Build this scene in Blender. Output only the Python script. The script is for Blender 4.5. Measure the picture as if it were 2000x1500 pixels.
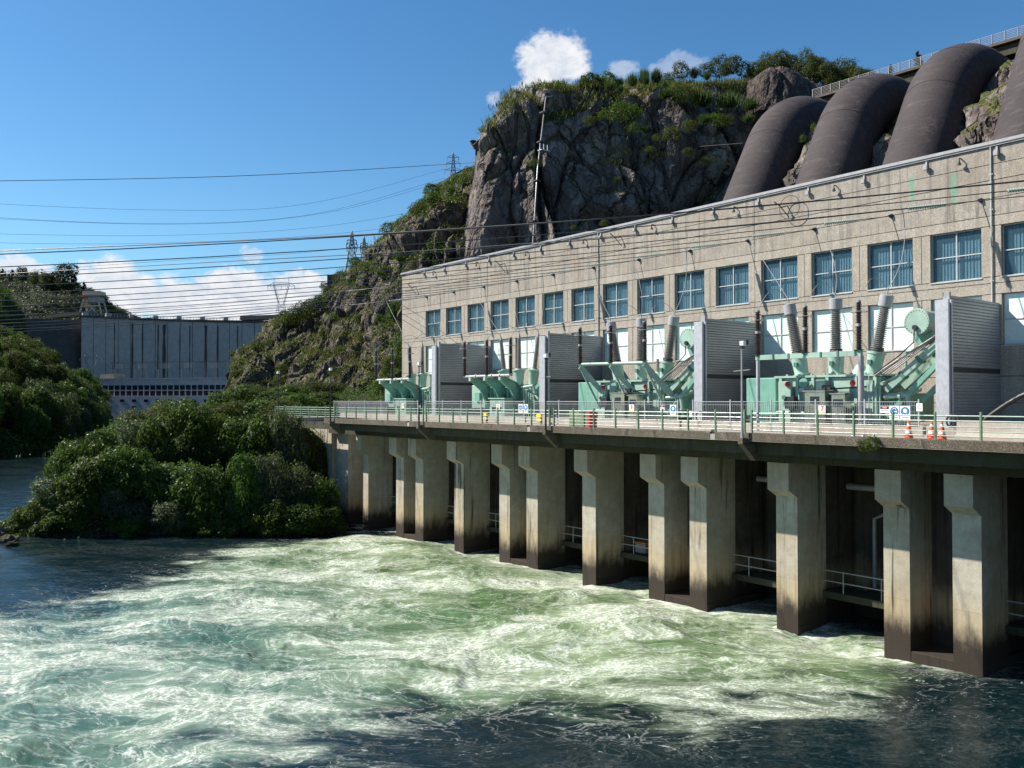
import bpy, math, random
import numpy as np
from mathutils import Vector, Matrix

for o in list(bpy.data.objects): bpy.data.objects.remove(o)
scene = bpy.context.scene
C = scene.collection
RAD = math.radians

# ------------------------------------------------------------------ camera
YAW, PITCH, FPX, CAMH = RAD(38.04), RAD(1.11), 1700.0, 12.0
cam_d = bpy.data.cameras.new('camera'); cam = bpy.data.objects.new('camera', cam_d); C.objects.link(cam)
cam_d.sensor_width = 36.0; cam_d.lens = FPX / 2000.0 * 36.0
cam_d.clip_start = 0.1; cam_d.clip_end = 20000
cam.location = (0, 0, CAMH); cam.rotation_euler = (RAD(90) + PITCH, 0, -YAW)
scene.camera = cam

# ------------------------------------------------------------------ light
SUN = Vector((-1.0, 1.25, 1.43)).normalized()          # towards the sun
world = bpy.data.worlds.new('World'); scene.world = world; world.use_nodes = True
wt = world.node_tree; wt.nodes.clear()
sun_d = bpy.data.lights.new('sun', 'SUN'); sun = bpy.data.objects.new('sun', sun_d); C.objects.link(sun)
sun_d.energy = 5.0; sun_d.angle = RAD(0.53); sun_d.color = (1.0, 0.93, 0.83)
sun.rotation_euler = (-SUN).to_track_quat('-Z', 'Y').to_euler(); sun.location = (-40, 60, 90)
scene.view_settings.view_transform = 'Standard'; scene.view_settings.look = 'None'
scene.view_settings.gamma = 1.0; scene.view_settings.use_curve_mapping = False
scene.view_settings.exposure = 0.92
scene.render.engine = 'CYCLES'
scene.cycles.max_bounces = 6; scene.cycles.transparent_max_bounces = 8
scene.cycles.sample_clamp_indirect = 3.0

# ------------------------------------------------------------------ node helpers
class NT:
    def __init__(s, tree): s.t = tree; s.n = tree.nodes; s.l = tree.links
    def node(s, typ, **kw):
        n = s.n.new(typ)
        for k, v in kw.items():
            if k.startswith('i_'):
                key = k[2:]; sock = n.inputs[int(key)] if key.isdigit() else n.inputs[key.replace('_', ' ')]
                s.put(sock, v)
            else: setattr(n, k, v)
        return n
    def put(s, sock, v):
        if isinstance(v, bpy.types.NodeSocket): s.l.new(v, sock)
        elif isinstance(v, (tuple, list)) and len(v) == 3 and sock.type == 'RGBA': sock.default_value = (*v, 1)
        else: sock.default_value = v
    def math(s, op, a, b=0.0, c=None, clamp=False):
        n = s.n.new('ShaderNodeMath'); n.operation = op; n.use_clamp = clamp
        s.put(n.inputs[0], a); s.put(n.inputs[1], b)
        if c is not None: s.put(n.inputs[2], c)
        return n.outputs[0]
    def vmul(s, v, m):
        n = s.n.new('ShaderNodeVectorMath'); n.operation = 'MULTIPLY'; s.put(n.inputs[0], v); s.put(n.inputs[1], m); return n.outputs[0]
    def vadd(s, v, m):
        n = s.n.new('ShaderNodeVectorMath'); n.operation = 'ADD'; s.put(n.inputs[0], v); s.put(n.inputs[1], m); return n.outputs[0]
    def noise(s, vec, scale, detail=4, rough=0.55, dist=0.0, out=0):
        n = s.n.new('ShaderNodeTexNoise'); s.put(n.inputs['Vector'], vec); n.inputs['Scale'].default_value = scale
        n.inputs['Detail'].default_value = detail; n.inputs['Roughness'].default_value = rough; n.inputs['Distortion'].default_value = dist
        return n.outputs[out]
    def mix(s, f, a, b, mode='MIX'):
        n = s.n.new('ShaderNodeMix'); n.data_type = 'RGBA'; n.blend_type = mode
        s.put(n.inputs[0], f); s.put(n.inputs[6], a); s.put(n.inputs[7], b); return n.outputs[2]
    def ramp(s, f, stops, interp='LINEAR'):
        n = s.n.new('ShaderNodeValToRGB'); n.color_ramp.interpolation = interp
        e = n.color_ramp.elements
        while len(e) < len(stops): e.new(0.5)
        for k, (p, c) in enumerate(stops):
            e[k].position = p; e[k].color = (c, c, c, 1) if isinstance(c, (int, float)) else (*c, 1)
        s.put(n.inputs[0], f); return n.outputs[0]
    def smooth(s, f, a, b, lo=0.0, hi=1.0):
        n = s.n.new('ShaderNodeMapRange'); n.interpolation_type = 'SMOOTHSTEP'
        s.put(n.inputs[0], f); n.inputs[1].default_value = a; n.inputs[2].default_value = b
        n.inputs[3].default_value = lo; n.inputs[4].default_value = hi; return n.outputs[0]
    def bump(s, h, strength=0.3, dist=0.05, normal=None):
        n = s.n.new('ShaderNodeBump'); n.inputs['Strength'].default_value = strength; n.inputs['Distance'].default_value = dist
        s.put(n.inputs['Height'], h)
        if normal is not None: s.put(n.inputs['Normal'], normal)
        return n.outputs[0]

def newmat(name):
    m = bpy.data.materials.new(name); m.use_nodes = True; t = NT(m.node_tree)
    b = m.node_tree.nodes['Principled BSDF']; pos = t.node('ShaderNodeNewGeometry').outputs['Position']
    return m, t, b, pos

# ------------------------------------------------------------------ sky with clouds
w = NT(wt)
sky = w.node('ShaderNodeTexSky'); sky.sky_type = 'NISHITA'; sky.sun_disc = False
sky.sun_elevation = math.asin(SUN.z); sky.sun_rotation = math.atan2(SUN.x, SUN.y)
sky.altitude = 200; sky.air_density = 1.0; sky.dust_density = 0.3; sky.ozone_density = 1.5
tc = w.node('ShaderNodeTexCoord').outputs['Generated']
sep = w.node('ShaderNodeSeparateXYZ', i_0=tc)
az = w.math('ARCTAN2', sep.outputs[0], sep.outputs[1]); el = w.math('ARCSINE', sep.outputs[2])
cn = w.noise(w.vadd(w.vmul(tc, (1, 1, 1.25)), (3.1, 0.7, 2.2)), 13.0, 9, 0.62, 0.25)
cn2 = w.noise(w.vmul(tc, (1, 1, 1.6)), 42.0, 8, 0.65, 0.4)
def azel(px, py):
    u = (px - 1000) / FPX; v = (750 - py) / FPX
    c, s_ = math.cos(PITCH), math.sin(PITCH)
    fx = c - v * s_; z = s_ + v * c
    d = Vector((math.sin(YAW) * fx + math.cos(YAW) * u, math.cos(YAW) * fx - math.sin(YAW) * u, z)).normalized()
    return math.atan2(d.x, d.y), math.asin(d.z)
CLOUDS = [  # px, py, half width, half height (photo pixels), noise amount, density
    (1075, 122, 84, 66, 1.0, 1.0), (1050, 180, 62, 52, 1.1, .95), (962, 196, 22, 24, 1.6, .45), (1212, 130, 34, 22, 1.6, .42), (1155, 190, 60, 40, 1.5, .6),
    (40, 533, 110, 40, 1.4, .9), (240, 588, 150, 82, 1.1, 1.0), (420, 600, 220, 84, 1.1, 1.0), (610, 578, 110, 50, 1.3, .97),
    (492, 497, 20, 20, 1.8, .5), (660, 560, 60, 28, 1.6, .8), (-150, 560, 160, 50, 1.3, .9), (-480, 520, 200, 80, 1.3, .9), (-900, 560, 220, 70, 1.3, .8), (1330, 124, 50, 18, 1.8, .32),
    (2700, 380, 260, 90, 1.3, .9), (-1400, 200, 240, 70, 1.4, .7)]
tot = None
for px, py, hw, hh, na, dens in CLOUDS:
    a0, e0 = azel(px, py); a1, _ = azel(px + hw, py); _, e1 = azel(px, py - hh)
    du = w.math('DIVIDE', w.math('SUBTRACT', az, a0), abs(a1 - a0) + 1e-4)
    dv = w.math('DIVIDE', w.math('SUBTRACT', el, e0), abs(e1 - e0) + 1e-4)
    r = w.math('SQRT', w.math('ADD', w.math('MULTIPLY', du, du), w.math('MULTIPLY', dv, dv)))
    f = w.math('SUBTRACT', 1.0, r)
    f = w.math('ADD', f, w.math('MULTIPLY', w.math('SUBTRACT', cn, 0.47), na * 2.0))
    f = w.math('ADD', f, w.math('MULTIPLY', w.math('SUBTRACT', cn2, 0.5), na * 0.9))
    f = w.math('MULTIPLY', w.smooth(f, 0.0, 0.45), dens)
    tot = f if tot is None else w.math('MAXIMUM', tot, f)
shade = w.smooth(cn2, 0.25, 0.7)
cloudcol = w.mix(shade, (5.2, 5.7, 6.6), (7.6, 7.7, 7.8))
# colour of the clear sky, as the photograph's deep polarised blue
skycol = w.node('ShaderNodeHueSaturation', i_Saturation=1.25, i_Value=1.0, i_Color=sky.outputs[0]).outputs[0]
skycol = w.mix(1.0, skycol, (0.85, 1.07, 1.13), 'MULTIPLY')
skyc = w.mix(tot, skycol, cloudcol)
bg = w.node('ShaderNodeBackground', i_Color=skyc, i_Strength=0.066)
out = w.node('ShaderNodeOutputWorld'); w.l.new(bg.outputs[0], out.inputs[0])

# ------------------------------------------------------------------ object helpers
def tag(o, label=None, cat=None, group=None, kind=None):
    if label: o['label'] = label
    if cat: o['category'] = cat
    if group: o['group'] = group
    if kind: o['kind'] = kind
    return o
def thing(name, label, cat, loc=(0, 0, 0), group=None, rz=0.0):
    o = bpy.data.objects.new(name, None); C.objects.link(o); o.location = loc; o.rotation_euler = (0, 0, rz)
    o.empty_display_size = 0.2
    return tag(o, label, cat, group)
def link(name, me, parent=None, loc=(0, 0, 0)):
    o = bpy.data.objects.new(name, me); C.objects.link(o); o.location = loc
    if parent is not None: o.parent = parent
    return o
def setmat(me, m):
    me.materials.clear()
    if isinstance(m, (list, tuple)):
        for k in m: me.materials.append(k)
    else: me.materials.append(m)
def copy_tree(o, parent=None):
    c = o.copy(); C.objects.link(c); c.parent = parent
    for ch in list(o.children): copy_tree(ch, c)
    return c

class MB:
    """collects simple solids into one mesh"""
    def __init__(s): s.v = []; s.f = []; s.mi = []; s.cur = 0
    def add(s, vs, fs):
        n = len(s.v); s.v += [tuple(p) for p in vs]; s.f += [tuple(i + n for i in f) for f in fs]; s.mi += [s.cur] * len(fs); return s
    def box(s, x0, x1, y0, y1, z0, z1, bev=0.0):
        if x0 > x1: x0, x1 = x1, x0
        if y0 > y1: y0, y1 = y1, y0
        if z0 > z1: z0, z1 = z1, z0
        if bev > 0:
            b = bev; vs = []
            for (z, i) in ((z0, b), (z0 + b, 0), (z1 - b, 0), (z1, b)):
                X0, X1, Y0, Y1 = x0 + i, x1 - i, y0 + i, y1 - i
                vs += [(X0 + b * (i == 0), Y0, z), (X1 - b * (i == 0), Y0, z), (X1, Y0 + b * (i == 0), z), (X1, Y1 - b * (i == 0), z),
                       (X1 - b * (i == 0), Y1, z), (X0 + b * (i == 0), Y1, z), (X0, Y1 - b * (i == 0), z), (X0, Y0 + b * (i == 0), z)]
            fs = [tuple(range(7, -1, -1)), tuple(range(24, 32))]
            for r in range(3):
                for k in range(8):
                    a = r * 8 + k; c = r * 8 + (k + 1) % 8; fs.append((a, c, c + 8, a + 8))
            return s.add(vs, fs)
        vs = [(x0, y0, z0), (x1, y0, z0), (x1, y1, z0), (x0, y1, z0), (x0, y0, z1), (x1, y0, z1), (x1, y1, z1), (x0, y1, z1)]
        return s.add(vs, [(3, 2, 1, 0), (4, 5, 6, 7), (0, 1, 5, 4), (1, 2, 6, 5), (2, 3, 7, 6), (3, 0, 4, 7)])
    def tube(s, pts, r, n=6, cap=True):
        pts = [Vector(p) for p in pts]; rs = r if isinstance(r, (list, tuple)) else [r] * len(pts)
        vs = []; fs = []; a = None
        for i, p in enumerate(pts):
            d = (pts[min(i + 1, len(pts) - 1)] - pts[max(i - 1, 0)]).normalized()
            if a is None: a = d.cross(Vector((0, 0, 1)) if abs(d.z) < 0.9 else Vector((1, 0, 0)))
            a = (a - d * a.dot(d)).normalized(); b = a.cross(d).normalized()
            for k in range(n):
                t = 2 * math.pi * k / n; vs.append(p + (a * math.cos(t) + b * math.sin(t)) * rs[i])
        for i in range(len(pts) - 1):
            for k in range(n):
                k2 = (k + 1) % n; fs.append((i * n + k, i * n + k2, (i + 1) * n + k2, (i + 1) * n + k))
        if cap: fs += [tuple(range(n)), tuple(reversed(range((len(pts) - 1) * n, len(pts) * n)))]
        return s.add(vs, fs)
    def beam(s, p, q, w, h):
        """rectangular bar from p to q"""
        p, q = Vector(p), Vector(q); d = (q - p).normalized()
        a = d.cross(Vector((0, 0, 1)));
        if a.length < 1e-3: a = Vector((1, 0, 0))
        a.normalize(); b = a.cross(d).normalized(); vs = []
        for e in (p, q):
            for sa, sb in ((-1, -1), (1, -1), (1, 1), (-1, 1)): vs.append(e + a * sa * w / 2 + b * sb * h / 2)
        return s.add(vs, [(0, 1, 2, 3), (7, 6, 5, 4), (0, 4, 5, 1), (1, 5, 6, 2), (2, 6, 7, 3), (3, 7, 4, 0)])
    def lathe(s, p, q, prof, n=16):
        """profile [(t along p->q in 0..1, radius)]"""
        p, q = Vector(p), Vector(q)
        return s.tube_prof(p, q, prof, n)
    def tube_prof(s, p, q, prof, n):
        p, q = Vector(p), Vector(q)
        d = (q - p); dn = d.normalized(); ref = Vector((0, 0, 1)) if abs(dn.z) < 0.9 else Vector((1, 0, 0))
        a = dn.cross(ref).normalized(); b = a.cross(dn).normalized(); vs = []; fs = []
        for t, r in prof:
            for k in range(n):
                th = 2 * math.pi * k / n; vs.append(p + d * t + (a * math.cos(th) + b * math.sin(th)) * r)
        m = len(prof)
        for i in range(m - 1):
            for k in range(n):
                k2 = (k + 1) % n; fs.append((i * n + k, i * n + k2, (i + 1) * n + k2, (i + 1) * n + k))
        fs += [tuple(range(n)), tuple(reversed(range((m - 1) * n, m * n)))]
        return s.add(vs, fs)
    def prism(s, poly, lo, hi, axis='y'):
        """poly of 2D points extruded along axis; y: poly=(x,z); x: poly=(y,z); z: poly=(x,y)"""
        n = len(poly)
        def mk(p, t): return (p[0], t, p[1]) if axis == 'y' else ((t, p[0], p[1]) if axis == 'x' else (p[0], p[1], t))
        vs = [mk(p, lo) for p in poly] + [mk(p, hi) for p in poly]
        fs = [tuple(range(n)), tuple(reversed(range(n, 2 * n)))] + [(i, (i + 1) % n + 0, (i + 1) % n + n, i + n) for i in range(n)]
        return s.add(vs, fs)
    def mesh(s, name, mat, origin=(0, 0, 0), smooth=False):
        me = bpy.data.meshes.new(name); ox, oy, oz = origin
        me.from_pydata([(x - ox, y - oy, z - oz) for x, y, z in s.v], [], s.f); setmat(me, mat)
        if isinstance(mat, (list, tuple)): me.polygons.foreach_set('material_index', s.mi)
        import bmesh
        bm = bmesh.new(); bm.from_mesh(me); bmesh.ops.recalc_face_normals(bm, faces=bm.faces); bm.to_mesh(me); bm.free()
        if smooth:
            me.polygons.foreach_set('use_smooth', [True] * len(me.polygons))
            if smooth is not True: me.set_sharp_from_angle(angle=RAD(smooth))
        me.update(); return me
    def build(s, name, mat, parent=None, smooth=False):
        """vertices are in world space; the parent thing's location is subtracted"""
        org = (0, 0, 0)
        if parent is not None: org = parent['_o'] if '_o' in parent else tuple(parent.location)
        me = s.mesh(name, mat, org if parent is not None else (0, 0, 0), smooth)
        o = link(name, me, parent)
        if parent is not None: ORG[o.name] = tuple(org)
        return o
ORG = {}
def sub(mb, name, mat, part, root, smooth=False):
    """a sub-part: child of part (whose own origin coincides with the thing's)"""
    me = mb.mesh(name, mat, tuple(root.location), smooth); return link(name, me, part)

def grid_mesh(name, P, mat, smooth=True, attrs=None):
    nv, nu = P.shape[:2]
    me = bpy.data.meshes.new(name); n = nu * nv
    idx = np.arange(n).reshape(nv, nu)
    q = np.stack([idx[:-1, :-1], idx[:-1, 1:], idx[1:, 1:], idx[1:, :-1]], -1).reshape(-1, 4)
    quads_mesh(me, P.reshape(-1, 3), q, smooth)
    setmat(me, mat)
    if attrs:
        for k, a in attrs.items():
            at_ = me.attributes.new(k, 'FLOAT', 'POINT'); at_.data.foreach_set('value', a.reshape(-1).astype(np.float32))
    return me
def quads_mesh(me, V, Q, smooth=False):
    me.vertices.add(len(V)); me.vertices.foreach_set('co', np.asarray(V, np.float32).reshape(-1))
    k = Q.shape[1]
    me.loops.add(Q.size); me.loops.foreach_set('vertex_index', Q.reshape(-1).astype(np.int32))
    me.polygons.add(len(Q)); me.polygons.foreach_set('loop_start', np.arange(0, Q.size, k, dtype=np.int32))
    me.polygons.foreach_set('loop_total', np.full(len(Q), k, np.int32))
    me.polygons.foreach_set('use_smooth', np.full(len(Q), smooth, bool))
    me.update(calc_edges=True); me.validate()

# ------------------------------------------------------------------ geometry of the view (used to survey real positions)
FW = np.array([math.sin(YAW), math.cos(YAW)]); RT = np.array([math.cos(YAW), -math.sin(YAW)])
def at(px, py, t):
    """the place t metres ahead of the viewpoint that the photo shows at (px, py)"""
    u = (px - 1000) / FPX; v = (750 - py) / FPX; c, s_ = math.cos(PITCH), math.sin(PITCH)
    f = c - v * s_
    xy = FW * f * t + RT * u * t
    return Vector((xy[0], xy[1], CAMH + (s_ + v * c) * t))
def proj(p):
    p = np.asarray(p, float); d = p[..., :2]; f = d @ FW; r = d @ RT; z = p[..., 2] - CAMH
    c, s_ = math.cos(PITCH), math.sin(PITCH)
    dep = f * c + z * s_; up = -f * s_ + z * c
    return 1000 + FPX * r / dep, 750 - FPX * up / dep, dep
def on_x(px, py, x):
    """the place on the plane x = const that the photo shows at (px, py)"""
    a = at(px, py, 1.0); k = x / a.x; return Vector((x, a.y * k, CAMH + (a.z - CAMH) * k))

# ------------------------------------------------------------------ noise in numpy
_rng = np.random.RandomState(7); _perm = np.concatenate([_rng.permutation(256)] * 3)
_grad = _rng.normal(size=(256, 3)); _grad /= np.linalg.norm(_grad, axis=1)[:, None]
def pnoise(P):
    P = np.asarray(P, np.float64); i = np.floor(P).astype(int); f = P - i; i &= 255
    u = f * f * f * (f * (f * 6 - 15) + 10); res = 0
    for dx in (0, 1):
        for dy in (0, 1):
            for dz in (0, 1):
                h = _perm[_perm[_perm[i[..., 0] + dx] + i[..., 1] + dy] + i[..., 2] + dz] & 255
                g = _grad[h]; d = (g[..., 0] * (f[..., 0] - dx) + g[..., 1] * (f[..., 1] - dy) + g[..., 2] * (f[..., 2] - dz))
                wgt = (u[..., 0] if dx else 1 - u[..., 0]) * (u[..., 1] if dy else 1 - u[..., 1]) * (u[..., 2] if dz else 1 - u[..., 2])
                res = res + wgt * d
    return res * 1.6
def fbm(P, octv=4, lac=2.03, gain=0.5):
    a = 1; s_ = 0; Q = np.asarray(P, float)
    for k in range(octv): s_ = s_ + a * pnoise(Q + 17.3 * k); Q = Q * lac; a *= gain
    return s_
def ridged(P, octv=4, lac=2.03, gain=0.5):
    a = 1; s_ = 0; Q = np.asarray(P, float)
    for k in range(octv): s_ = s_ + a * (1 - np.abs(pnoise(Q + 11.1 * k)) * 1.8); Q = Q * lac; a *= gain
    return s_
def cells(P):
    """F1 distance, F2-F1 and a random value of the nearest cell"""
    P = np.asarray(P, float); i = np.floor(P).astype(int)
    b1 = np.full(P.shape[:-1], 9.0); b2 = b1.copy(); val = np.zeros_like(b1)
    for dx in (-1, 0, 1):
        for dy in (-1, 0, 1):
            for dz in (-1, 0, 1):
                c = i + np.array([dx, dy, dz]); m = c & 255
                h = _perm[_perm[_perm[m[..., 0]] + m[..., 1]] + m[..., 2]]
                off = np.stack([_perm[h] / 256.0, _perm[h + 31] / 256.0, _perm[h + 77] / 256.0], -1)
                d = np.sqrt(((c + off - P) ** 2).sum(-1)); v = _perm[h + 129] / 256.0
                nb = d < b1; b2 = np.where(nb, b1, np.minimum(b2, d)); val = np.where(nb, v, val); b1 = np.where(nb, d, b1)
    return b1, b2 - b1, val
# ------------------------------------------------------------------ materials
def mk_simple(name, col, rough=0.5, metal=0.0, var=0.12, bumps=0.0, scale=3.0, coat=0.0):
    m, t, b, pos = newmat(name)
    n = t.noise(pos, scale, 5, 0.6)
    n2 = t.noise(t.vmul(pos, (1, 1, 0.25)), scale * 5, 3, 0.6)
    f = t.math('ADD', t.math('MULTIPLY', n, 0.65), t.math('MULTIPLY', n2, 0.35))
    c = t.mix(t.smooth(f, 0.3, 0.7), tuple(x * (1 - var) for x in col), tuple(min(1, x * (1 + var)) for x in col))
    t.put(b.inputs['Base Color'], c); b.inputs['Roughness'].default_value = rough; b.inputs['Metallic'].default_value = metal
    b.inputs['Coat Weight'].default_value = coat
    t.put(b.inputs['Roughness'], t.smooth(n2, 0.2, 0.8, max(0.02, rough - 0.12), min(1, rough + 0.15)))
    if bumps: t.put(b.inputs['Normal'], t.bump(n2, bumps, 0.02))
    return m

def mk_concrete(name, light, dark, warm, agg=0.5, streak=0.5, zstain=None, moss=0.0, boards=0.0, green=None):
    """cast concrete: mottling, run-off streaks, aggregate relief; zstain = waterline staining"""
    m, t, b, pos = newmat(name)
    big = t.noise(pos, 0.35, 6, 0.6, 0.4); mid = t.noise(pos, 2.2, 6, 0.65); fine = t.noise(pos, 16.0, 3, 0.7)
    st = t.noise(t.vmul(pos, (3.2, 3.2, 0.16)), 1.0, 6, 0.65, 0.3); st2 = t.noise(t.vmul(pos, (9, 9, 0.35)), 1.0, 4, 0.7)
    c = t.mix(t.smooth(big, 0.32, 0.68), light, warm)
    c = t.mix(t.smooth(mid, 0.35, 0.75, 0, 0.5), c, dark)
    c = t.mix(t.math('MULTIPLY', t.smooth(st, 0.46, 0.72), streak), c, dark)
    c = t.mix(t.math('MULTIPLY', t.smooth(st2, 0.55, 0.8), streak * 0.5), c, tuple(x * 0.7 for x in dark))
    if agg: c = t.mix(t.math('MULTIPLY', t.smooth(fine, 0.42, 0.62, 1, 0), agg), c, tuple(x * 0.62 for x in dark))
    rust = t.noise(t.vmul(pos, (1.1, 1.1, 0.12)), 1.0, 5, 0.7, 0.6)
    c = t.mix(t.smooth(rust, 0.66, 0.8, 0, 0.45), c, (0.20, 0.10, 0.045))
    rnd = t.node('ShaderNodeObjectInfo').outputs['Random']
    c = t.mix(t.math('MULTIPLY', rnd, 0.22), c, dark)
    if green:
        sx = t.node('ShaderNodeSeparateXYZ', i_0=pos)
        for gy, gz0, gz1 in green:
            m1 = t.smooth(t.math('ABSOLUTE', t.math('SUBTRACT', sx.outputs[1], gy)), 0.05, 0.2, 1, 0); m2 = t.math('MULTIPLY', t.smooth(sx.outputs[2], gz0, gz0 + .6), t.smooth(sx.outputs[2], gz1 - .2, gz1, 1, 0))
            c = t.mix(t.math('MULTIPLY', t.math('MULTIPLY', m1, m2), t.smooth(mid, .35, .6, .3, .9)), c, (0.10, 0.34, 0.22))
    if moss: c = t.mix(t.math('MULTIPLY', t.smooth(mid, 0.4, 0.6), moss), c, (0.045, 0.055, 0.02))
    if zstain:
        z = t.node('ShaderNodeSeparateXYZ', i_0=pos).outputs[2]
        zn = t.math('ADD', z, t.math('MULTIPLY', t.math('SUBTRACT', t.noise(t.vmul(pos, (1, 1, 0.5)), 1.3, 6, 0.7), 0.5), 2.2))
        ycol = t.mix(t.smooth(st, 0.4, 0.7), (0.42, 0.33, 0.20), (0.26, 0.19, 0.10))
        c = t.mix(t.smooth(zn, 2.2, 3.6, 0.65, 0), c, ycol)
        c = t.mix(t.smooth(zn, 1.0, 2.4, 1.0, 0), c, t.mix(fine, (0.05, 0.038, 0.028), (0.024, 0.019, 0.016)))
        drip = t.noise(t.vmul(pos, (1.6, 1.6, 0.08)), 1.0, 5, 0.7, 0.3)
        c = t.mix(t.smooth(drip, 0.57, 0.70, 0, 0.9), c, (0.02, 0.017, 0.014))
    t.put(b.inputs['Base Color'], c); b.inputs['Roughness'].default_value = 0.88; b.inputs['Specular IOR Level'].default_value = 0.25
    h = t.math('ADD', t.math('MULTIPLY', fine, 0.6), t.math('MULTIPLY', mid, 0.8))
    if boards:
        z = t.node('ShaderNodeSeparateXYZ', i_0=pos).outputs[2]
        br = t.math('PINGPONG', z, boards); h = t.math('ADD', h, t.smooth(br, 0.0, 0.02, 0, 1.2))
    t.put(b.inputs['Normal'], t.bump(h, 0.5, 0.03))
    return m

M = {}
M['facade'] = mk_concrete('facade_concrete', (0.53, 0.485, 0.415), (0.27, 0.245, 0.21), (0.43, 0.38, 0.31), agg=0.6, streak=0.8)
M['facade_top'] = mk_concrete('parapet_concrete', (0.48, 0.44, 0.38), (0.19, 0.17, 0.15), (0.40, 0.345, 0.28), agg=0.45, streak=0.95, green=[(on_x(1863, 330, 48.7).y, 22.6, 24.6), (on_x(1781, 345, 48.7).y, 23.2, 24.9)])
M['pier'] = mk_concrete('pier_concrete', (0.50, 0.47, 0.39), (0.23, 0.205, 0.16), (0.39, 0.335, 0.24), agg=0.22, streak=0.35, zstain=True)
M['fascia'] = mk_concrete('mossy_edge_concrete', (0.24, 0.20, 0.17), (0.09, 0.075, 0.06), (0.17, 0.13, 0.10), agg=0.9, streak=0.5, moss=0.35)
M['soffit'] = mk_concrete('mossy_shaded_soffit_concrete', (0.08, 0.072, 0.06), (0.022, 0.022, 0.017), (0.05, 0.047, 0.03), agg=0.2, streak=0.9, moss=0.6)  # moss, with the shade under the deck put into a darker base colour
M['inner'] = mk_concrete('shaded_inner_concrete', (0.13, 0.115, 0.095), (0.035, 0.032, 0.027), (0.085, 0.068, 0.05), agg=0.1, streak=0.8, zstain=True)  # pier concrete made darker: shade of the bays is put into the colour
M['kerb'] = mk_concrete('kerb_concrete', (0.48, 0.45, 0.41), (0.26, 0.23, 0.20), (0.38, 0.33, 0.28), agg=0.25, streak=0.5)
M['deckslab'] = mk_concrete('deck_concrete', (0.40, 0.38, 0.34), (0.25, 0.23, 0.20), (0.34, 0.30, 0.25), agg=0.3, streak=0.0)
M['dam'] = mk_concrete('dam_concrete', (0.52, 0.50, 0.49), (0.28, 0.27, 0.28), (0.43, 0.40, 0.38), agg=0.0, streak=0.9)
M['damdark'] = mk_concrete('stained_shaded_dam_concrete', (0.10, 0.10, 0.105), (0.045, 0.045, 0.048), (0.08, 0.075, 0.07), agg=0.0, streak=0.6)  # seepage stain; on the left wing the dark tone stands in for shade
M['rail'] = mk_simple('pale_green_rail_paint', (0.20, 0.29, 0.22), 0.4, 0, 0.15)
M['railpost'] = mk_simple('green_post_paint', (0.12, 0.22, 0.12), 0.45, 0, 0.2)
M['mintdark'] = mk_simple('dark_green_machine_paint', (0.055, 0.16, 0.12), 0.5, 0, 0.2)
def mk_paint(name, col, dark):
    m, t, b, pos = newmat(name)
    n = t.noise(pos, 1.4, 5, 0.6); dr = t.noise(t.vmul(pos, (5, 5, 0.5)), 1.0, 6, 0.7, 0.4); sp = t.noise(pos, 7.0, 4, 0.75)
    c = t.mix(t.smooth(n, 0.3, 0.7), tuple(x * .86 for x in col), tuple(x * 1.08 for x in col))
    c = t.mix(t.smooth(dr, 0.56, 0.74, 0, 0.75), c, dark); c = t.mix(t.smooth(sp, 0.62, 0.72, 0, 0.5), c, (0.16, 0.12, 0.07))
    c = t.mix(t.smooth(t.noise(pos, 0.5, 3, .5), .5, .7, 0, .35), c, tuple(min(1, x * 1.25 + .03) for x in col))
    t.put(b.inputs['Base Color'], c); t.put(b.inputs['Roughness'], t.smooth(dr, 0.3, 0.7, 0.35, 0.6)); t.put(b.inputs['Normal'], t.bump(sp, 0.08, 0.01)); return m
M['mint'] = mk_paint('mint_machine_paint', (0.29, 0.42, 0.35), (0.09, 0.14, 0.11)); M['mint2'] = mk_paint('green_machine_paint', (0.155, 0.34, 0.27), (0.05, 0.10, 0.08))
M['porc_grey'] = mk_simple('grey_porcelain', (0.27, 0.25, 0.235), 0.28, 0, 0.12)
M['porc_brown'] = mk_simple('brown_porcelain', (0.055, 0.030, 0.026), 0.22, 0, 0.2)
M['galv'] = mk_simple('galvanised_steel', (0.40, 0.41, 0.44), 0.5, 0.4, 0.12)
M['steel'] = mk_simple('stainless_steel', (0.50, 0.46, 0.43), 0.22, 1.0, 0.12)
M['greypole'] = mk_simple('grey_paint', (0.31, 0.31, 0.32), 0.5, 0.1, 0.12)
M['darkmetal'] = mk_simple('dark_metal', (0.03, 0.032, 0.036), 0.45, 0.4, 0.2)
M['fence'] = mk_simple('dark_fence_bars', (0.24, 0.26, 0.27), 0.5, 0.5, 0.15)
M['white'] = mk_simple('white_paint', (0.78, 0.78, 0.76), 0.45, 0, 0.05)
M['offwhite'] = mk_simple('frame_paint', (0.43, 0.44, 0.43), 0.45, 0, 0.08)
M['red'] = mk_simple('red_paint', (0.55, 0.03, 0.03), 0.45, 0, 0.1)
M['yellow'] = mk_simple('yellow_paint', (0.75, 0.60, 0.03), 0.5, 0, 0.1)
M['blue'] = mk_simple('blue_paint', (0.02, 0.14, 0.40), 0.4, 0, 0.1)
M['black'] = mk_simple('black_paint', (0.015, 0.015, 0.017), 0.4, 0, 0.1)
M['orange'] = mk_simple('cone_orange', (0.85, 0.09, 0.02), 0.45, 0, 0.08)
M['cabinet'] = mk_simple('moss_green_cabinet', (0.16, 0.20, 0.12), 0.5, 0, 0.2)
M['cable'] = mk_simple('black_cable', (0.018, 0.018, 0.02), 0.5, 0, 0.1)
M['wire'] = mk_simple('weathered_conductor', (0.07, 0.07, 0.075), 0.5, 0.6, 0.1)
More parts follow.
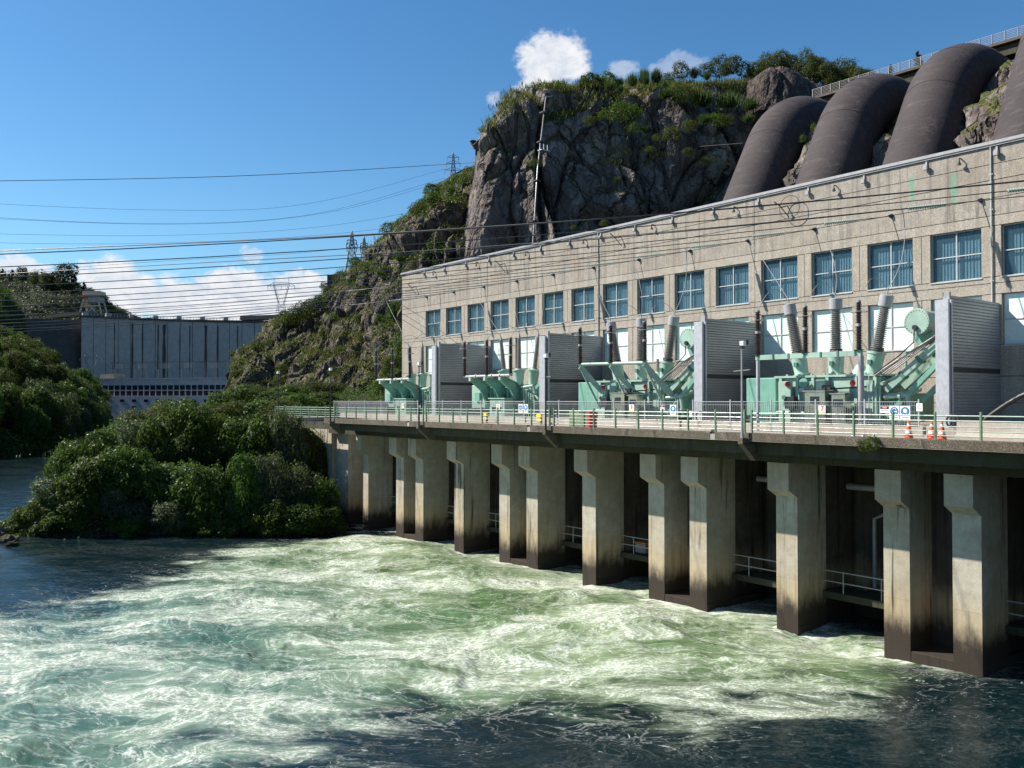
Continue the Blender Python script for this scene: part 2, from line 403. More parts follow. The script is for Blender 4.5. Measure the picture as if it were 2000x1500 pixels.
M['wirelight'] = mk_simple('bright_conductor', (0.30, 0.31, 0.31), 0.75, 0.0, 0.1)
M['lattice'] = mk_simple('weathered_lattice_steel', (0.13, 0.11, 0.10), 0.6, 0.3, 0.25)
M['latticel'] = mk_simple('pale_lattice_steel', (0.34, 0.33, 0.32), 0.6, 0.3, 0.2)
M['discs'] = mk_simple('glass_insulator_discs', (0.26, 0.33, 0.30), 0.15, 0, 0.1)
M['rustwhite'] = mk_simple('rusting_white_paint', (0.55, 0.45, 0.36), 0.6, 0, 0.35)
M['rustorange'] = mk_simple('rust_orange_paint', (0.48, 0.20, 0.05), 0.6, 0, 0.35)
M['timberdark'] = mk_simple('dark_boards', (0.06, 0.06, 0.075), 0.7, 0, 0.25)

# ribbed fire wall cladding
def mk_clad():
    m, t, b, pos = newmat('ribbed_grey_cladding')
    n = t.noise(t.vmul(pos, (0.5, 0.5, 1.0)), 0.6, 4, 0.6); n2 = t.noise(t.vmul(pos, (2, 2, .3)), 3, 4, 0.7)
    c = t.mix(t.smooth(n, 0.3, 0.7), (0.30, 0.31, 0.33), (0.24, 0.245, 0.265)); c = t.mix(t.smooth(n2, .5, .8, 0, .4), c, (0.20, 0.19, 0.19))
    t.put(b.inputs['Base Color'], c); b.inputs['Roughness'].default_value = 0.42; b.inputs['Metallic'].default_value = 0.45
    return m
M['clad'] = mk_clad()

# window glass
def mk_glass(name, tint, a):
    m, t, b, pos = newmat(name)
    b.inputs['Base Color'].default_value = (*tint, 1); b.inputs['Roughness'].default_value = 0.06
    t.put(b.inputs['Normal'], t.bump(t.noise(pos, 0.9, 2), 0.05, 0.2))
    tr = t.node('ShaderNodeBsdfTransparent'); tr.inputs[0].default_value = (0.86, 0.95, 0.98, 1)
    mx = t.node('ShaderNodeMixShader', i_0=a); t.l.new(b.outputs[0], mx.inputs[1]); t.l.new(tr.outputs[0], mx.inputs[2])
    t.l.new(mx.outputs[0], t.n['Material Output'].inputs[0]); return m
M['glass'] = mk_glass('window_glass', (0.06, 0.12, 0.16), 0.72)
M['darkglass'] = mk_simple('dark_window_glass', (0.012, 0.018, 0.03), 0.1, 0, 0.3)
def mk_milk():
    m, t, b, pos = newmat('milky_painted_glass')
    n = t.noise(pos, 0.8, 6, 0.7, 1.2)
    c = t.mix(t.smooth(n, 0.35, 0.65), (0.60, 0.76, 0.72), (0.74, 0.82, 0.78)); t.put(b.inputs['Base Color'], c)
    b.inputs['Roughness'].default_value = 0.18; return m
M['milk'] = mk_milk()
M['blind'] = mk_simple('blue_grey_blinds', (0.30, 0.40, 0.46), 0.6, 0, 0.12)

# rock
def mk_rock(name, dark, mid, light, grass=True, gthr=0.55, vegcol=((0.05, 0.075, 0.018), (0.17, 0.13, 0.055)), nscale=1.0, paint=0.0):
    m, t, b, pos = newmat(name)
    big = t.noise(pos, 0.10 * nscale, 6, 0.65, 0.8); md = t.noise(pos, 0.55 * nscale, 8, 0.68, 0.5); fn = t.noise(pos, 3.0 * nscale, 6, 0.7)
    st = t.noise(t.vmul(pos, (0.8, 0.8, 0.10)), 0.8 * nscale, 7, 0.68, 0.6)
    c = t.mix(t.smooth(big, 0.3, 0.7), dark, mid)
    c = t.mix(t.smooth(st, 0.48, 0.70, 0, 0.75), c, light)
    c = t.mix(t.smooth(md, 0.52, 0.72, 0, 0.6), c, tuple(x * 0.45 for x in dark))
    lich = t.noise(pos, 0.25 * nscale, 7, 0.75, 1.0)
    c = t.mix(t.smooth(lich, 0.58, 0.66, 0, 0.6), c, (0.20, 0.14, 0.075))
    c = t.mix(t.smooth(fn, 0.35, 0.7, 0, 0.35), c, tuple(x * 0.6 for x in dark))
    wv = t.vadd(t.vmul(pos, (1, 1, 0.42)), t.vmul(t.vadd(t.noise(pos, 0.22, 4, 0.6, out=1), (-.5, -.5, -.5)), (5, 5, 5)))
    def crack(sc, w0):
        v = t.node('ShaderNodeTexVoronoi', feature='DISTANCE_TO_EDGE'); t.put(v.inputs['Vector'], wv); v.inputs['Scale'].default_value = sc * nscale; return t.smooth(v.outputs['Distance'], 0.0, w0, 1, 0)
    def facet(sc):
        v = t.node('ShaderNodeTexVoronoi', feature='F1'); t.put(v.inputs['Vector'], wv); v.inputs['Scale'].default_value = sc * nscale; return v
    k1, k2 = crack(0.16, 0.045), crack(0.5, 0.07); fa = facet(0.28); fb = facet(0.8)
    cellv = t.node('ShaderNodeSeparateXYZ', i_0=fa.outputs['Color']).outputs[0]
    c = t.mix(t.math('MULTIPLY', cellv, 0.35), c, light); c = t.mix(t.math('MULTIPLY', t.math('SUBTRACT', 1.0, cellv, clamp=True), 0.3), c, tuple(x * .6 for x in dark))
    c = t.mix(t.math('MULTIPLY', k1, 0.8), c, tuple(x * .25 for x in dark)); c = t.mix(t.math('MULTIPLY', k2, 0.45), c, tuple(x * .35 for x in dark))
    if grass:
        nz = t.node('ShaderNodeSeparateXYZ', i_0=t.node('ShaderNodeNewGeometry').outputs['Normal']).outputs[2]
        gz = t.math('ADD', nz, t.math('MULTIPLY', t.math('SUBTRACT', md, 0.5), 0.9))
        gc = t.mix(t.smooth(lich, 0.42, 0.60), vegcol[0], vegcol[1])
        gc = t.mix(t.smooth(fn, 0.3, 0.7, 0, 0.7), gc, tuple(x * 0.5 for x in vegcol[0]))
        c = t.mix(t.smooth(gz, gthr - 0.07, gthr + 0.07), c, gc)
    t.put(b.inputs['Base Color'], c); b.inputs['Roughness'].default_value = 0.9; b.inputs['Specular IOR Level'].default_value = 0.2
    h = t.math('ADD', t.math('MULTIPLY', md, 1.0), t.math('MULTIPLY', fn, 0.25)); h = t.math('ADD', h, t.math('MULTIPLY', st, 0.9)); h = t.math('SUBTRACT', h, t.math('MULTIPLY', k1, 1.6)); h = t.math('SUBTRACT', h, t.math('MULTIPLY', k2, 0.7)); h = t.math('SUBTRACT', h, t.math('MULTIPLY', fb.outputs['Distance'], 1.3)); h = t.math('SUBTRACT', h, t.math('MULTIPLY', fa.outputs['Distance'], 1.8))
    t.put(b.inputs['Normal'], t.bump(h, 0.7, 0.7 / nscale))
    return m
M['rock'] = mk_rock('bluff_rock', (0.072, 0.055, 0.054), (0.17, 0.145, 0.132), (0.34, 0.31, 0.28), gthr=0.62, nscale=0.8)
M['rock2'] = mk_rock('hillside_rock', (0.06, 0.05, 0.05), (0.10, 0.082, 0.078), (0.25, 0.21, 0.17), gthr=0.60, vegcol=((0.06, 0.08, 0.022), (0.19, 0.155, 0.065)))
M['hillgreen'] = mk_rock('wooded_hill_ground', (0.02, 0.028, 0.014), (0.03, 0.04, 0.016), (0.06, 0.06, 0.03), gthr=0.0, vegcol=((0.022, 0.038, 0.012), (0.055, 0.06, 0.02)))
M['rockdark'] = mk_rock('dark_outcrop_rock', (0.045, 0.036, 0.036), (0.085, 0.068, 0.062), (0.15, 0.12, 0.10), grass=False)
M['soil'] = mk_rock('dark_bank_soil', (0.02, 0.017, 0.013), (0.035, 0.03, 0.02), (0.07, 0.06, 0.045), grass=False)

def mk_pipe():
    m, t, b, pos = newmat('penstock_concrete')
    st = t.noise(t.vmul(pos, (0.5, 2.0, 0.5)), 1.2, 7, 0.7, 0.5); big = t.noise(pos, 0.16, 6, 0.6, 0.6); fn = t.noise(pos, 3.5, 5, 0.7)
    ring = t.noise(t.vmul(pos, (1.6, 0.12, 1.6)), 1.0, 6, 0.72, 0.4)
    c = t.mix(t.smooth(big, 0.3, 0.7), (0.024, 0.018, 0.021), (0.038, 0.029, 0.031))
    c = t.mix(t.smooth(ring, 0.50, 0.72, 0, 0.75), c, (0.095, 0.077, 0.064)); c = t.mix(t.smooth(st, 0.55, 0.75, 0, 0.6), c, (0.017, 0.013, 0.016))
    c = t.mix(t.smooth(fn, 0.4, 0.7, 0, 0.3), c, (0.06, 0.048, 0.05))
    t.put(b.inputs['Base Color'], c); b.inputs['Roughness'].default_value = 0.85
    t.put(b.inputs['Normal'], t.bump(t.math('ADD', ring, fn), 0.35, 0.12)); return m
M['penstock'] = mk_pipe()

# foliage
def mk_leaf(name, c1, c2, c3, rough=0.45, trans=0.35, vs=0.5):
    m, t, b, pos = newmat(name)
    oi = t.node('ShaderNodeObjectInfo').outputs['Random']
    n = t.noise(pos, vs, 3, 0.6); n2 = t.noise(pos, 5.0, 2, 0.7)
    c = t.mix(t.smooth(n, 0.35, 0.65), c1, c2); c = t.mix(t.smooth(n2, 0.45, 0.75, 0, 0.7), c, c3)
    hs = t.node('ShaderNodeHueSaturation', i_Color=c); t.put(hs.inputs['Hue'], t.math('ADD', 0.485, t.math('MULTIPLY', oi, 0.03)))
    t.put(hs.inputs['Value'], t.math('ADD', 0.75, t.math('MULTIPLY', oi, 0.5)))
    c = hs.outputs[0]
    t.put(b.inputs['Base Color'], c); b.inputs['Roughness'].default_value = rough; b.inputs['Specular IOR Level'].default_value = 0.12
    tl = t.node('ShaderNodeBsdfTranslucent'); t.put(tl.inputs[0], t.mix(0.5, c, (0.12, 0.20, 0.02)))
    mx = t.node('ShaderNodeMixShader', i_0=trans); t.l.new(b.outputs[0], mx.inputs[1]); t.l.new(tl.outputs[0], mx.inputs[2])
    t.l.new(mx.outputs[0], t.n['Material Output'].inputs[0]); return m
M['leaf'] = mk_leaf('glossy_broad_leaves', (0.031, 0.057, 0.012), (0.052, 0.090, 0.018), (0.084, 0.118, 0.031), 0.5)
M['leaf_olive'] = mk_leaf('olive_fine_leaves', (0.038, 0.044, 0.012), (0.059, 0.066, 0.016), (0.090, 0.084, 0.028), 0.55)
M['leaf_grey'] = mk_leaf('grey_green_leaves', (0.052, 0.066, 0.038), (0.077, 0.090, 0.052), (0.118, 0.125, 0.077), 0.45)
M['leaf_bright'] = mk_leaf('fresh_green_leaves', (0.045, 0.080, 0.014), (0.070, 0.111, 0.019), (0.097, 0.132, 0.035), 0.4)
M['leaf_dark'] = mk_leaf('dark_conifer_needles', (0.011, 0.021, 0.010), (0.019, 0.031, 0.014), (0.035, 0.045, 0.021), 0.55, 0.15)
M['leaf_dry'] = mk_leaf('dry_grass_blades', (0.20, 0.15, 0.06), (0.13, 0.12, 0.04), (0.27, 0.19, 0.09), 0.7)
M['leaf_broom'] = mk_leaf('broom_green_stems', (0.035, 0.059, 0.017), (0.052, 0.080, 0.028), (0.084, 0.104, 0.042), 0.55)
M['bark'] = mk_simple('bark', (0.07, 0.055, 0.042), 0.85, 0, 0.3, 0.3)

# water: clear dark river with milky aerated water and foam
def mk_water():
    m, t, b, pos = newmat('river_water')
    aer = t.node('ShaderNodeAttribute', attribute_name='aeration').outputs['Fac']
    crest = t.node('ShaderNodeAttribute', attribute_name='crest').outputs['Fac']
    fdir = t.node('ShaderNodeVectorRotate', i_Vector=pos, i_Angle=RAD(40)); fdir.rotation_type = 'Z_AXIS'; strm = t.vmul(fdir.outputs[0], (0.62, 1.1, 1.0))
    wrp = t.noise(strm, 0.17, 2, 0.5, 0.0, out=1)
    p1 = t.vadd(strm, t.vmul(t.vadd(wrp, (-.5, -.5, -.5)), (5.0, 5.0, 0)))
    wrp2 = t.noise(p1, 0.75, 2, 0.5, 0.0, out=1)
    p2 = t.vadd(p1, t.vmul(t.vadd(wrp2, (-.5, -.5, -.5)), (0.9, 0.9, 0)))
    def web(scale, vec, w0, w1):
        v = t.node('ShaderNodeTexVoronoi', feature='DISTANCE_TO_EDGE'); t.put(v.inputs['Vector'], vec); v.inputs['Scale'].default_value = scale
        return t.smooth(v.outputs['Distance'], w0, w1, 1.0, 0.0)
    def fil(scale, vec, width, detail=3):
        n = t.noise(vec, scale, detail, 0.52, 0.2)
        return t.smooth(t.math('ABSOLUTE', t.math('SUBTRACT', n, 0.5)), 0.0, width, 1.0, 0.0)
    pf = t.vmul(p2, (1, 1, 0)); pl = t.vmul(p1, (1, 1, 0)); pw = t.vmul(pos, (1, 1, 0))
    f1 = fil(0.30, pf, 0.013, 5); f2 = fil(0.75, pf, 0.020, 4); f3 = fil(1.9, pf, 0.040, 3); w1 = web(0.75, pf, 0.0, 0.06); w2 = web(1.9, pf, 0.0, 0.09)
    patch = t.noise(pl, 0.15, 4, 0.55); patch2 = t.noise(pl, 0.55, 4, 0.6)
    pm = t.smooth(t.math('ADD', patch, t.math('MULTIPLY', t.math('SUBTRACT', patch2, .5), .6)), 0.40, 0.64)
    lines = t.math('MAXIMUM', f1, t.math('MULTIPLY', f2, 0.85))
    lines = t.math('MAXIMUM', lines, t.math('MULTIPLY', w1, 0.6))
    lines = t.math('MAXIMUM', lines, t.math('MULTIPLY', t.math('MAXIMUM', f3, w2), t.math('MULTIPLY', pm, 0.8)))
    grain = t.smooth(t.noise(pw, 6.0, 4, 0.75), 0.38, 0.58, 0.15, 1.0)
    lines = t.math('MULTIPLY', lines, grain)
    foam = t.math('MULTIPLY', lines, t.math('ADD', 0.42, t.math('MULTIPLY', pm, 0.75)))
    bub = t.math('MULTIPLY', t.smooth(t.noise(pf, 2.6, 6, 0.72), 0.50, 0.66), t.smooth(pm, 0.35, 1.0, 0, 0.42))
    foam = t.math('MAXIMUM', foam, bub)
    foam = t.math('ADD', foam, t.math('MULTIPLY', t.smooth(crest, 0.5, 1.1), t.math('MULTIPLY', t.smooth(patch2, 0.40, 0.62), grain)))
    edge = t.math('ADD', aer, t.math('ADD', t.math('MULTIPLY', t.math('SUBTRACT', patch2, 0.5), 2.4), t.math('MULTIPLY', t.math('SUBTRACT', patch, 0.5), 2.6)))
    aerf = t.smooth(edge, -0.35, 0.75)
    foam = t.math('MULTIPLY', foam, t.math('ADD', t.math('MULTIPLY', aerf, 0.92), 0.06), clamp=True)
    # flecks on the clear water
    fl = t.smooth(t.noise(t.vmul(pf, (1, 1, 1)), 3.2, 7, 0.78, 1.0), 0.575, 0.65); fl = t.math('MULTIPLY', fl, t.smooth(patch2, 0.34, 0.56))
    flk = t.math('MULTIPLY', fl, t.smooth(aer, -1.4, 0.0, 0.12, 0.8)); flk = t.math('MAXIMUM', flk, t.math('MULTIPLY', t.math('MULTIPLY', t.math('MAXIMUM', f2, f1), grain), t.smooth(aer, -1.0, 0.1, 0.0, 0.3)))
    foam = t.math('MAXIMUM', foam, flk, clamp=True)
    foam = t.math('MAXIMUM', foam, t.math('MULTIPLY', t.node('ShaderNodeAttribute', attribute_name='collar').outputs['Fac'], t.smooth(t.noise(pf, 1.6, 5, 0.7), 0.38, 0.6)), clamp=True)
    x = t.node('ShaderNodeSeparateXYZ', i_0=pos)
    # milky colour is greener by the outlets, bluer downstream
    down = t.smooth(t.math('SUBTRACT', x.outputs[0], t.math('MULTIPLY', x.outputs[1], 0.1)), 6.0, 26.0)
    milk = t.mix(down, (0.155, 0.225, 0.16), (0.195, 0.255, 0.14))
    deepm = t.mix(down, (0.045, 0.105, 0.080), (0.07, 0.13, 0.05))
    tone = t.math('ADD', t.math('MULTIPLY', patch, 0.65), t.math('MULTIPLY', t.noise(pl, 0.33, 5, 0.62), 0.5))
    milk = t.mix(t.smooth(tone, 0.43, 0.66), deepm, milk)
    milk = t.mix(t.smooth(pm, 0.1, 0.9, 0, 0.35), milk, (0.36, 0.42, 0.31))
    body = t.mix(aerf, (0.002, 0.011, 0.014), milk)
    c = t.mix(foam, body, (0.70, 0.72, 0.66))
    t.put(b.inputs['Base Color'], c)
    t.put(b.inputs['Roughness'], t.math('ADD', t.math('MULTIPLY', foam, 0.55), t.smooth(aer, 0.0, 1.0, 0.05, 0.16)))
    b.inputs['IOR'].default_value = 1.33; b.inputs['Specular IOR Level'].default_value = 0.32
    rip = t.noise(t.vmul(pw, (1, 1, 1)), 2.6, 7, 0.62, 0.5); rip2 = t.noise(pf, 0.9, 5, 0.6)
    far = t.noise(t.vmul(pw, (1.0, 0.35, 1)), 0.5, 6, 0.6)
    h = t.math('ADD', t.math('MULTIPLY', rip, 0.45), t.math('MULTIPLY', rip2, 0.5)); h = t.math('ADD', h, t.math('MULTIPLY', foam, 0.15)); h = t.math('ADD', h, t.math('MULTIPLY', far, .8))
    bn = t.node('ShaderNodeBump', i_Strength=t.smooth(aer, -0.3, 0.6, 0.5, 0.55)); bn.inputs['Distance'].default_value = 0.16; t.put(bn.inputs['Height'], h)
    t.put(b.inputs['Normal'], bn.outputs[0]); return m
M['water'] = mk_water()
# ------------------------------------------------------------------ river
def lerp_poly(py_list, x):  # piecewise linear
    xs, ys = zip(*py_list); return np.interp(x, xs, ys)
def river():
    # radial sheet, fine where waves matter and coarse far off; one surface from bank to bank
    ang = np.concatenate([np.linspace(-1500, -150, 30, endpoint=False), np.linspace(-150, 2150, 820), np.linspace(2180, 4200, 30)])
    t = np.concatenate([np.linspace(4, 25, 12, endpoint=False), np.geomspace(25, 130, 520, endpoint=False), np.geomspace(130, 900, 120)])
    U, T = np.meshgrid((ang - 1000) / FPX, t)
    X = (FW[0] + RT[0] * U) * T; Y = (FW[1] + RT[1] * U) * T
    P = np.stack([X, Y, np.zeros_like(X)], -1)
    # where the outlets' aerated water lies: surveyed outline, in metres
    edge = [at_water(px, py) for px, py in ((1850, 1322), (1760, 1352), (1560, 1362), (1350, 1398), (1180, 1392), (1060, 1380), (960, 1382), (900, 1402), (790, 1400), (660, 1424), (560, 1425), (620, 1470), (600, 1620),
            (200, 1900), (-700, 1900), (-900, 1300), (-300, 1240), (0, 1205), (130, 1175), (330, 1120), (430, 1082), (560, 1058), (700, 1046), (780, 1044))] + [(43.0, 76.0), (44.0, 18.0)]
    E = np.array(edge); d = np.full(X.shape, 1e9); inside = np.zeros(X.shape, bool)
    for i in range(len(E)):
        a, b_ = E[i], E[(i + 1) % len(E)]; ab = b_ - a
        k = np.clip(((X - a[0]) * ab[0] + (Y - a[1]) * ab[1]) / (ab @ ab), 0, 1)
        d = np.minimum(d, np.hypot(X - a[0] - k * ab[0], Y - a[1] - k * ab[1]))
        c = (a[1] > Y) != (b_[1] > Y); xi = a[0] + (Y - a[1]) * ab[0] / (ab[1] if abs(ab[1]) > 1e-9 else 1e-9); inside ^= c & (X < xi)
    Q = P.copy(); Q[..., 0] += 2.2 * pnoise(P * .18 + 4); Q[..., 1] += 2.2 * pnoise(P * .18 + 9)
    s_ = np.where(inside, d, -d) + 2.2 * fbm(P * 0.16 + 31, 3)
    aer = np.clip(s_ / 4.6, -2.0, 2.4)
    near = np.clip((150 - T) / 60, 0, 1)
    a1 = np.clip(aer, 0, 1)
    swell = 0.33 * fbm(Q * 0.14, 3) + 0.09 * fbm(Q * .5 + 7, 3) + 0.035 * fbm(Q * 1.7 + 3, 3)
    rg = ridged(Q * [0.24, 0.24, 1] + 5, 4); crest = np.clip((rg - 1.25) * 1.6, 0, 1)
    rg2 = ridged(Q * 0.6 + 15, 3); crest = np.clip(crest * 0.9 + np.clip(rg2 - 1.35, 0, 1) * 0.8, 0, 1)
    calm = 0.035 * fbm(P * [.5, .35, 1] + 2, 4) + 0.05 * fbm(P * .12, 2)
    z = calm + a1 * (swell * 1.0 + 0.08 * (rg - 1.2) + 0.03 * (rg2 - 1.2))
    # boils just outside the outlets
    for bx, by, r, h in ((31, 21, 4, .35), (27.5, 22.5, 2.5, .5), (33, 33, 4, .45), (28, 40, 5, .4), (34, 48, 4, .5), (36, 60, 4, .55), (36, 69, 3.5, .55), (24, 52, 5, .35), (17, 34, 4, .3)):
        z = z + h * np.exp(-(((X - bx) ** 2 + (Y - by) ** 2) / r ** 2)) * a1
    P[..., 2] = z * near
    col = np.zeros_like(X)
    for k in range(-1, 5):
        for (a_, b_) in ((17.3, 21.9), (26.5, 27.8)):
            a_ += k * 15.1; b_ += k * 15.1; dx = np.maximum(39.5 - X, 0); dy = np.maximum(np.maximum(a_ - Y, Y - b_), 0); dd = np.hypot(dx, dy)
            col = np.maximum(col, np.exp(-(dd / .5) ** 2) * np.clip(a1 + .15, 0, 1) + .6 * np.exp(-(np.hypot(dx, dy * .5) / 1.6) ** 2) * a1)
    crest = crest * a1
    o = link('river', grid_mesh('river', P, M['water'], True, {'aeration': aer, 'crest': crest, 'collar': np.clip(col, 0, 1) * .8}))
    tag(o, 'dark river with pale green churning water below the power station', None, None, 'structure')
def at_water(px, py):
    a = at(px, py, 1.0); k = CAMH / (CAMH - a.z); return np.array([a.x * k, a.y * k])
river()
g = MB(); g.box(-3000, 3000, -600, 5000, -4.0, -2.0)
tag(g.build('valley_floor', M['soil']), 'dark ground under the river valley', None, None, 'structure')

# ------------------------------------------------------------------ terrain lofts
def smooth_interp(A, n, axis=0):
    """Catmull-Rom resampling of rows of points"""
    A = np.asarray(A, float); m = A.shape[0]; t = np.linspace(0, m - 1, n); i = np.clip(np.floor(t).astype(int), 0, m - 2); f = (t - i)[:, None]
    p0 = A[np.clip(i - 1, 0, m - 1)]; p1 = A[i]; p2 = A[i + 1]; p3 = A[np.clip(i + 2, 0, m - 1)]
    f = f.reshape((-1,) + (1,) * (A.ndim - 1))
    return 0.5 * ((2 * p1) + (-p0 + p2) * f + (2 * p0 - 5 * p1 + 4 * p2 - p3) * f ** 2 + (-p0 + 3 * p1 - 3 * p2 + p3) * f ** 3)
def loft(rows, nu, nv):
    R_ = [smooth_interp(np.array(r), nu) for r in rows]
    return smooth_interp(np.array(R_), nv)
def grid_normals(P):
    du = np.gradient(P, axis=1); dv = np.gradient(P, axis=0); n = np.cross(du, dv); n /= np.linalg.norm(n, axis=-1)[..., None] + 1e-9
    s_ = np.sign((n * (P - np.array([0, 0, 5.0]))).sum(-1).mean()); return n * -s_     # towards the viewer's side of the valley
def terrain(name, P, disp, mat, label):
    N = grid_normals(P); P2 = P + N * disp(P)[..., None]
    o = link(name, grid_mesh(name, P2, mat, True)); tag(o, label, None, None, 'structure')
    return P2, grid_normals(P2)
def A3(px, py, t): return tuple(at(px, py, t))

# the big bluff beside the penstocks
def crag(P, big, blk, fine, vz=0.28, cs=1.0):
    q = P * [1, 1, vz]
    w_ = q + np.stack([pnoise(q * .09 + 3), pnoise(q * .09 + 13), pnoise(q * .09 + 23)], -1) * 5
    d1, e1, v1 = cells(w_ / 11.0 / cs); d2, e2, v2 = cells(w_ / 5.0 / cs + 5); d3, e3, v3 = cells(w_ / 2.2 + 9)
    s_ = big * fbm(q / 24, 3) + blk * (v1 - .5) * 1.6 + blk * .65 * (v2 - .5) + blk * .25 * (v3 - .5)
    s_ -= blk * 0.9 * np.exp(-(e1 / .09) ** 2) + blk * .35 * np.exp(-(e2 / .09) ** 2)
    s_ += blk * 0.5 * (0.55 - d1) + fine * ridged(q / 3.5, 4) * .5 + fine * .35 * fbm(P / 1.1, 3)
    return s_
brow = [(928, 380, 220), (929, 300, 190), (938, 262, 166), (965, 243, 162), (1005, 222, 161), (1060, 190, 161), (1130, 176, 162), (1200, 170, 162), (1290, 163, 163), (1390, 166, 165), (1470, 172, 166), (1560, 195, 166), (1680, 230, 166)]
rows = []
rows.append([A3(892 + (px - 928) * 1.0 if i < 3 else px, 620, t - 14 - 3 * (i > 3)) for i, (px, py, t) in enumerate(brow)])
rows.append([A3(px - 22 if i < 3 else px - 8, 480, t - 11 - 2 * (i > 3)) for i, (px, py, t) in enumerate(brow)])
rows.append([A3(px - 8 if i < 3 else px, max(py + 20, 370), t - 8) for i, (px, py, t) in enumerate(brow)])
rows.append([A3(px, max(py + 12, 285 if i > 2 else py + 12), t - 4.5) for i, (px, py, t) in enumerate(brow)])
rows.append([A3(px, py + 10, t - 1) for i, (px, py, t) in enumerate(brow)])
rows.append([A3(px, py + 2, t + 6) for px, py, t in brow])
rows.append([A3(px, py + 4, t + 22) for px, py, t in brow])
rows.append([A3(px, py + 70, t + 70) for px, py, t in brow])
Pb = loft(rows, 470, 420)
colf = np.linspace(0, 1, 470)[None, :]
ncf = np.clip((colf - .45) / .15, 0, 1)
BL, BLn = terrain('bluff', Pb, lambda P: (crag(P, 4.2, 3.6, 0.6, .24, 1.3) * (1 - ncf) + ncf * crag(P, 3.8, 3.8, .5, .7, 1.7)) * (1 - 0.25 * np.clip((colf - .62) / .2, 0, 1)) * np.clip((colf - .10) / .16, .10, 1) * np.clip(np.linspace(1.3, 0.25, 420)[:, None], .3, 1), M['rock'],
                  'high fluted rock bluff behind the power station')
# rounded rock block behind the first penstock
rk = [[A3(x, y + 60, 158 + d) for x, y, d in ((1455, 170, 0), (1495, 155, -3), (1560, 170, -4), (1650, 215, 0))],
      [A3(x, y, 160 + d) for x, y, d in ((1462, 163, 0), (1503, 140, -1), (1552, 142, -1), (1650, 200, 0))],
      [A3(x, y + 8, 172 + d) for x, y, d in ((1468, 170, 0), (1505, 140, -1), (1555, 142, -1), (1635, 192, 0))]]
terrain('rock_outcrop', loft(rk, 90, 50), lambda P: crag(P, .5, .5, .3), M['rockdark'], 'pointed rock block standing above the first penstock')

# rock between and behind the penstocks: a real slope in plan, standing between the pipes
PX = [98.4, 96.5, 98.6, 95.6, 95]; PZ = [45.4, 44.5, 45.6, 46.5, 46.5]; PYC = [69.2, 57.3, 47.4, 34.0, 21]; PRAD = 3.8
xs_ = np.linspace(66, 150, 230); ys_ = np.linspace(76.5, 2, 230); XX, YY = np.meshgrid(xs_, ys_)
bx_ = np.interp(-YY, [-v for v in PYC], PX); bz_ = np.interp(-YY, [-v for v in PYC], PZ)
zz_ = bz_ - np.maximum(bx_ - XX, 0) * math.tan(RAD(60)) + np.clip((XX - bx_) * .5, 0, 3.4)
dy_ = np.min([np.abs(YY - v) for v in PYC], axis=0)
zz_ = zz_ - 4.5 + 4.2 * np.clip((dy_ - 2.6) / 2.2, 0, 1) + 1.4 * fbm(np.stack([XX, YY, 0 * XX], -1) / 6, 3) - 6 * np.clip((YY - 72.5) / 3, 0, 1)
zz_ = np.where(XX > 118, zz_ - (XX - 118) * .25, zz_)
SL, SLn = terrain('penstock_slope', np.stack([XX, YY, zz_], -1), lambda P: crag(P * 1.6, .7, .9, 0.5, 0.6), M['rock'], 'broken rock slope between the penstocks')

# second crag, left of the bluff, and the far hillside dropping to the river
rows = [
 [A3(690, 800, 150), A3(760, 810, 150), A3(860, 700, 160), A3(960, 640, 170)],
 [A3(700, 660, 178), A3(755, 620, 172), A3(860, 560, 176), A3(960, 520, 182)],
 [A3(722, 560, 200), A3(765, 520, 190), A3(865, 450, 190), A3(965, 420, 195)],
 [A3(748, 512, 215), A3(790, 470, 204), A3(870, 405, 204), A3(965, 350, 205)],
 [A3(752, 492, 224), A3(800, 455, 214), A3(868, 378, 212), A3(968, 322, 212)],
 [A3(756, 500, 245), A3(808, 462, 235), A3(875, 385, 240), A3(975, 330, 250)],
 [A3(760, 620, 290), A3(818, 600, 280), A3(890, 560, 290), A3(985, 500, 300)]]
CR, CRn = terrain('dark_crag', loft(rows, 260, 300), lambda P: crag(P, 3.5, 3.0, 0.8, 0.3), M['rock2'], 'dark crag with hanging bush beyond the end of the station')
ridge = [(462, 700, 262), (486, 680, 262), (524, 656, 262), (566, 630, 262), (606, 604, 262), (648, 570, 258), (694, 538, 250), (740, 519, 240), (800, 515, 235)]
rows = [
 [A3(px + dx, 830, t - 22 - i * 7) for i, ((px, py, t), dx) in enumerate(zip(ridge, (-8, 0, 10, 15, 20, 25, 20, 10, 0)))],
 [A3(px - (4 if i == 0 else 0), 755, t - 20 - i * 5) for i, (px, py, t) in enumerate(ridge)],
 [A3(px, py + (755 - py) * .62, t - 15 - i * 3) for i, (px, py, t) in enumerate(ridge)],
 [A3(px, py + (755 - py) * .28, t - 8 - i) for i, (px, py, t) in enumerate(ridge)],
 [A3(px, py + 4, t) for px, py, t in ridge],
 [A3(px + 4, py + 12, t + 25) for px, py, t in ridge],
 [A3(px + 10, 760, t + 70) for px, py, t in ridge]]
HS, HSn = terrain('far_hillside', loft(rows, 420, 330), lambda P: crag(P, 2.6, 2.6, 0.9, 0.35), M['rock2'], 'steep rocky hillside with grass and bush dropping to the river bend')
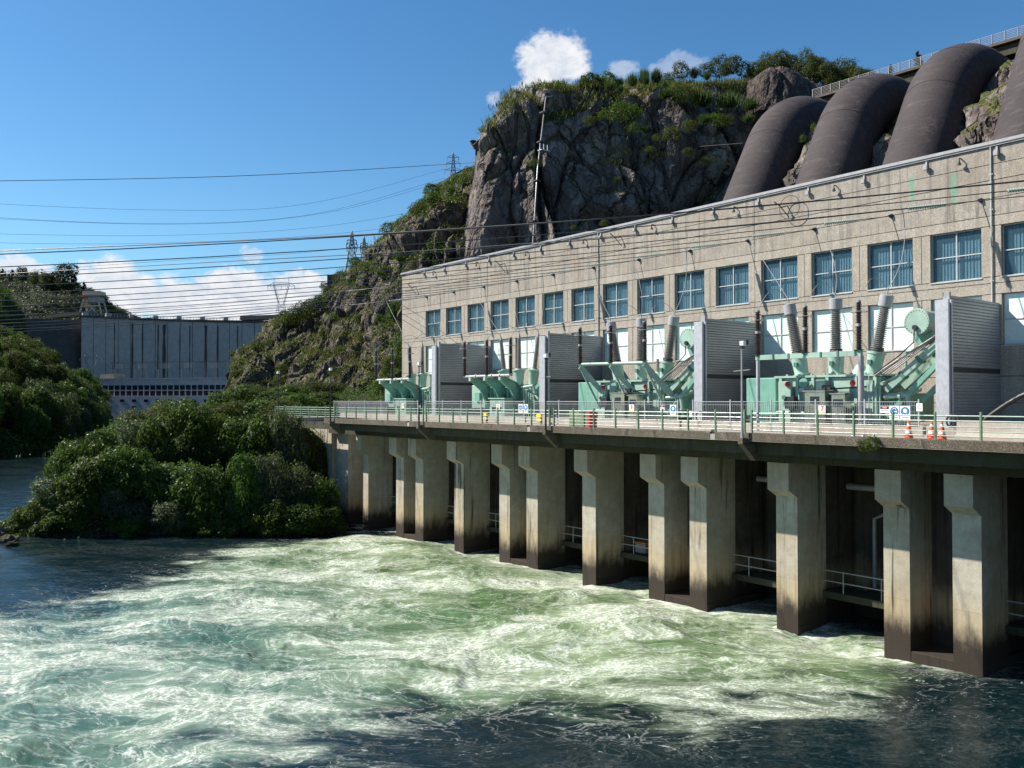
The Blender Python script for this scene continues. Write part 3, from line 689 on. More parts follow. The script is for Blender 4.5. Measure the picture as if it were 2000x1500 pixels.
# ridge far behind carrying the pylons, and hills beyond
rows = [[A3(640, 700, 330), A3(760, 560, 330), A3(850, 420, 330), A3(960, 340, 330)], [A3(640, 640, 380), A3(770, 540, 380), A3(855, 385, 380), A3(960, 330, 380)], [A3(640, 660, 480), A3(775, 600, 480), A3(860, 520, 480), A3(960, 480, 480)]]
terrain('pylon_ridge', loft(rows, 120, 60), lambda P: 4 * fbm(P / 30, 4), M['hillgreen'], 'green ridge behind the crag')
# left bank: near wooded spur, valley side, and the high hill
rows = [
 [A3(-900, 1100, 120), A3(-400, 960, 150), A3(-60, 896, 178), A3(60, 886, 196), A3(130, 872, 214), A3(182, 850, 262), A3(196, 838, 330)],
 [A3(-900, 800, 150), A3(-400, 760, 180), A3(-60, 780, 205), A3(60, 790, 225), A3(118, 800, 240), A3(160, 812, 290), A3(190, 818, 350)],
 [A3(-900, 600, 190), A3(-400, 640, 215), A3(-60, 700, 240), A3(40, 722, 262), A3(100, 752, 280), A3(150, 778, 320), A3(180, 792, 380)],
 [A3(-900, 520, 260), A3(-400, 600, 270), A3(-60, 690, 280), A3(30, 715, 300), A3(90, 750, 310), A3(140, 780, 350), A3(170, 800, 400)]]
LB, LBn = terrain('left_bank', loft(rows, 160, 110), lambda P: 2.5 * fbm(P / 22, 4), M['hillgreen'], 'wooded spur on the left bank of the river')
rows = [
 [A3(-900, 700, 300), A3(-300, 730, 320), A3(0, 760, 340), A3(60, 770, 350), A3(120, 790, 380), A3(190, 830, 410)],
 [A3(-900, 560, 360), A3(-300, 600, 380), A3(-40, 650, 400), A3(10, 676, 405), A3(66, 712, 415), A3(130, 762, 430)],
 [A3(-900, 470, 430), A3(-300, 520, 440), A3(-40, 570, 445), A3(-5, 600, 450), A3(20, 640, 455), A3(44, 680, 460)],
 [A3(-900, 400, 560), A3(-300, 470, 560), A3(-40, 552, 560), A3(0, 575, 560), A3(30, 610, 560), A3(50, 650, 560)]]
LV, LVn = terrain('left_valley_side', loft(rows, 150, 100), lambda P: 4 * fbm(P / 30, 5), M['hillgreen'], 'shaded valley side beside the far dam')
rows = [
 [A3(-900, 640, 600), A3(-200, 660, 600), A3(60, 650, 600), A3(150, 640, 610), A3(210, 632, 620), A3(270, 630, 640)],
 [A3(-900, 500, 680), A3(-200, 560, 680), A3(40, 570, 680), A3(130, 580, 680), A3(190, 602, 680), A3(250, 625, 680)],
 [A3(-900, 440, 800), A3(-200, 520, 800), A3(20, 548, 800), A3(110, 558, 800), A3(170, 586, 800), A3(240, 622, 800)],
 [A3(-900, 560, 1000), A3(-200, 640, 1000), A3(20, 660, 1000), A3(110, 670, 1000), A3(170, 680, 1000), A3(240, 690, 1000)]]
FH, FHn = terrain('far_hill', loft(rows, 120, 70), lambda P: 5 * fbm(P / 45, 5), M['hillgreen'], 'pine covered hill behind the far dam')
# bush covered promontory in front of the station's end
rows = [
 [(10, 93, -1.5), (11, 84.5, -1.5), (19, 79.5, -1.5), (30, 78, -1.5), (38.5, 80, -1.5), (44, 80, -1.5)],
 [(12.0, 96, -0.9), (13, 87, -0.5), (20, 81.5, -0.3), (30, 80, -0.2), (38.5, 82, 1.5), (44, 84, 2.5)],
 [(14, 103, -0.9), (17, 93, 1.0), (24, 88, 3.8), (33, 87, 5.0), (42, 90, 7.0), (50, 92, 9.0)],
 [(23, 124, -0.9), (25, 112, 1.5), (30, 108, 5.0), (38, 108, 8.5), (50, 108, 10.0), (62, 108, 12)],
 [(38, 165, -0.9), (40, 150, 0.5), (44, 142, 4), (50, 138, 9.5), (62, 135, 11), (76, 132, 14)],
 [(56, 240, -1.5), (58, 225, 0.5), (62, 205, 5), (66, 190, 9), (78, 180, 11), (92, 170, 14)]]
PR, PRn = terrain('promontory', loft(rows, 120, 110), lambda P: 0.5 * fbm(P / 4, 4), M['soil'], 'dark bank under the bushes between the river arms')
# ------------------------------------------------------------------ power station
XF, XP, XD, ZD, PER = 48.7, 39.5, 36.0, 10.29, 15.1
YL, YR = 81.6, 6.0                                   # ends of the building along the river
ROOF = 12 + (783 - 262.5) / 1700 * (48.7 / 1.079)    # parapet height
BAY = PER / 4
WY = [18.46 * XF / 44.5 + (16 - 1 - i) * BAY + 0 for i in range(17)]     # right-to-left handled below
PS = thing('power_station', 'long beige concrete power station with a grid of blue-blind windows above a pier-borne deck', 'power station', (XF, 44, 0))
win_y = [XF * 1.5776 - i * BAY for i in range(19)]   # left edge (+y side) of each window, from the far end
WW = 2.74
zu0, zu1 = 12 + 230 / 1700 * 48.9, 12 + 324.5 / 1700 * 48.9
zl0, zl1 = 12 + 110 / 1700 * 46.0 - .02, 12 + 210 / 1700 * 46.0
rng = random.Random(3)
def panel(x0, y0, y1, z0, z1, mat, name='concrete_panel', depth=0.6):
    g = 0.018; jx = rng.uniform(-0.006, 0.006)
    m = MB(); m.box(x0 + jx, x0 + depth, y0 + g, y1 - g, z0 + g, z1 - g); return m.build(name, mat, PS)
# backing so that nothing shows through the joints
m = MB(); m.box(XF + 0.58, XF + 0.7, YR, YL, ZD - 1, zl0); m.box(XF + 0.58, XF + 0.7, YR, YL, zl1, zu0); m.box(XF + 0.58, XF + 0.7, YR, YL, zu1, ROOF - .1)
for i, wy in enumerate(win_y):
    y1 = win_y[i - 1] - WW if i else YL
    m.box(XF + 0.58, XF + 0.7, wy + .02, y1 - .02, zl0, zl1); m.box(XF + 0.58, XF + 0.7, wy + .02, y1 - .02, zu0, zu1)
m.box(XF + .7, XF + 22, YL - .6, YL - .05, -1, ROOF - .15); m.box(XF + .7, XF + 22, YR, YR + .5, -1, ROOF - .15)
m.box(XF + 21.5, XF + 22, YR + .5, YL - .6, -1, ROOF - .15)
bw_ = m.build('backing_wall', M['facade'], PS)
m = MB(); m.box(XF + .7, XF + 21.5, YR + .5, YL - .6, ROOF - .9, ROOF - .5); m.build('roof', M['facade_top'], PS)
m = MB(); m.box(XF + 6, XF + 6.3, YR + .5, YL - .6, ZD, ROOF - .9); m.build('inner_wall', M['darkmetal'], PS)
joints = [YL] + [win_y[i] + (BAY - WW) / 2 for i in range(3, 19, 4)] + [YR]
bands = [(ZD - 1.0, 11.9), (11.9, 13.3), (13.3, zl0)]
up = [(zl1, zu0 - .35), (zu0 - .35, zu0), (zu1, zu1 + .55), (zu1 + .55, zu1 + 1.5), (zu1 + 1.5, zu1 + 2.45), (zu1 + 2.45, zu1 + 3.3), (zu1 + 3.3, ROOF - .25)]
for a, b in zip(joints[1:], joints[:-1]):
    for z0, z1 in bands + up:
        panel(XF + (0.0 if z1 < ROOF - 2 else -0.02), a, b, z0, z1, M['facade_top'] if z0 > zu1 + .3 else M['facade'])
for i, wy in enumerate(win_y):                       # piers of wall between the windows
    y1 = win_y[i - 1] - WW if i else YL
    for z0, z1 in ((zl0, zl1), (zu0, zu1)):
        mid = wy + (y1 - wy) * .5
        for ja in joints[1:-1]:
            if wy < ja < y1: mid = ja
        if i: panel(XF, wy, mid, z0, z1, M['facade'], 'wall_pier'); panel(XF, mid, y1, z0, z1, M['facade'], 'wall_pier')
        else: panel(XF, wy, y1, z0, z1, M['facade'], 'wall_pier')
panel(XF, YR, win_y[-1] - WW, zl0, zl1, M['facade'], 'wall_pier'); panel(XF, YR, win_y[-1] - WW, zu0, zu1, M['facade'], 'wall_pier')
m = MB(); m.box(XF - .12, XF + .75, YR, YL + .05, ROOF - .24, ROOF - .02); m.box(XF - .17, XF - .122, YR, YL + .08, ROOF - .14, ROOF + .03); m.build('coping', M['greypole'], PS)
# windows: one master of each kind, copied
def window(y1, z0, z1, milk):
    x = XF + .22; y0 = y1 - WW; yc = (y0 + y1) / 2; zc = (z0 + z1) / 2; f = .05
    fr = MB()
    fr.box(x - .03, x + .06, y0, y0 + f, z0, z1); fr.box(x - .03, x + .06, y1 - f, y1, z0, z1)
    fr.box(x - .03, x + .06, y0 + f, y1 - f, z0, z0 + f); fr.box(x - .03, x + .06, y0 + f, y1 - f, z1 - f, z1)
    fr.box(x - .05, x + .05, yc - .032, yc + .032, z0 + f, z1 - f)
    fr.box(x - .045, x + .045, y0 + f, yc - .032, zc - .028, zc + .028); fr.box(x - .045, x + .045, yc + .032, y1 - f, zc - .028, zc + .028)
    w_ = fr.build('window', M['offwhite'], PS)
    for a, b in ((y0 + f, yc - .032), (yc + .032, y1 - f)):
        for c, d in ((z0 + f, zc - .028), (zc + .028, z1 - f)):
            p = MB(); p.box(x, x + .012, a, b, c, d); sub(p, 'pane', M['milk'] if milk else M['glass'], w_, PS)
    s_ = MB(); s_.box(XF - .05, x - .03, y0 - .04, y1 + .04, z0 - .07, z0 - .005); sub(s_, 'sill', M['offwhite'], w_, PS)
    if not milk:
        bl = MB(); n = 15; e = rng.uniform(-.02, .02); top = z1 - f - (rng.uniform(0, .12) if rng.random() < .6 else rng.uniform(.2, .8)); pts = []
        for k in range(n):                           # hanging blind strips, each turned a little
            a = y0 + f + (y1 - y0 - 2 * f) * k / n; b = y0 + f + (y1 - y0 - 2 * f) * (k + 1) / n
            tw = rng.uniform(.03, .075); bl.add([(x + .16, a, z0 + f), (x + .16 + tw, b + .012, z0 + f), (x + .16 + tw, b + .012, top), (x + .16, a, top)], [(0, 1, 2, 3)])
        sub(bl, 'blind', M['blind'], w_, PS)
    else:
        bl = MB(); bl.box(x + .1, x + .13, y0 + f, y1 - f, z0 + f, z1 - f); sub(bl, 'lining', M['milk'], w_, PS)
    return w_
for i, wy in enumerate(win_y):
    window(wy, zu0, zu1, False)
    window(wy, zl0, zl1, True)
# floodlights hung under the coping
for i, wy in enumerate(win_y):
    y = wy + .15; m = MB(); m.box(XF - .10, XF - .03, y - .05, y + .05, ROOF - .75, ROOF - .3); m.box(XF - .26, XF - .10, y - .12, y + .12, ROOF - .80, ROOF - .55, .02)
    fl = m.build('floodlight', M['greypole'], PS)
    if i % 2 == 0:
        m = MB(); m.tube([(XF - .02, y - 1.9, ROOF - .55), (XF - .25, y - 1.9, ROOF - .55), (XF - .25, y - 1.9, ROOF - .75)], .035); m.tube([(XF - .25, y - 1.9, ROOF - .75), (XF - .25, y - 1.9, ROOF - .92)], [.05, .12], 8); m.build('small_lamp', M['darkmetal'], PS)
for px, z0 in ((1938, 16.0), (1169, 16.4)):
    y = on_x(px, 500, XF).y; m = MB(); m.tube([(XF - .07, y, ROOF - .26), (XF - .07, y, z0)], .042, 8)
    for z in np.arange(z0 + .5, ROOF - .5, 1.9): m.box(XF - .09, XF + .0, y - .09, y + .09, z - .03, z + .03)
    m.build('downpipe', M['offwhite'], PS)
# bare old stay brackets with a ring, and copper-green run-off stains sit on the wall
for px, py in ((1537, 402), (1212, 462), (812, 560), (985, 515)):
    p = on_x(px, py, XF - .05); m = MB()
    m.tube([p, (XF - .5, p.y + .1, p.z - .15), (XF - .7, p.y + .5, p.z + .25)], .04); m.tube([(XF - .1, p.y - .2, p.z - .8), (XF - .55, p.y + .15, p.z - .1)], .03)
    if px == 1537: m.tube([(XF - .35, p.y - .4 + .75 * math.cos(a), p.z - .2 + .75 * math.sin(a)) for a in np.linspace(0, 6.283, 22)], .02)
    m.build('stay_bracket', M['darkmetal'], PS)

# ------------------------------------------------------------------ deck and substructure
DK = thing('pier_deck', 'long cantilevered concrete deck with a mossy edge in front of the power station', 'deck', (XD, 45, ZD))
def deckseg(y0, y1):
    m = MB(); m.box(XD + .012, XF - .02, y0, y1, ZD - .30, ZD); return m.build('slab', M['deckslab'], DK)
YE = 85.2
for k in range(5):
    a = 13.9 + (k - 1) * PER; deckseg(a + .01, min(a + PER, YE) - .01)
    m = MB(); m.box(XD, XD + .6, a + .30, min(a + PER, YE), ZD - .29, ZD + .11, .02); m.box(XD + .08, XD + .6, a, a + .30, ZD - .27, ZD + .05)
    m.build('edge_beam', M['fascia'], DK)
m = MB(); m.prism([(XD + .02, YE - .02), (XD + 1.2, YE + 3.6), (XF - 3, YE + 3.6), (XF - .02, YE - .02)], ZD - .4, ZD - .002, 'z'); m.build('slab', M['deckslab'], DK)
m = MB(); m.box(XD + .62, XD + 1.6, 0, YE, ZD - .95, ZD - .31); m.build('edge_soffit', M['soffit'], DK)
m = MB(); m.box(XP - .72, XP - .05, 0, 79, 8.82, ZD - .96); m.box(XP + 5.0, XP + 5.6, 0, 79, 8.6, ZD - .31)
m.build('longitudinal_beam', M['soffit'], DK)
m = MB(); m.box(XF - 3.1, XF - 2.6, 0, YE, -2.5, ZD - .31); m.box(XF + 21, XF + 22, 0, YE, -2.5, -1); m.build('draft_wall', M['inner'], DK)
pier_y = []
for k in range(-1, 4):
    o = k * PER
    pier_y += [('pair', 17.34 + o, 18.59 + o), ('pair', 20.55 + o, 21.82 + o), ('single', 26.5 + o, 27.78 + o)]
pier_y = [p for p in pier_y if -2 < p[1] < 79]
pier_y = [(p[0], 72.2, 73.2) if p[1] > 71 and p[0] == 'single' else p for p in pier_y]
pier_labels = {}
vis = sorted([p for p in pier_y if p[1] > 15 and p[1] < 74], key=lambda p: p[1])
ORDW = ['nearest', 'second', 'third', 'fourth', 'fifth', 'sixth', 'seventh', 'eighth', 'ninth', 'tenth', 'eleventh', 'twelfth', 'thirteenth', 'fourteenth', 'fifteenth', 'sixteenth', 'seventeenth', 'eighteenth', 'nineteenth', 'twentieth',
        'twenty-first', 'twenty-second', 'twenty-third', 'twenty-fourth', 'twenty-fifth', 'twenty-sixth', 'twenty-seventh', 'twenty-eighth', 'twenty-ninth', 'thirtieth']
def ordw(i):
    if i == 0: return 'first'
    if i < 20: return ORDW[i]
    tens = ['', '', 'twenty', 'thirty', 'forty', 'fifty', 'sixty', 'seventy', 'eighty', 'ninety', 'hundred']
    t, u = divmod(i + 1, 10)
    if u == 0: return {20: 'twentieth', 30: 'thirtieth', 40: 'fortieth', 50: 'fiftieth', 60: 'sixtieth', 70: 'seventieth', 80: 'eightieth', 90: 'ninetieth', 100: 'hundredth'}[i + 1]
    return tens[t] + '-' + ['', 'first', 'second', 'third', 'fourth', 'fifth', 'sixth', 'seventh', 'eighth', 'ninth'][u]
for kind, y0, y1 in pier_y:
    n = vis.index((kind, y0, y1)) if (kind, y0, y1) in vis else None
    where = ('%s stained concrete pier from the right under the deck, %s' % (ordw(n), 'standing alone' if kind == 'single' else 'sharing its footing with a neighbour')) if n is not None else '%s pier beyond the right edge of the view, under the near end of the deck' % ordw(sorted(q[1] for q in pier_y if q not in vis).index(y0))
    if n == 0: where = 'tallest-looking concrete pier, first from the right under the deck, with a dark wet foot'
    T_ = thing('concrete_pier', where, 'pier', (XP, (y0 + y1) / 2, 0), 'concrete piers under the station deck')
    m = MB(); xe = XP + 2.6
    m.prism([(XP, -2.2), (xe, -2.2), (xe, 8.8), (XP, 8.8)], y0, y1, 'y'); m.build('shaft', M['pier'], T_)
    m = MB(); m.prism([(XP - .75, 7.38), (XP - .003, 6.98), (XP - .003, 8.79), (XP - .75, 8.79)], y0 + .0, y1 - .0, 'y'); m.build('corbel', M['pier'], T_)
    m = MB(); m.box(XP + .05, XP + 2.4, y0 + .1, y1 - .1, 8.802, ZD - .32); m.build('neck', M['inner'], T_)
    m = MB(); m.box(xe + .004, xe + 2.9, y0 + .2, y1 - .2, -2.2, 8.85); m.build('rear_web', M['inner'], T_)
    if kind == 'single':
        m = MB(); m.box(XP + .05, xe - .1, y0 - .035, y1 + .035, -2.2, .34, .03); m.build('footing', M['pier'], T_)
    for z in (2.75, 6.0):                              # cast lift lines: thin raised lips
        m = MB(); m.box(XP - .008, xe + .008, y0 - .008, y1 + .008, z - .012, z + .012); m.build('lift_joint', M['pier'], T_)
prs = [(17.34 + k * PER, 21.82 + k * PER) for k in range(-1, 4)]
for a, b in prs:
    m = MB(); m.box(XP + .02, XP + 5, a - .04, b + .04, -2.2, .42, .04); m.build('footing', M['pier'], DK)
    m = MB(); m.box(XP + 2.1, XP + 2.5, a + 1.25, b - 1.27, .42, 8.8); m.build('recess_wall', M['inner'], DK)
# abutment
AB = thing('abutment', 'concrete abutment with a slanting wing wall where the bushes meet the deck', 'abutment', (XP, 82, 0))
m = MB(); m.box(XP, XP + 6, 76.2, 79.0, -2.2, ZD - .45); m.build('end_wall', M['pier'], AB)
m = MB(); m.prism([(79.02, -2.2), (79.02, ZD - .5), (87.2, ZD - .5), (86.5, 8.6), (81.5, 5.4), (80.4, -2.2)], XP - .35, XP + .5, 'x'); m.build('wing_wall', M['pier'], AB)
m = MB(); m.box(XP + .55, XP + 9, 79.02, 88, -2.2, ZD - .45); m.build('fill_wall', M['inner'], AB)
# service walkways between the piers
ys = sorted([(p[1], p[2]) for p in pier_y])
nw = 0
for (a0, a1), (b0, b1) in zip(ys[:-1], ys[1:]):
    if b0 < 15: continue
    pair = (b0 - a1) < 2.5
    lab = 'rusty walkway with a thin handrail slung between the %s and %s piers from the right' % (ordw(nw), ordw(nw + 1)); nw += 1
    if a1 < 17: lab = 'service walkway with thin handrail right of the nearest pier'; nw = 0
    T_ = thing('service_walkway', lab, 'walkway', (XP + 3, (a1 + b0) / 2, 1.7), 'service walkways between the piers')
    x0 = XP + (2.6 if not pair else 2.7); m = MB(); m.box(x0 - .35, x0 + 1.3, a1 + .02, b0 - .02, 1.55, 1.9); m.build('slab', M['soffit'], T_)  # dark soffit concrete carries the shade between the piers as slab colour
    for z in (2.45, 3.0):
        m = MB(); m.tube([(x0 - .28, a1 + .03, z), (x0 - .28, b0 - .03, z)], .032, 6); m.build('handrail', M['wirelight'], T_)
    for q in ([.3, .75] if not pair else [.8]):
        y = a1 + (b0 - a1) * q; m = MB(); m.tube([(x0 - .28, y, 1.9), (x0 - .28, y, 3.0)], .03, 6); m.build('post', M['wirelight'], T_)
# pipes and gear in the dark behind the piers
for k in range(-1, 5):
    o = k * PER
    T_ = thing('cooling_pipes', 'grey cooling water pipe in the dark %s bay behind the piers' % ordw(k + 1), 'pipe', (XP + 4.4, 24 + o, 4), 'cooling pipes behind the piers')
    m = MB(); m.tube([(XP + 4.6, 21.9 + o, 7.3), (XP + 4.6, 26.4 + o, 7.3)], .17, 12); m.tube([(XP + 4.6, 27.9 + o, 7.3), (XP + 4.6, 32.3 + o, 7.3)], .17, 12); m.build('main_pipe', M['greypole'], T_, 40)
    m = MB(); m.tube([(XP + 5.2, 25.2 + o, 1.9), (XP + 5.2, 25.2 + o, 5.6), (XP + 5.2, 24.6 + o, 5.9)], .11, 8); m.tube([(XP + 5.2, 24.3 + o, 1.9), (XP + 5.2, 24.3 + o, 5.2)], .2, 8); m.build('riser', M['greypole'], T_, 40)
for k, lab in ((1, 'pale pump box with a rusty lid on the walkway in the middle bay'),):
    p = on_x(1257, 1052, XP + 3.3); T_ = thing('pump_box', lab, 'box', (p.x, p.y, 1.9))
    m = MB(); m.box(p.x - .35, p.x + .35, p.y - .45, p.y + .45, 1.9, 2.5, .02); m.build('box_body', M['kerb'], T_)
    m = MB(); m.box(p.x - .38, p.x + .38, p.y - .48, p.y + .48, 2.5, 2.62); m.build('lid', M['rustorange'], T_)

# kerb upstand behind the railing
KERB_X = 41.0
m = MB()
for k in range(-1, 4):
    m.box(KERB_X, KERB_X + .32, 20.6 + k * PER + .02, 20.5 + (k + 1) * PER - .02, ZD + .001, ZD + .46, .02)
K_ = m.build('kerb_wall', M['kerb']); tag(K_, 'low concrete upstand carrying the fence along the deck', 'kerb')

# ------------------------------------------------------------------ edge railing
segn = ['nearest the camera', 'opposite transformer seven', 'opposite transformer eight', 'opposite transformer nine', 'at the far end of the deck']
rz = [.15, .35, .54, .77, .98]
bracket_y = [27.1 - PER + k * PER for k in range(6)]
postmesh = None
for k in range(5):
    y0, y1 = bracket_y[k] + .22, min(bracket_y[k + 1] - .22, YE)
    T_ = thing('edge_railing', 'pale green five-bar railing section on the deck edge, ' + segn[k], 'railing', (XD + .25, y0, ZD), 'green railing sections along the deck edge')
    for j, z in enumerate(rz):
        m = MB(); rr = .034 if j in (3, 4) else .022; m.tube([(XD + .25, y0, ZD + .11 + z), (XD + .25, y1, ZD + .11 + z)], rr, 6); m.build('rail', M['rail'], T_)
    n = int(round((y1 - y0) / 1.82))
    for j in range(n + 1):
        y = (y1 - y0) * j / n
        if postmesh is None:
            m = MB(); m.box(-.05, -.01, -.035, .035, 0, 1.16); m.box(.015, .055, -.035, .035, 0, 1.16); m.box(-.012, .02, -.02, .02, .2, 1.1); m.box(-.08, .08, -.08, .08, -.0, .02); postmesh = m.mesh('railing_post', M['railpost'])
        link('post', postmesh, T_, (0, y, .10))
T_ = thing('edge_railing', 'railing return running back from the far corner of the deck', 'railing', (XD + .25, YE, ZD), 'green railing sections along the deck edge')
for z in rz:
    m = MB(); m.tube([(XD + .25, YE + .05, ZD + .11 + z), (XD + 1.3, YE + 3.4, ZD + .11 + z), (XD + 6, YE + 3.4, ZD + .11 + z)], .026, 6); m.build('rail', M['rail'], T_)
for dx, dy in ((.55, 1.6), (1.05, 3.4), (3, 3.4), (5, 3.4)): link('post', postmesh, T_, (dx, dy, .0))

# ------------------------------------------------------------------ lamp posts on brackets outside the railing
names = ['lamp post with a small white floodlight right of the ribbed wall by transformer seven', 'lamp post standing before the tall ribbed wall by transformer eight', 'lamp post at the edge of the deck before transformer ten',
         'slim lamp post among the bushes near the far end of the railing', 'last lamp post at the far left corner of the deck']
for k, lab in enumerate(names):
    y = 27.1 + k * 15.12; x = XD - .25
    if k == 4: y = 84.2
    T_ = thing('lamp_post', lab, 'lamp post', (x, y, ZD), 'lamp posts along the deck edge')
    m = MB(); m.tube([(x, y, ZD - .3), (x, y, ZD + 1.2), (x, y, ZD + 4.35)], [.075, .055, .04], 8); m.build('pole', M['darkmetal'] if k else M['greypole'], T_, 40)
    m = MB(); m.box(x - .15, x + .7, y - .14, y + .14, ZD - .42, ZD - .14); m.prism([(x - .12, ZD - .43), (x + 1.4, ZD - .43), (x + 1.4, ZD - 1.3), (x + .9, ZD - 1.3)], y - .16, y + .16, 'y'); m.build('bracket', M['fascia'], T_)
    m = MB(); m.box(x - .16, x + .06, y - .24, y + .02, ZD + 4.45, ZD + 4.68, .02); m.box(x - .17, x - .162, y - .22, y, ZD + 4.47, ZD + 4.66); hd = m.build('lamp_head', M['white'], T_)
    m = MB(); m.box(x + .07, x + .22, y - .26, y + .06, ZD + 4.5, ZD + 4.76, .02); m.box(x - .1, x + .2, y - .05, y + .05, ZD + 4.35, ZD + 4.42); m.build('lamp_back', M['darkmetal'], T_)
    if k in (0, 1):
        m = MB(); m.tube([(x, y - .5, ZD + 3.25), (x, y + .5, ZD + 3.2)], .018, 5); m.build('aerial', M['wirelight'], T_)

# ------------------------------------------------------------------ fire walls between the transformers
bw = ['tall ribbed grey fire wall at the right, reaching to the station wall', 'ribbed grey fire wall between transformers seven and eight, lower half darker', 'ribbed grey fire wall between transformers eight and nine with a pale top strip', 'smallest-looking ribbed grey fire wall, leftmost, behind the lamp post']
for k, lab in enumerate(bw):
    y = 20.4 + k * PER; x0, x1 = 42.5, XF - .03; zt = 17.18
    T_ = thing('fire_wall', lab, 'fire wall', (x0, y, ZD), 'ribbed fire walls between the transformers')
    m = MB(); m.box(x0 + .45, x1, y - .07, y + .07, ZD + .02, zt); m.build('core', M['greypole'], T_)
    def rib(z0, z1, name):
        m = MB(); n = int((z1 - z0) / .155); h = (z1 - z0) / n
        for sgn in (-1, 1):
            off = y + sgn * .075; vs = []; fs = []
            for i in range(n):
                za = z0 + i * h
                for zz, dd in ((za, .0), (za + h * .22, .03), (za + h * .84, .03), (za + h, .0)): vs += [(x0 + .46, off + sgn * dd, zz), (x1 - .01, off + sgn * dd, zz)]
            for i in range(n * 4 - 1): fs.append((2 * i, 2 * i + 1, 2 * i + 3, 2 * i + 2))
            m.add(vs, fs)
        return m.build(name, M['clad'], T_)
    zm = ZD + 3.25
    rib(ZD + .05, zm - .12, 'lower_cladding'); rib(zm + .12, zt - .01, 'upper_cladding')
    m = MB(); m.box(x0 + .47, x1 - .02, y - .10, y + .10, zm - .115, zm + .115); m.build('waist_rail', M['darkmetal'], T_)
    m = MB(); m.box(x0 - .02, x0 + .12, y - .32, y + .32, ZD + .3, zt - .25); m.box(x0 + .121, x0 + .3, y - .14, y + .14, ZD + .3, zt - .25); m.box(x0 + .301, x0 + .44, y - .32, y + .32, ZD + .3, zt - .25)
    m.build('steel_column', M['galv'], T_)
    m = MB(); m.box(x0 + .445, x0 + .62, y - .16, y + .16, ZD, zt + .14); m.build('end_post', M['greypole'], T_)
    m = MB(); m.prism([(x0 - 1.5, ZD), (x0 - .4, ZD + .46), (x0 + 1.3, ZD + .46), (x0 + 1.3, ZD)], y - .85, y + .95, 'y'); m.box(x0 - .2, x0 + .6, y - .42, y + .42, ZD + .461, ZD + .52); m.build('footing', M['kerb'], T_)
    if k < 2:
        m = MB(); c = Vector((x0 - 1.0, y - .95, ZD + .75)); m.tube([c + Vector((0, .3 * math.cos(a), .3 * math.sin(a))) for a in np.linspace(0, 6.283, 18)], .05, 6); m.build('hose_reel', M['darkmetal'], T_)
# jersey barriers
jb = ['long pale concrete barrier at the right edge behind the railing', 'second pale concrete barrier cut by the right edge of the view']
for k, lab in enumerate(jb):
    y1 = 18.35 - k * 3.75; y0 = y1 - 3.6; T_ = MB(); x = 39.3
    T_.prism([(x, ZD), (x + .62, ZD), (x + .62, ZD + .12), (x + .46, ZD + .32), (x + .40, ZD + .84), (x + .22, ZD + .84), (x + .16, ZD + .32), (x, ZD + .12)], y0, y1, 'y')
    o = T_.build('concrete_barrier', M['kerb']); tag(o, lab, 'barrier', 'concrete barriers on the deck')
# cones
cones = [(1775, 'leftmost of three orange traffic cones by the railing'), (1820, 'middle orange traffic cone of the three by the railing'), (1840, 'rightmost orange traffic cone, beside the ribbed wall foot')]
for px, lab in cones:
    p = on_x(px, 860, XD + 1.0); x, y, z = p.x, p.y, ZD
    T_ = thing('traffic_cone', lab, 'cone', (x, y, z), 'orange traffic cones')
    R0, H = .19, .88; rr = lambda h: R0 * (1 - h / H) + .022
    m = MB(); m.box(x - .24, x + .24, y - .24, y + .24, z + .002, z + .04, .01); m.build('base', M['orange'], T_)
    for a, b, mm, nm in ((.04, .30, 'orange', 'cone_body'), (.30, .46, 'white', 'white_band'), (.46, .60, 'orange', 'cone_body'), (.60, .72, 'white', 'white_band'), (.72, .88, 'orange', 'cone_tip')):
        m = MB(); m.tube([(x, y, z + a), (x, y, z + b)], [rr(a), rr(b)], 16); m.build(nm, M[mm], T_, 50)

# ------------------------------------------------------------------ fences in front of the transformers
def text_mesh(s_, size, mat):
    cu = bpy.data.curves.new('text', 'FONT'); cu.body = s_; cu.size = size; cu.align_x = 'CENTER'; cu.align_y = 'CENTER'; cu.extrude = 0.002; cu.offset = size * .012
    ob = bpy.data.objects.new('text', cu); C.objects.link(ob); dg = bpy.context.evaluated_depsgraph_get(); me = bpy.data.meshes.new_from_object(ob.evaluated_get(dg))
    bpy.data.objects.remove(ob); setmat(me, mat); return me
def text_on(s_, size, mat, parent, rel, name='lettering'):
    o = link(name, text_mesh(s_, size, mat), parent, rel)
    o.rotation_euler = Matrix(((0, 0, -1), (-1, 0, 0), (0, 1, 0))).to_euler(); return o
def disc(m, x, y, z, r, n=24, th=.004):
    m.tube([(x, y, z), (x - th, y, z)], r, n)
fence_bar = None
NW = ['seven', 'eight', 'nine', 'ten']
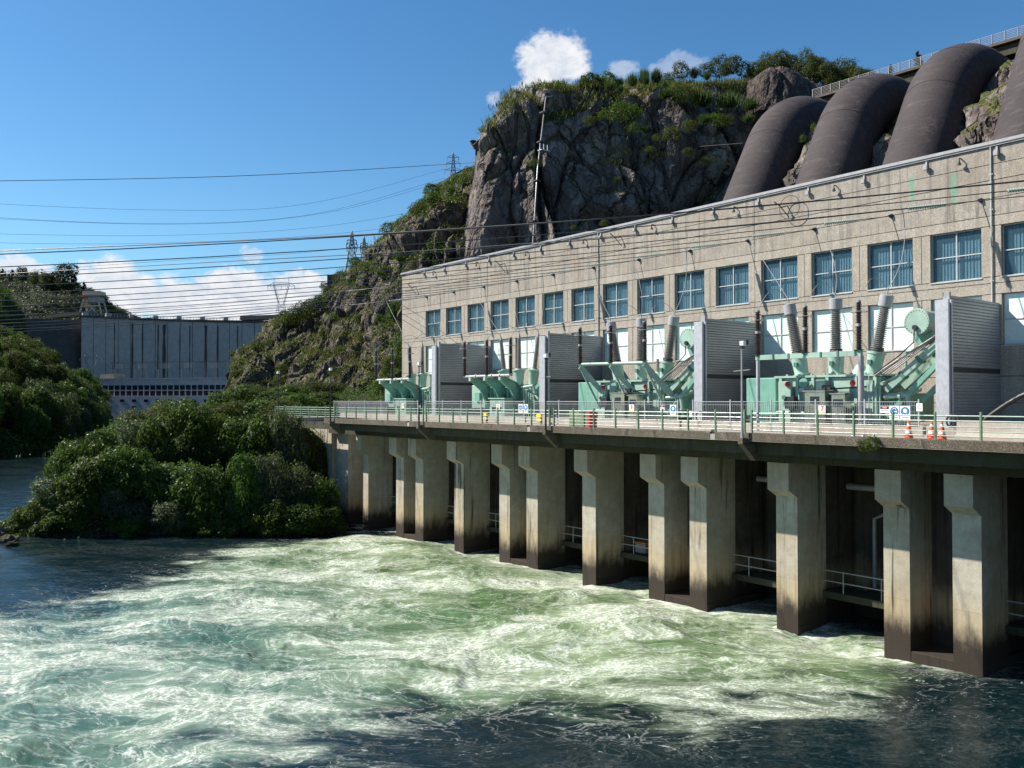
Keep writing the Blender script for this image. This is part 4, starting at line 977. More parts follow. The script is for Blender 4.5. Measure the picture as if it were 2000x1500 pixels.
for k in range(4):
    y0, y1 = 20.9 + k * PER, 20.4 + (k + 1) * PER - .7; x = KERB_X + .16; zb, zt = ZD + .50, ZD + 1.66
    no = '%d' % (7 + k)
    T_ = thing('bar_fence', 'dark upright bar fence on the kerb in front of transformer ' + NW[k], 'fence', (x, y0, zb), 'bar fences in front of the transformers')
    if k == 3: y1 += 2.5
    for z in (zt, zt - .18, zb + .12):
        m = MB(); m.tube([(x, y0, z), (x, y1, z)], .02 if z == zt else .011, 4); m.build('rail', M['fence'], T_)
    m = MB(); yy = y0 + .08
    while yy < y1:
        m.box(x - .008, x + .008, yy - .008, yy + .008, zb + .02, zt); yy += .125
    bars = m.build('upright_bars', M['fence'], T_); bars['kind'] = 'stuff'
    for q in range(6):
        y = y0 + (y1 - y0) * q / 5; m = MB(); m.box(x - .03, x + .03, y - .03, y + .03, zb - .04, zt + .13); m.build('post', M['galv'], T_)
    # signs
    def sign(name, lab, cat, y, z, w_, h):
        S = thing(name, lab, cat, (x - .06, y, z), 'signs wired to the fences' if False else None)
        m = MB(); m.box(x - .065, x - .055, y - w_ / 2, y + w_ / 2, z - h / 2, z + h / 2); m.build('plate', M['white'], S); return S
    px_no = {0: 1607, 1: 1235, 2: 974, 3: 788}[k]; y = on_x(px_no, 800, x).y; z = zt - .42
    S = sign('number_sign', 'white unit sign with a red numeral %s and a yellow foot' % NW[k], 'sign', y, z, .42, .46)
    text_on(no, .36, M['red'], S, (-.012, 0, .06)); m = MB(); m.box(x - .07, x - .0655, y - .205, y + .205, z - .228, z - .14); m.build('yellow_strip', M['yellow'], S)
    if k in (0, 1, 3):
        px_d = {0: 1729, 1: 1295, 3: 820}[k]; y = on_x(px_d, 800, x).y; z = zt - .38
        S = sign('danger_sign', {0: 'danger sign left of the two blue discs', 1: 'danger sign between the numeral eight and the blue disc', 3: 'small danger sign on the fence of transformer ten'}[k], 'sign', y, z, .46 if k == 0 else .36, .34 if k < 2 else .3)
        w_ = .46 if k == 0 else .36
        m = MB(); m.box(x - .069, x - .0655, y - w_ / 2 + .01, y + w_ / 2 - .01, z + .02, z + .155); m.build('black_band', M['black'], S)
        m = MB(); m.tube([(x - .0695, y, z + .088), (x - .073, y, z + .088)], .05, 16); o_ = m.build('red_oval', M['red'], S)
        for v in o_.data.vertices: v.co.y *= 2.9 * w_ / .46
        text_on('DANGER', .062 * w_ / .46, M['white'], S, (-.016, 0, .088)); text_on('HIGH VOLTAGE', .055 * w_ / .46, M['black'], S, (-.011, 0, -.06))
    if k < 3:
        for px_, ear in {0: ((1748, 1), (1769, 0)), 1: ((1316, 0),), 2: ((1018, 1), (1028, 0))}[k]:
            y = on_x(px_, 800, x).y; z = zt - .52
            S = sign('safety_sign', 'blue disc sign with %s, fence of transformer %s' % ('a face in ear defenders' if ear else 'a helmeted face', NW[k]), 'sign', y, z, .5, .64)
            m = MB(); disc(m, x - .0655, y, z + .06, .215, 28); m.build('blue_disc', M['blue'], S)
            m = MB(); m.tube([(x - .0715, y + .105 * math.cos(a), z + .02 + .15 * math.sin(a)) for a in np.linspace(math.pi, 2 * math.pi, 12)], .012, 4)
            disc(m, x - .070, y, z + .09, .10, 20, .003) if not ear else m.tube([(x - .0715, y + .10 * math.cos(a), z + .10 + .10 * math.sin(a)) for a in np.linspace(0, math.pi, 12)], .016, 4)
            if ear: m.box(x - .074, x - .070, y - .10, y + .10, z + .02, z + .06); m.box(x - .074, x - .070, y - .14, y - .105, z + .0, z + .08); m.box(x - .074, x - .070, y + .105, y + .14, z + .0, z + .08)
            m.build('white_face', M['white'], S)
            m = MB(); m.box(x - .068, x - .0655, y - .2, y + .2, z - .26, z - .24); m.box(x - .068, x - .0655, y - .16, y + .16, z - .22, z - .205); m.build('print_lines', M['black'], S)
    if k < 2:
        px_w = {0: 1797, 1: 1349}[k]; y = on_x(px_w, 800, x).y; z = zt - (.26 if k == 0 else .75)
        S = sign('warning_sign', {0: 'small warning sign with a black triangle, high right on the fence', 1: 'small warning triangle sign low beside the ribbed wall'}[k], 'sign', y, z, .3, .38)
        m = MB(); m.tube([(x - .069, y - .1, z - .04), (x - .069, y + .1, z - .04), (x - .069, y, z + .13), (x - .069, y - .1, z - .04)], .009, 4); m.build('black_triangle', M['black'], S)
# red and green cabinet by the railing
p = on_x(1131, 820, XD + 1.3); T_ = thing('hose_cabinet', 'dull green cabinet with a red end panel behind the railing', 'cabinet', (p.x, p.y, ZD))
m = MB(); m.box(p.x, p.x + .6, p.y - .75, p.y + .95, ZD, ZD + 1.05, .02); m.build('cabinet_body', M['cabinet'], T_)
m = MB(); m.box(p.x - .02, p.x + .62, p.y - 1.0, p.y - .755, ZD, ZD + 1.07, .02); m.build('red_panel', M['red'], T_)
for px_, lab in ((951, 'yellow bollard post by the fence of transformer nine'), (1057, 'yellow guard at the foot of the ribbed wall')):
    p = on_x(px_, 820, KERB_X - .5); T_ = thing('yellow_guard', lab, 'bollard', (p.x, p.y, ZD))
    m = MB(); m.tube([(p.x, p.y, ZD), (p.x, p.y, ZD + .75)], .09, 10); m.build('post', M['darkmetal'], T_, 50)
    m = MB(); m.box(p.x - .25, p.x - .11, p.y - .25, p.y + .25, ZD + .55, ZD + .75); m.box(p.x - .25, p.x - .11, p.y - .25, p.y + .25, ZD + .25, ZD + .42); m.build('yellow_board', M['yellow'], T_)
# loose timber and rail lying on the deck
p = on_x(1333, 838, XD + 1.6); m = MB(); m.prism([(p.x, p.y - 2.0), (p.x + .9, p.y - 1.6), (p.x + .9, p.y + 1.6), (p.x, p.y + 1.9)], ZD + .01, ZD + .14, 'z'); o = m.build('concrete_plinth', M['kerb']); tag(o, 'pale low plinth lying on the deck before the danger sign', 'plinth')
p = on_x(1683, 855, XD + .8); m = MB(); m.box(p.x, p.x + .1, p.y - .7, p.y + .7, ZD + .005, ZD + .05)
for d in (-.5, 0, .5): m.prism([(p.x, ZD + .05), (p.x + .3, ZD + .05), (p.x + .15, ZD + .25)], p.y + d - .03, p.y + d + .03, 'y')
o = m.build('spiked_bar', M['galv']); tag(o, 'small steel bar with three upstands on the deck edge', 'bar')
# board fence at the far end
T_ = thing('board_fence', 'dark vertical board fence behind the railing at the far end of the deck', 'fence', (41.5, 80, ZD))
p0 = on_x(760, 800, 44); ya, yb = 75.5, 86.5; n = 40; bm_ = None
for i in range(n):
    y = ya + (yb - ya) * i / n
    if bm_ is None: q = MB(); q.box(0, .04, 0, .25, 0, 1.55); bm_ = q.mesh('board', M['timberdark'])
    link('board', bm_, T_, (2.0 + rng.uniform(-.01, .01), y - 80, 0.05 + rng.uniform(-.01, .01)))
m = MB(); m.box(43.45, 43.49, ya, yb, ZD + .4, ZD + .5); m.build('rail', M['timberdark'], T_)
# weeds on the deck edge are with the plants
# ------------------------------------------------------------------ transformers
def sheds(m, p, q, r0, r1, n, core=0.62, ns=12, alt=False):
    prof = [(0, r0 * core)]
    for i in range(n):
        a = (i + .15) / n; R_ = (r0 + (r1 - r0) * a) * (1 if not alt or i % 2 == 0 else .82); rc = (r0 + (r1 - r0) * a) * core
        prof += [(a, rc), (a + .28 / n, R_), (a + .45 / n, R_), (a + .75 / n, rc)]
    prof.append((1, r1 * core)); m.tube_prof(p, q, prof, ns)
def arc(p, q, h, n=12, side=(0, 0, 0)):
    p, q = Vector(p), Vector(q); s_ = Vector(side); return [p.lerp(q, i / n) + Vector((0, 0, h)) * math.sin(math.pi * i / n) + s_ * math.sin(math.pi * i / n) for i in range(n + 1)]
tr_tops = {}
def arrester(lab, x, y, z, h, grp):
    T_ = thing('surge_arrester', lab, 'surge arrester', (x, y, z), grp)
    m = MB(); sheds(m, (x, y, z + .12), (x, y, z + .5 * h), .20, .19, 13, .55, 10, True); m.build('lower_stack', M['porc_brown'], T_, 35)
    m = MB(); sheds(m, (x, y, z + .56 * h), (x, y, z + h), .185, .17, 12, .55, 10, True); m.build('upper_stack', M['porc_brown'], T_, 35)
    m = MB(); m.tube_prof((x, y, z), (x, y, z + .12), [(0, .24), (.4, .24), (.5, .13), (1, .13)], 10); m.build('base_flange', M['darkmetal'], T_, 40)
    m = MB(); m.tube([(x, y, z + .5 * h), (x, y, z + .56 * h)], .15, 10); m.build('middle_flange', M['greypole'], T_, 40)
    m = MB(); m.tube([(x, y, z + h), (x, y, z + h + .09)], .13, 10); m.build('top_cap', M['greypole'], T_, 40)
    m = MB(); m.tube([(x + .42 * math.cos(a), y + .42 * math.sin(a), z + .80 * h) for a in np.linspace(0, 2 * math.pi, 17)], .018, 5)
    for a in (0.4, 2.5, 4.6): m.tube([(x + .42 * math.cos(a), y + .42 * math.sin(a), z + .80 * h), (x, y, z + h + .05)], .012, 4)
    m.build('grading_ring', M['wirelight'], T_)
    return Vector((x, y, z + h + .1))
def duct(m, p, q, w=.34, h=.30): m.beam(p, q, w, h)
numw = {7: 'seven', 8: 'eight', 9: 'nine', 10: 'ten'}
phase = ['left', 'middle', 'right']

def transformer_big(no, oy):
    w_ = numw[no]; y0 = oy                        # y of the middle bushing
    T_ = thing('transformer', 'large mint green transformer with three fat grey bushings behind the fence sign ' + w_, 'transformer', (45, y0, ZD), 'mint green transformers on the deck')
    z0 = ZD + .45; zt = 13.42
    m = MB(); m.box(43.6, 46.6, y0 - 3.4, y0 + 2.9, z0, zt - .1, .06); m.box(43.9, 46.4, y0 - 3.2, y0 + 2.7, ZD, z0)
    m.build('tank', M['mint'], T_)
    m = MB(); m.box(43.45, 46.75, y0 - 3.55, y0 + 3.05, zt - .1, zt + .02); 
    for yy in np.arange(y0 - 3.4, y0 + 3.0, .8): m.box(43.46, 43.58, yy - .06, yy + .06, zt + .02, zt + .1)
    m.build('tank_lid', M['mint'], T_)
    for yy in (-3.2, -2.1, -.4, .5, 1.5, 2.6):
        m = MB(); m.box(43.42, 43.597, y0 + yy - .09, y0 + yy + .09, z0 + .1, zt - .12); m.build('stiffener', M['mint'], T_)
    m = MB(); m.box(43.2, 43.415, y0 + 1.75, y0 + 2.55, z0, zt - .3, .03); m.build('pocket', M['mint'], T_)
    m = MB(); m.box(43.15, 43.415, y0 - .45, y0 + .15, z0 + 1.2, zt - .25, .03); m.build('pocket', M['mint'], T_)
    # flat radiator bank at the left end
    m = MB(); m.box(43.8, 46.0, y0 + 3.15, y0 + 5.3, 11.1, zt - .05, .05); m.build('side_tank', M['mint2'], T_)
    m = MB()
    for k in range(9): m.box(44 + k * .22, 44.06 + k * .22, y0 + 3.0, y0 + 5.2, 10.5, 11.08)
    m.build('cooler_fins', M['mintdark'], T_)
    tops = []
    for k, (yy, lean) in enumerate(((2.2, 1), (0, 0), (-2.2, -1))):
        b = Vector((45, y0 + yy, zt + .02)); d = Vector((0, .2 * lean, 1)).normalized()
        m = MB(); m.tube_prof(b, b + d * 1.35, [(0, .52), (.08, .52), (.10, .42), (.18, .40), (.85, .46), (.86, .52), (.93, .52), (.94, .3), (1, .3)], 20); tr = m.build('bushing_turret', M['mint'], T_, 35)
        m = MB(); m.box(b.x - .56, b.x - .38, b.y - .1 + .1 * lean, b.y + .1 + .1 * lean, b.z + .55, b.z + .8); sub(m, 'terminal_box', M['mintdark'], tr, T_)
        s0 = b + d * 1.35; s1 = s0 + d * 2.35; m = MB(); sheds(m, s0, s1, .37, .31, 22, .66, 16); bu = m.build('bushing', M['porc_grey'], T_, 35)
        m = MB(); m.tube_prof(s0 - d * .02, s0 + d * .14, [(0, .36), (1, .34)], 16); sub(m, 'collar', M['darkmetal'], bu, T_, 35)
        m = MB(); m.tube_prof(s1, s1 + d * .72, [(0, .2), (.06, .33), (.10, .37), (.90, .37), (.97, .30), (1, .1)], 18); sub(m, 'expansion_cap', M['greypole'], bu, T_, 35)
        m = MB(); m.tube([s1 + d * .7, s1 + d * 1.05], .04, 8); sub(m, 'terminal', M['wirelight'], bu, T_)
        tops.append(s1 + d * 1.05)
    m = MB(); m.tube_prof((45.2, y0 - 1.35, zt), (45.2, y0 - 1.35, zt + .6), [(0, .45), (.4, .42), (1, .2)], 14); m.build('neutral_turret', M['mint'], T_, 35)
    m = MB(); sheds(m, Vector((45.2, y0 - 1.35, zt + .6)), Vector((45.2, y0 - 1.35, zt + 1.5)), .15, .13, 9, .6, 10); m.build('neutral_bushing', M['porc_grey'], T_, 35)
    # beam with arresters
    xb = 42.0; zb = 14.62
    if no == 7:
        m = MB(); m.box(xb - .12, xb + .12, y0 - 3.3, y0 + 3.2, zb - .28, zb); beam = m.build('arrester_beam', M['mint'], T_)
        m = MB(); m.tube([(xb, y0 - 3.25, ZD + .4), (xb, y0 - 3.25, zb - .28)], .15, 12); m.build('post', M['greypole'], T_, 40)
        m = MB(); m.tube([(xb, y0 + 3.1, ZD), (xb, y0 + 3.1, zb - .28)], .11, 12); m.build('post', M['galv'], T_, 40)
        for yy in np.arange(-3, 3.1, 1.0):
            m = MB(); m.box(xb - .15, xb - .121, y0 + yy - .05, y0 + yy + .05, zb - .3, zb + .03); m.build('clamp', M['mintdark'], T_)
    else:
        m = MB(); m.tube([(xb, y0 - 3.3, zb - .12), (xb, y0 + 3.2, zb - .02)], .11, 12); beam = m.build('arrester_beam', M['mint'], T_, 40)
        for yy in (3.1, 0, -3.1):
            m = MB(); m.beam((xb, y0 + yy, zb - .2), (43.7, y0 + yy - 1.0, 12.2), .3, .34); m.beam((xb, y0 + yy, zb - .25), (43.5, y0 + yy - .9, ZD + .6), .14, .14); m.build('support_strut', M['mint'], T_)
    # right hand duct work rising to the conservator
    for dy, x, zoff in ((0, 43.9, .0), (-.5, 44.7, .15), (.3, 45.6, .3)):
        m = MB(); duct(m, (x, y0 - 3.6 + dy, 12.55 + zoff), (x + .3, y0 - 6.3 + dy, 15.0 + zoff), .42, .34); d_ = m.build('cable_duct', M['mint'], T_)
        for q in (.3, .62):
            a = Vector((x, y0 - 3.6 + dy, 12.55 + zoff)).lerp(Vector((x + .3, y0 - 6.3 + dy, 15.0 + zoff)), q); b = a + Vector((0, -.13, .118))
            m = MB(); duct(m, a, b, .48, .40); sub(m, 'flange', M['mintdark'], d_, T_)
    for dy, x in ((0.2, 43.6), (-.6, 44.2)):
        m = MB(); duct(m, (x, y0 - 4.0 + dy, 11.2), (x + .2, y0 - 6.6 + dy, 13.9), .30, .24); m.build('cable_duct', M['mint2'], T_)
    m = MB(); m.tube([(43.5, y0 - 3.7, 12.2), (43.5, y0 - 4.9, 12.3), (43.5, y0 - 5.1, 11.2)], .14, 10); m.tube([(43.5, y0 - 4.9, 12.3), (44.3, y0 - 5.2, 12.6)], .12, 10); m.tube_prof((43.5, y0 - 4.5, 12.25), (43.5, y0 - 4.62, 12.25), [(0, .22), (1, .22)], 12); m.tube_prof((43.5, y0 - 5.1, 11.5), (43.5, y0 - 5.1, 11.4), [(0, .22), (1, .22)], 12)
    m.build('oil_pipe', M['mint'], T_, 40)
    m = MB()
    for k in range(5): m.tube([(43.4 + k * .12, y0 - 3.2 - k * .1, zt - .1), (43.4 + k * .12, y0 - 3.7 - k * .1, zt + .25), (43.8 + k * .12, y0 - 6.1 - k * .1, 15.2 + k * .08), (44.2, y0 - 6.4, 15.6)], .035, 6)
    m.build('conduit', M['porc_grey'], T_)
    m = MB()
    for k in range(4): m.tube([(43.38, y0 - 2.9 - .2 * k, ZD + .4), (43.38, y0 - 2.9 - .2 * k, zt - .1 - .2 * k)], .03, 6)
    m.tube([(43.4, y0 - 3.6, 12.9), (44.9, y0 - 3.6, 13.3), (46, y0 - 3.6, 13.3)], .10, 8); m.build('pipework', M['mint'], T_)
    cy = y0 - 5.35
    m = MB(); m.tube_prof((43.7, cy, 16.05), (46.9, cy, 16.05), [(0, .60), (.015, .68), (.03, .68), (.035, .62), (.97, .62), (1, .5)], 28); cs = m.build('conservator', M['mint2' if no == 8 else 'mint'], T_, 35)
    m = MB(); m.tube_prof((43.66, cy, 16.05), (43.71, cy, 16.05), [(0, .66), (1, .66)], 28)
    for a in np.linspace(0, 2 * math.pi, 25)[:-1]: m.tube([(43.63, cy + .59 * math.cos(a), 16.05 + .59 * math.sin(a)), (43.67, cy + .59 * math.cos(a), 16.05 + .59 * math.sin(a))], .025, 5)
    sub(m, 'end_cover', M['mint'], cs, T_, 35)
    m = MB(); m.tube_prof((43.52, cy + .05, 15.75), (43.66, cy + .05, 15.75), [(0, .13), (1, .13)], 12); m.tube([(43.55, cy + .05, 15.7), (43.55, cy + .1, 15.0), (43.5, cy + .9, 14.3), (43.4, cy + 2.2, 13.4)], .035, 6); sub(m, 'oil_gauge', M['darkmetal'], cs, T_)
    m = MB(); m.prism([(cy - .5, 15.5), (cy + .5, 15.5), (cy + .25, 14.9), (cy - .6, 14.9)], 44.2, 44.5, 'x'); m.tube([(45, cy - .3, 15.5), (45, cy - .9, ZD)], .14, 8); m.tube([(46.4, cy + 2.0, ZD), (46.4, cy + 2.0, 14.7)], .07, 8); m.tube([(46.4, cy + 2.0, 14.7), (46.4, cy - .2, 14.9)], .07, 8); m.build('conservator_stand', M['mint2'], T_)
    # stainless cabinets in front
    for dy, w2, h2 in ((-.35, 1.25, 1.9), (-1.75, .8, 1.75)):
        m = MB(); m.box(42.3, 42.95, y0 + dy - w2 / 2, y0 + dy + w2 / 2, ZD + .3, ZD + .3 + h2, .02); cb = m.build('control_cabinet', M['steel'], T_)
        m = MB(); m.prism([(42.2, ZD + .31 + h2), (43.0, ZD + .36 + h2), (43.0, ZD + .42 + h2), (42.2, ZD + .37 + h2)], y0 + dy - w2 / 2 - .06, y0 + dy + w2 / 2 + .06, 'y'); sub(m, 'cabinet_roof', M['steel'], cb, T_)
        m = MB(); m.box(42.285, 42.298, y0 + dy - .28, y0 + dy + .28, ZD + h2 - .35, ZD + h2 + .05); sub(m, 'cabinet_window', M['darkglass'], cb, T_)
    m = MB(); m.box(42.9, 43.25, y0 + 1.35, y0 + 1.95, 11.55, 12.25, .02); m.tube([(43.1, y0 + 1.7, 11.5), (43.1, y0 + 1.7, ZD)], .04, 6); m.build('marshalling_box', M['darkmetal'], T_)
    for yy, zz in ((1.95, 12.95), (-2.1, 12.95)):
        m = MB(); m.tube_prof((43.3, y0 + yy, zz), (43.0, y0 + yy, zz), [(0, .05), (.3, .14), (.6, .16), (1, .06)], 12); m.build('red_beacon', M['red'], T_, 40)
    m = MB()
    for yy in (-.45, -.75): m.tube_prof((43.12, y0 + yy, 12.75), (43.0, y0 + yy, 12.75), [(0, .13), (1, .13)], 14); m.tube([(43.05, y0 + yy, 12.6), (43.02, y0 + yy + .05, 12.1), (43.02, y0 + yy - .5, 11.9)], .02, 5)
    m.build('dial_gauges', M['darkmetal'], T_, 40)
    m = MB(); m.tube_prof((43.35, y0 + .95, 13.0), (43.2, y0 + .95, 13.0), [(0, .28), (1, .28)], 16); m.tube([(43.3, y0 + 1.3, 12.5), (43.2, y0 + 1.2, 12.0)], .05, 6); m.build('hatch_cover', M['mint2'], T_, 40)
    ar = []
    for k, yy in enumerate((3.1, 0, -3.15)):
        zz = zb + .0 if no == 7 else zb + .02
        ar.append(arrester('brown surge arrester at the %s end of the beam before transformer %s' % (phase[k], w_) if k != 1 else 'brown surge arrester on the middle of the beam before transformer ' + w_, xb, y0 + yy, zz, 2.5, 'brown surge arresters on the transformer beams'))
    # small fittings across the tank front
    for q, (yy, zz) in enumerate(((-2.7, 11.6), (-1.2, 12.3), (.9, 11.9), (2.15, 12.2), (-.1, 11.5), (-2.5, 12.7))):
        m = MB(); m.tube([(43.4, y0 + yy, zz), (43.15, y0 + yy, zz), (43.12, y0 + yy, zz - .5)], .045, 6); m.tube_prof((43.1, y0 + yy, zz), (43.06, y0 + yy, zz), [(0, .13), (1, .13)], 10); m.build('valve', M['mintdark'] if q % 2 else M['darkmetal'], T_, 40)
    for yy, zz, w2 in ((1.2, 12.5, .3), (-1.0, 11.9, .22), (-3.0, 12.1, .25)):
        m = MB(); m.box(43.40, 43.415, y0 + yy - w2 / 2, y0 + yy + w2 / 2, zz, zz + w2 * .7); m.build('name_plate', M['galv'], T_)
    m = MB(); m.tube([(43.3, y0 + 2.8, 11.0), (43.3, y0 + .6, 11.05), (43.25, y0 + .5, 12.6), (43.3, y0 - 2.8, 12.75)], .05, 6); m.build('cable_run', M['cable'], T_, 40)
    m = MB(); m.tube([(43.2, y0 + 2.7, 11.35), (43.2, y0 - 3.1, 11.3)], .07, 8); m.build('oil_line', M['mint'], T_, 40)
    for k in range(14):
        m = MB(); m.box(43.6 + .08, 46.2, y0 - 3.66 - k * .10, y0 - 3.62 - k * .10, 10.9, 12.4); m.build('radiator_fin', M['mint2'], T_)
    tr_tops[no] = (tops, ar)

def transformer_old(no, oy):
    w_ = numw[no]; y0 = oy
    T_ = thing('transformer', 'older green transformer with three slim dark bushings and gusset arms, behind sign ' + w_, 'transformer', (45, y0, ZD), 'mint green transformers on the deck')
    zt = 13.3
    m = MB(); m.box(44.0, 46.6, y0 - 2.4, y0 + 2.2, ZD + .4, zt - .1, .06); m.box(44.2, 46.4, y0 - 2.2, y0 + 2.0, ZD, ZD + .4); m.build('tank', M['mint2'], T_)
    m = MB(); m.box(43.85, 46.75, y0 - 2.55, y0 + 2.35, zt - .1, zt + .02); m.build('tank_lid', M['mint2'], T_)
    for yy in (-2.2, -1.2, -.3, .6, 1.5, 2.1):
        m = MB(); m.box(43.82, 43.997, y0 + yy - .08, y0 + yy + .08, ZD + .5, zt - .12); m.build('stiffener', M['mint2'], T_)
    m = MB(); m.box(43.9, 45.9, y0 + 2.9, y0 + 4.9, 11.35, 13.35, .05); st = m.build('side_tank', M['mint'], T_)
    m = MB(); m.box(43.7, 43.898, y0 + 3.5, y0 + 4.2, 12.0, 12.7); sub(m, 'cover_plate', M['mint2'], st, T_)
    m = MB(); m.box(44.2, 44.4, y0 + 3.0, y0 + 3.2, ZD, 11.35); m.box(44.2, 44.4, y0 + 4.6, y0 + 4.8, ZD, 11.35); m.build('tank_leg', M['darkmetal'], T_)
    tops = []
    for k, (yy, lean) in enumerate(((1.75, 1), (-.1, 0), (-1.9, -1))):
        b = Vector((45.2, y0 + yy, zt + .02)); d = Vector((0, .17 * lean, 1)).normalized()
        m = MB(); m.tube_prof(b, b + d * 1.35, [(0, .36), (.1, .36), (.7, .44), (.86, .50), (.87, .56), (.94, .56), (.95, .35), (1, .3)], 18); m.build('bushing_turret', M['mint'], T_, 35)
        s0 = b + d * 1.35; s1 = s0 + d * 2.6; m = MB(); sheds(m, s0, s1, .23, .17, 30, .72, 12); bu = m.build('bushing', M['porc_grey'], T_, 35)
        m = MB(); m.tube([s1, s1 + d * .3], [.13, .07], 8); m.tube([s1 + d * .3, s1 + d * .55], .03, 6); sub(m, 'terminal', M['wirelight'], bu, T_)
        tops.append(s1 + d * .55)
    xb, zb = 42.0, 14.15
    m = MB(); m.tube([(xb, y0 - 3.2, zb - .12), (xb, y0 + 3.3, zb - .12)], .10, 12)
    for yy in (1.6, -.6, -1.7): m.tube_prof((xb, y0 + yy - .06, zb - .12), (xb, y0 + yy + .06, zb - .12), [(0, .16), (1, .16)], 12)
    m.build('arrester_beam', M['offwhite'], T_, 40)
    for yy in (2.4, .35, -1.7):
        m = MB(); m.prism([(xb + .0, zb - .24), (xb + .25, zb - .24), (xb + 1.5, zb - .7), (xb + 2.0, zb - 1.1), (xb + 2.0, zb - 2.6), (xb + 1.7, zb - 2.5), (xb + 1.0, zb - 1.25), (xb, zb - .5)], y0 + yy - .10, y0 + yy + .10, 'y')
        m.prism([(xb + .25, zb - .20), (xb + 1.55, zb - .64), (xb + 2.0, zb - 1.02), (xb + 2.0, zb - 1.1), (xb + 1.5, zb - .7), (xb + .25, zb - .24)], y0 + yy - .24, y0 + yy + .24, 'y'); m.build('gusset_arm', M['mint2'], T_)
        m = MB(); m.box(xb - .1, xb + .12, y0 + yy - .13, y0 + yy + .13, zb - .5, zb - .2); m.build('clamp', M['mint'], T_)
    m = MB(); m.box(42.4, 43.3, y0 - 1.75, y0 + .25, ZD + .35, 12.15, .03); cb = m.build('control_cabinet', M['mint'], T_)
    m = MB(); m.box(42.3, 43.4, y0 - 1.85, y0 + .35, 12.16, 12.24); sub(m, 'cabinet_roof', M['mint'], cb, T_)
    m = MB(); m.box(42.37, 42.398, y0 - 1.4, y0 - .95, 11.2, 11.5); m.box(42.37, 42.398, y0 - .55, y0 - .1, 11.2, 11.5); sub(m, 'cabinet_window', M['darkglass'], cb, T_)
    for dy, x in ((0, 44.2), (-.4, 45.0)):
        m = MB(); duct(m, (x, y0 - 2.7 + dy, 12.2), (x + .3, y0 - 5.6 + dy, 15.0), .34, .26); m.build('cable_duct', M['mint2'], T_)
    m = MB(); duct(m, (44.0, y0 - 5.2, 11.2), (44.0, y0 - 2.9, 13.1), .12, .12); duct(m, (44.0, y0 - 2.9, 12.2), (44.0, y0 - 5.4, 13.4), .1, .1); duct(m, (43.9, y0 - 2.5, 12.9), (43.9, y0 - 5.6, 12.9), .08, .08); m.build('brace', M['mint'], T_)
    m = MB()
    for k in range(5): m.tube([(43.7, y0 - 2.6 - .3 * k, ZD), (43.7, y0 - 2.6 - .3 * k, 12.9 - .1 * k)], .05, 6)
    m.tube([(43.6, y0 - 2.7, 13.1), (43.6, y0 - 3.9, 13.2), (43.6, y0 - 4.1, 12.6)], .12, 8); m.build('pipework', M['mint'], T_)
    cy = y0 - 4.4
    m = MB(); m.tube_prof((44.2, cy, 16.6), (46.9, cy, 16.6), [(0, .34), (.03, .42), (.97, .42), (1, .3)], 20); m.build('conservator', M['mint'], T_, 35)
    m = MB(); m.tube([(45.6, cy, 16.2), (45.6, cy, ZD)], .08, 8); m.tube([(46.6, cy - 0, 16.2), (46.6, cy, ZD)], .08, 8); m.build('conservator_stand', M['mint2'], T_)
    m = MB()
    for zz in (12.9, 11.9): m.tube([(43.6, y0 - 2.5, zz + .2), (43.6, y0 + 2.2, zz + .2)], .04, 6)
    for yy in np.linspace(-2.2, 2.2, 9): m.box(43.7, 43.82, y0 + yy - .05, y0 + yy + .05, 11.6, 12.6)
    m.build('cooler_headers', M['mintdark'], T_)
    ar = []
    for k, yy in enumerate((3.25, 0.1, -3.05)):
        ar.append(arrester('slim surge arrester at the %s end of the white bar before transformer %s' % (phase[k], w_) if k != 1 else 'slim surge arrester on the middle of the white bar before transformer ' + w_, xb, y0 + yy, zb, 2.75, 'brown surge arresters on the transformer beams'))
    tr_tops[no] = (tops, ar)
Y7 = 27.6
transformer_big(7, Y7); transformer_big(8, Y7 + PER); transformer_old(9, Y7 + 2 * PER - .9); transformer_old(10, Y7 + 3 * PER - .9)
# black cable loop right of the nearest fire wall
m = MB(); p = on_x(1935, 850, 43.5)
for d in (0, .25): m.tube([(43.5 + d, p.y + 1 - t * 4, ZD + .2 + 2.2 * math.sin(min(1, t * 1.0) * math.pi / 2)) for t in np.linspace(0, 1.3, 10)], .09, 8)
o = m.build('cable_loop', M['cable']); tag(o, 'thick black cables looping up in the shade at the right edge', 'cable')

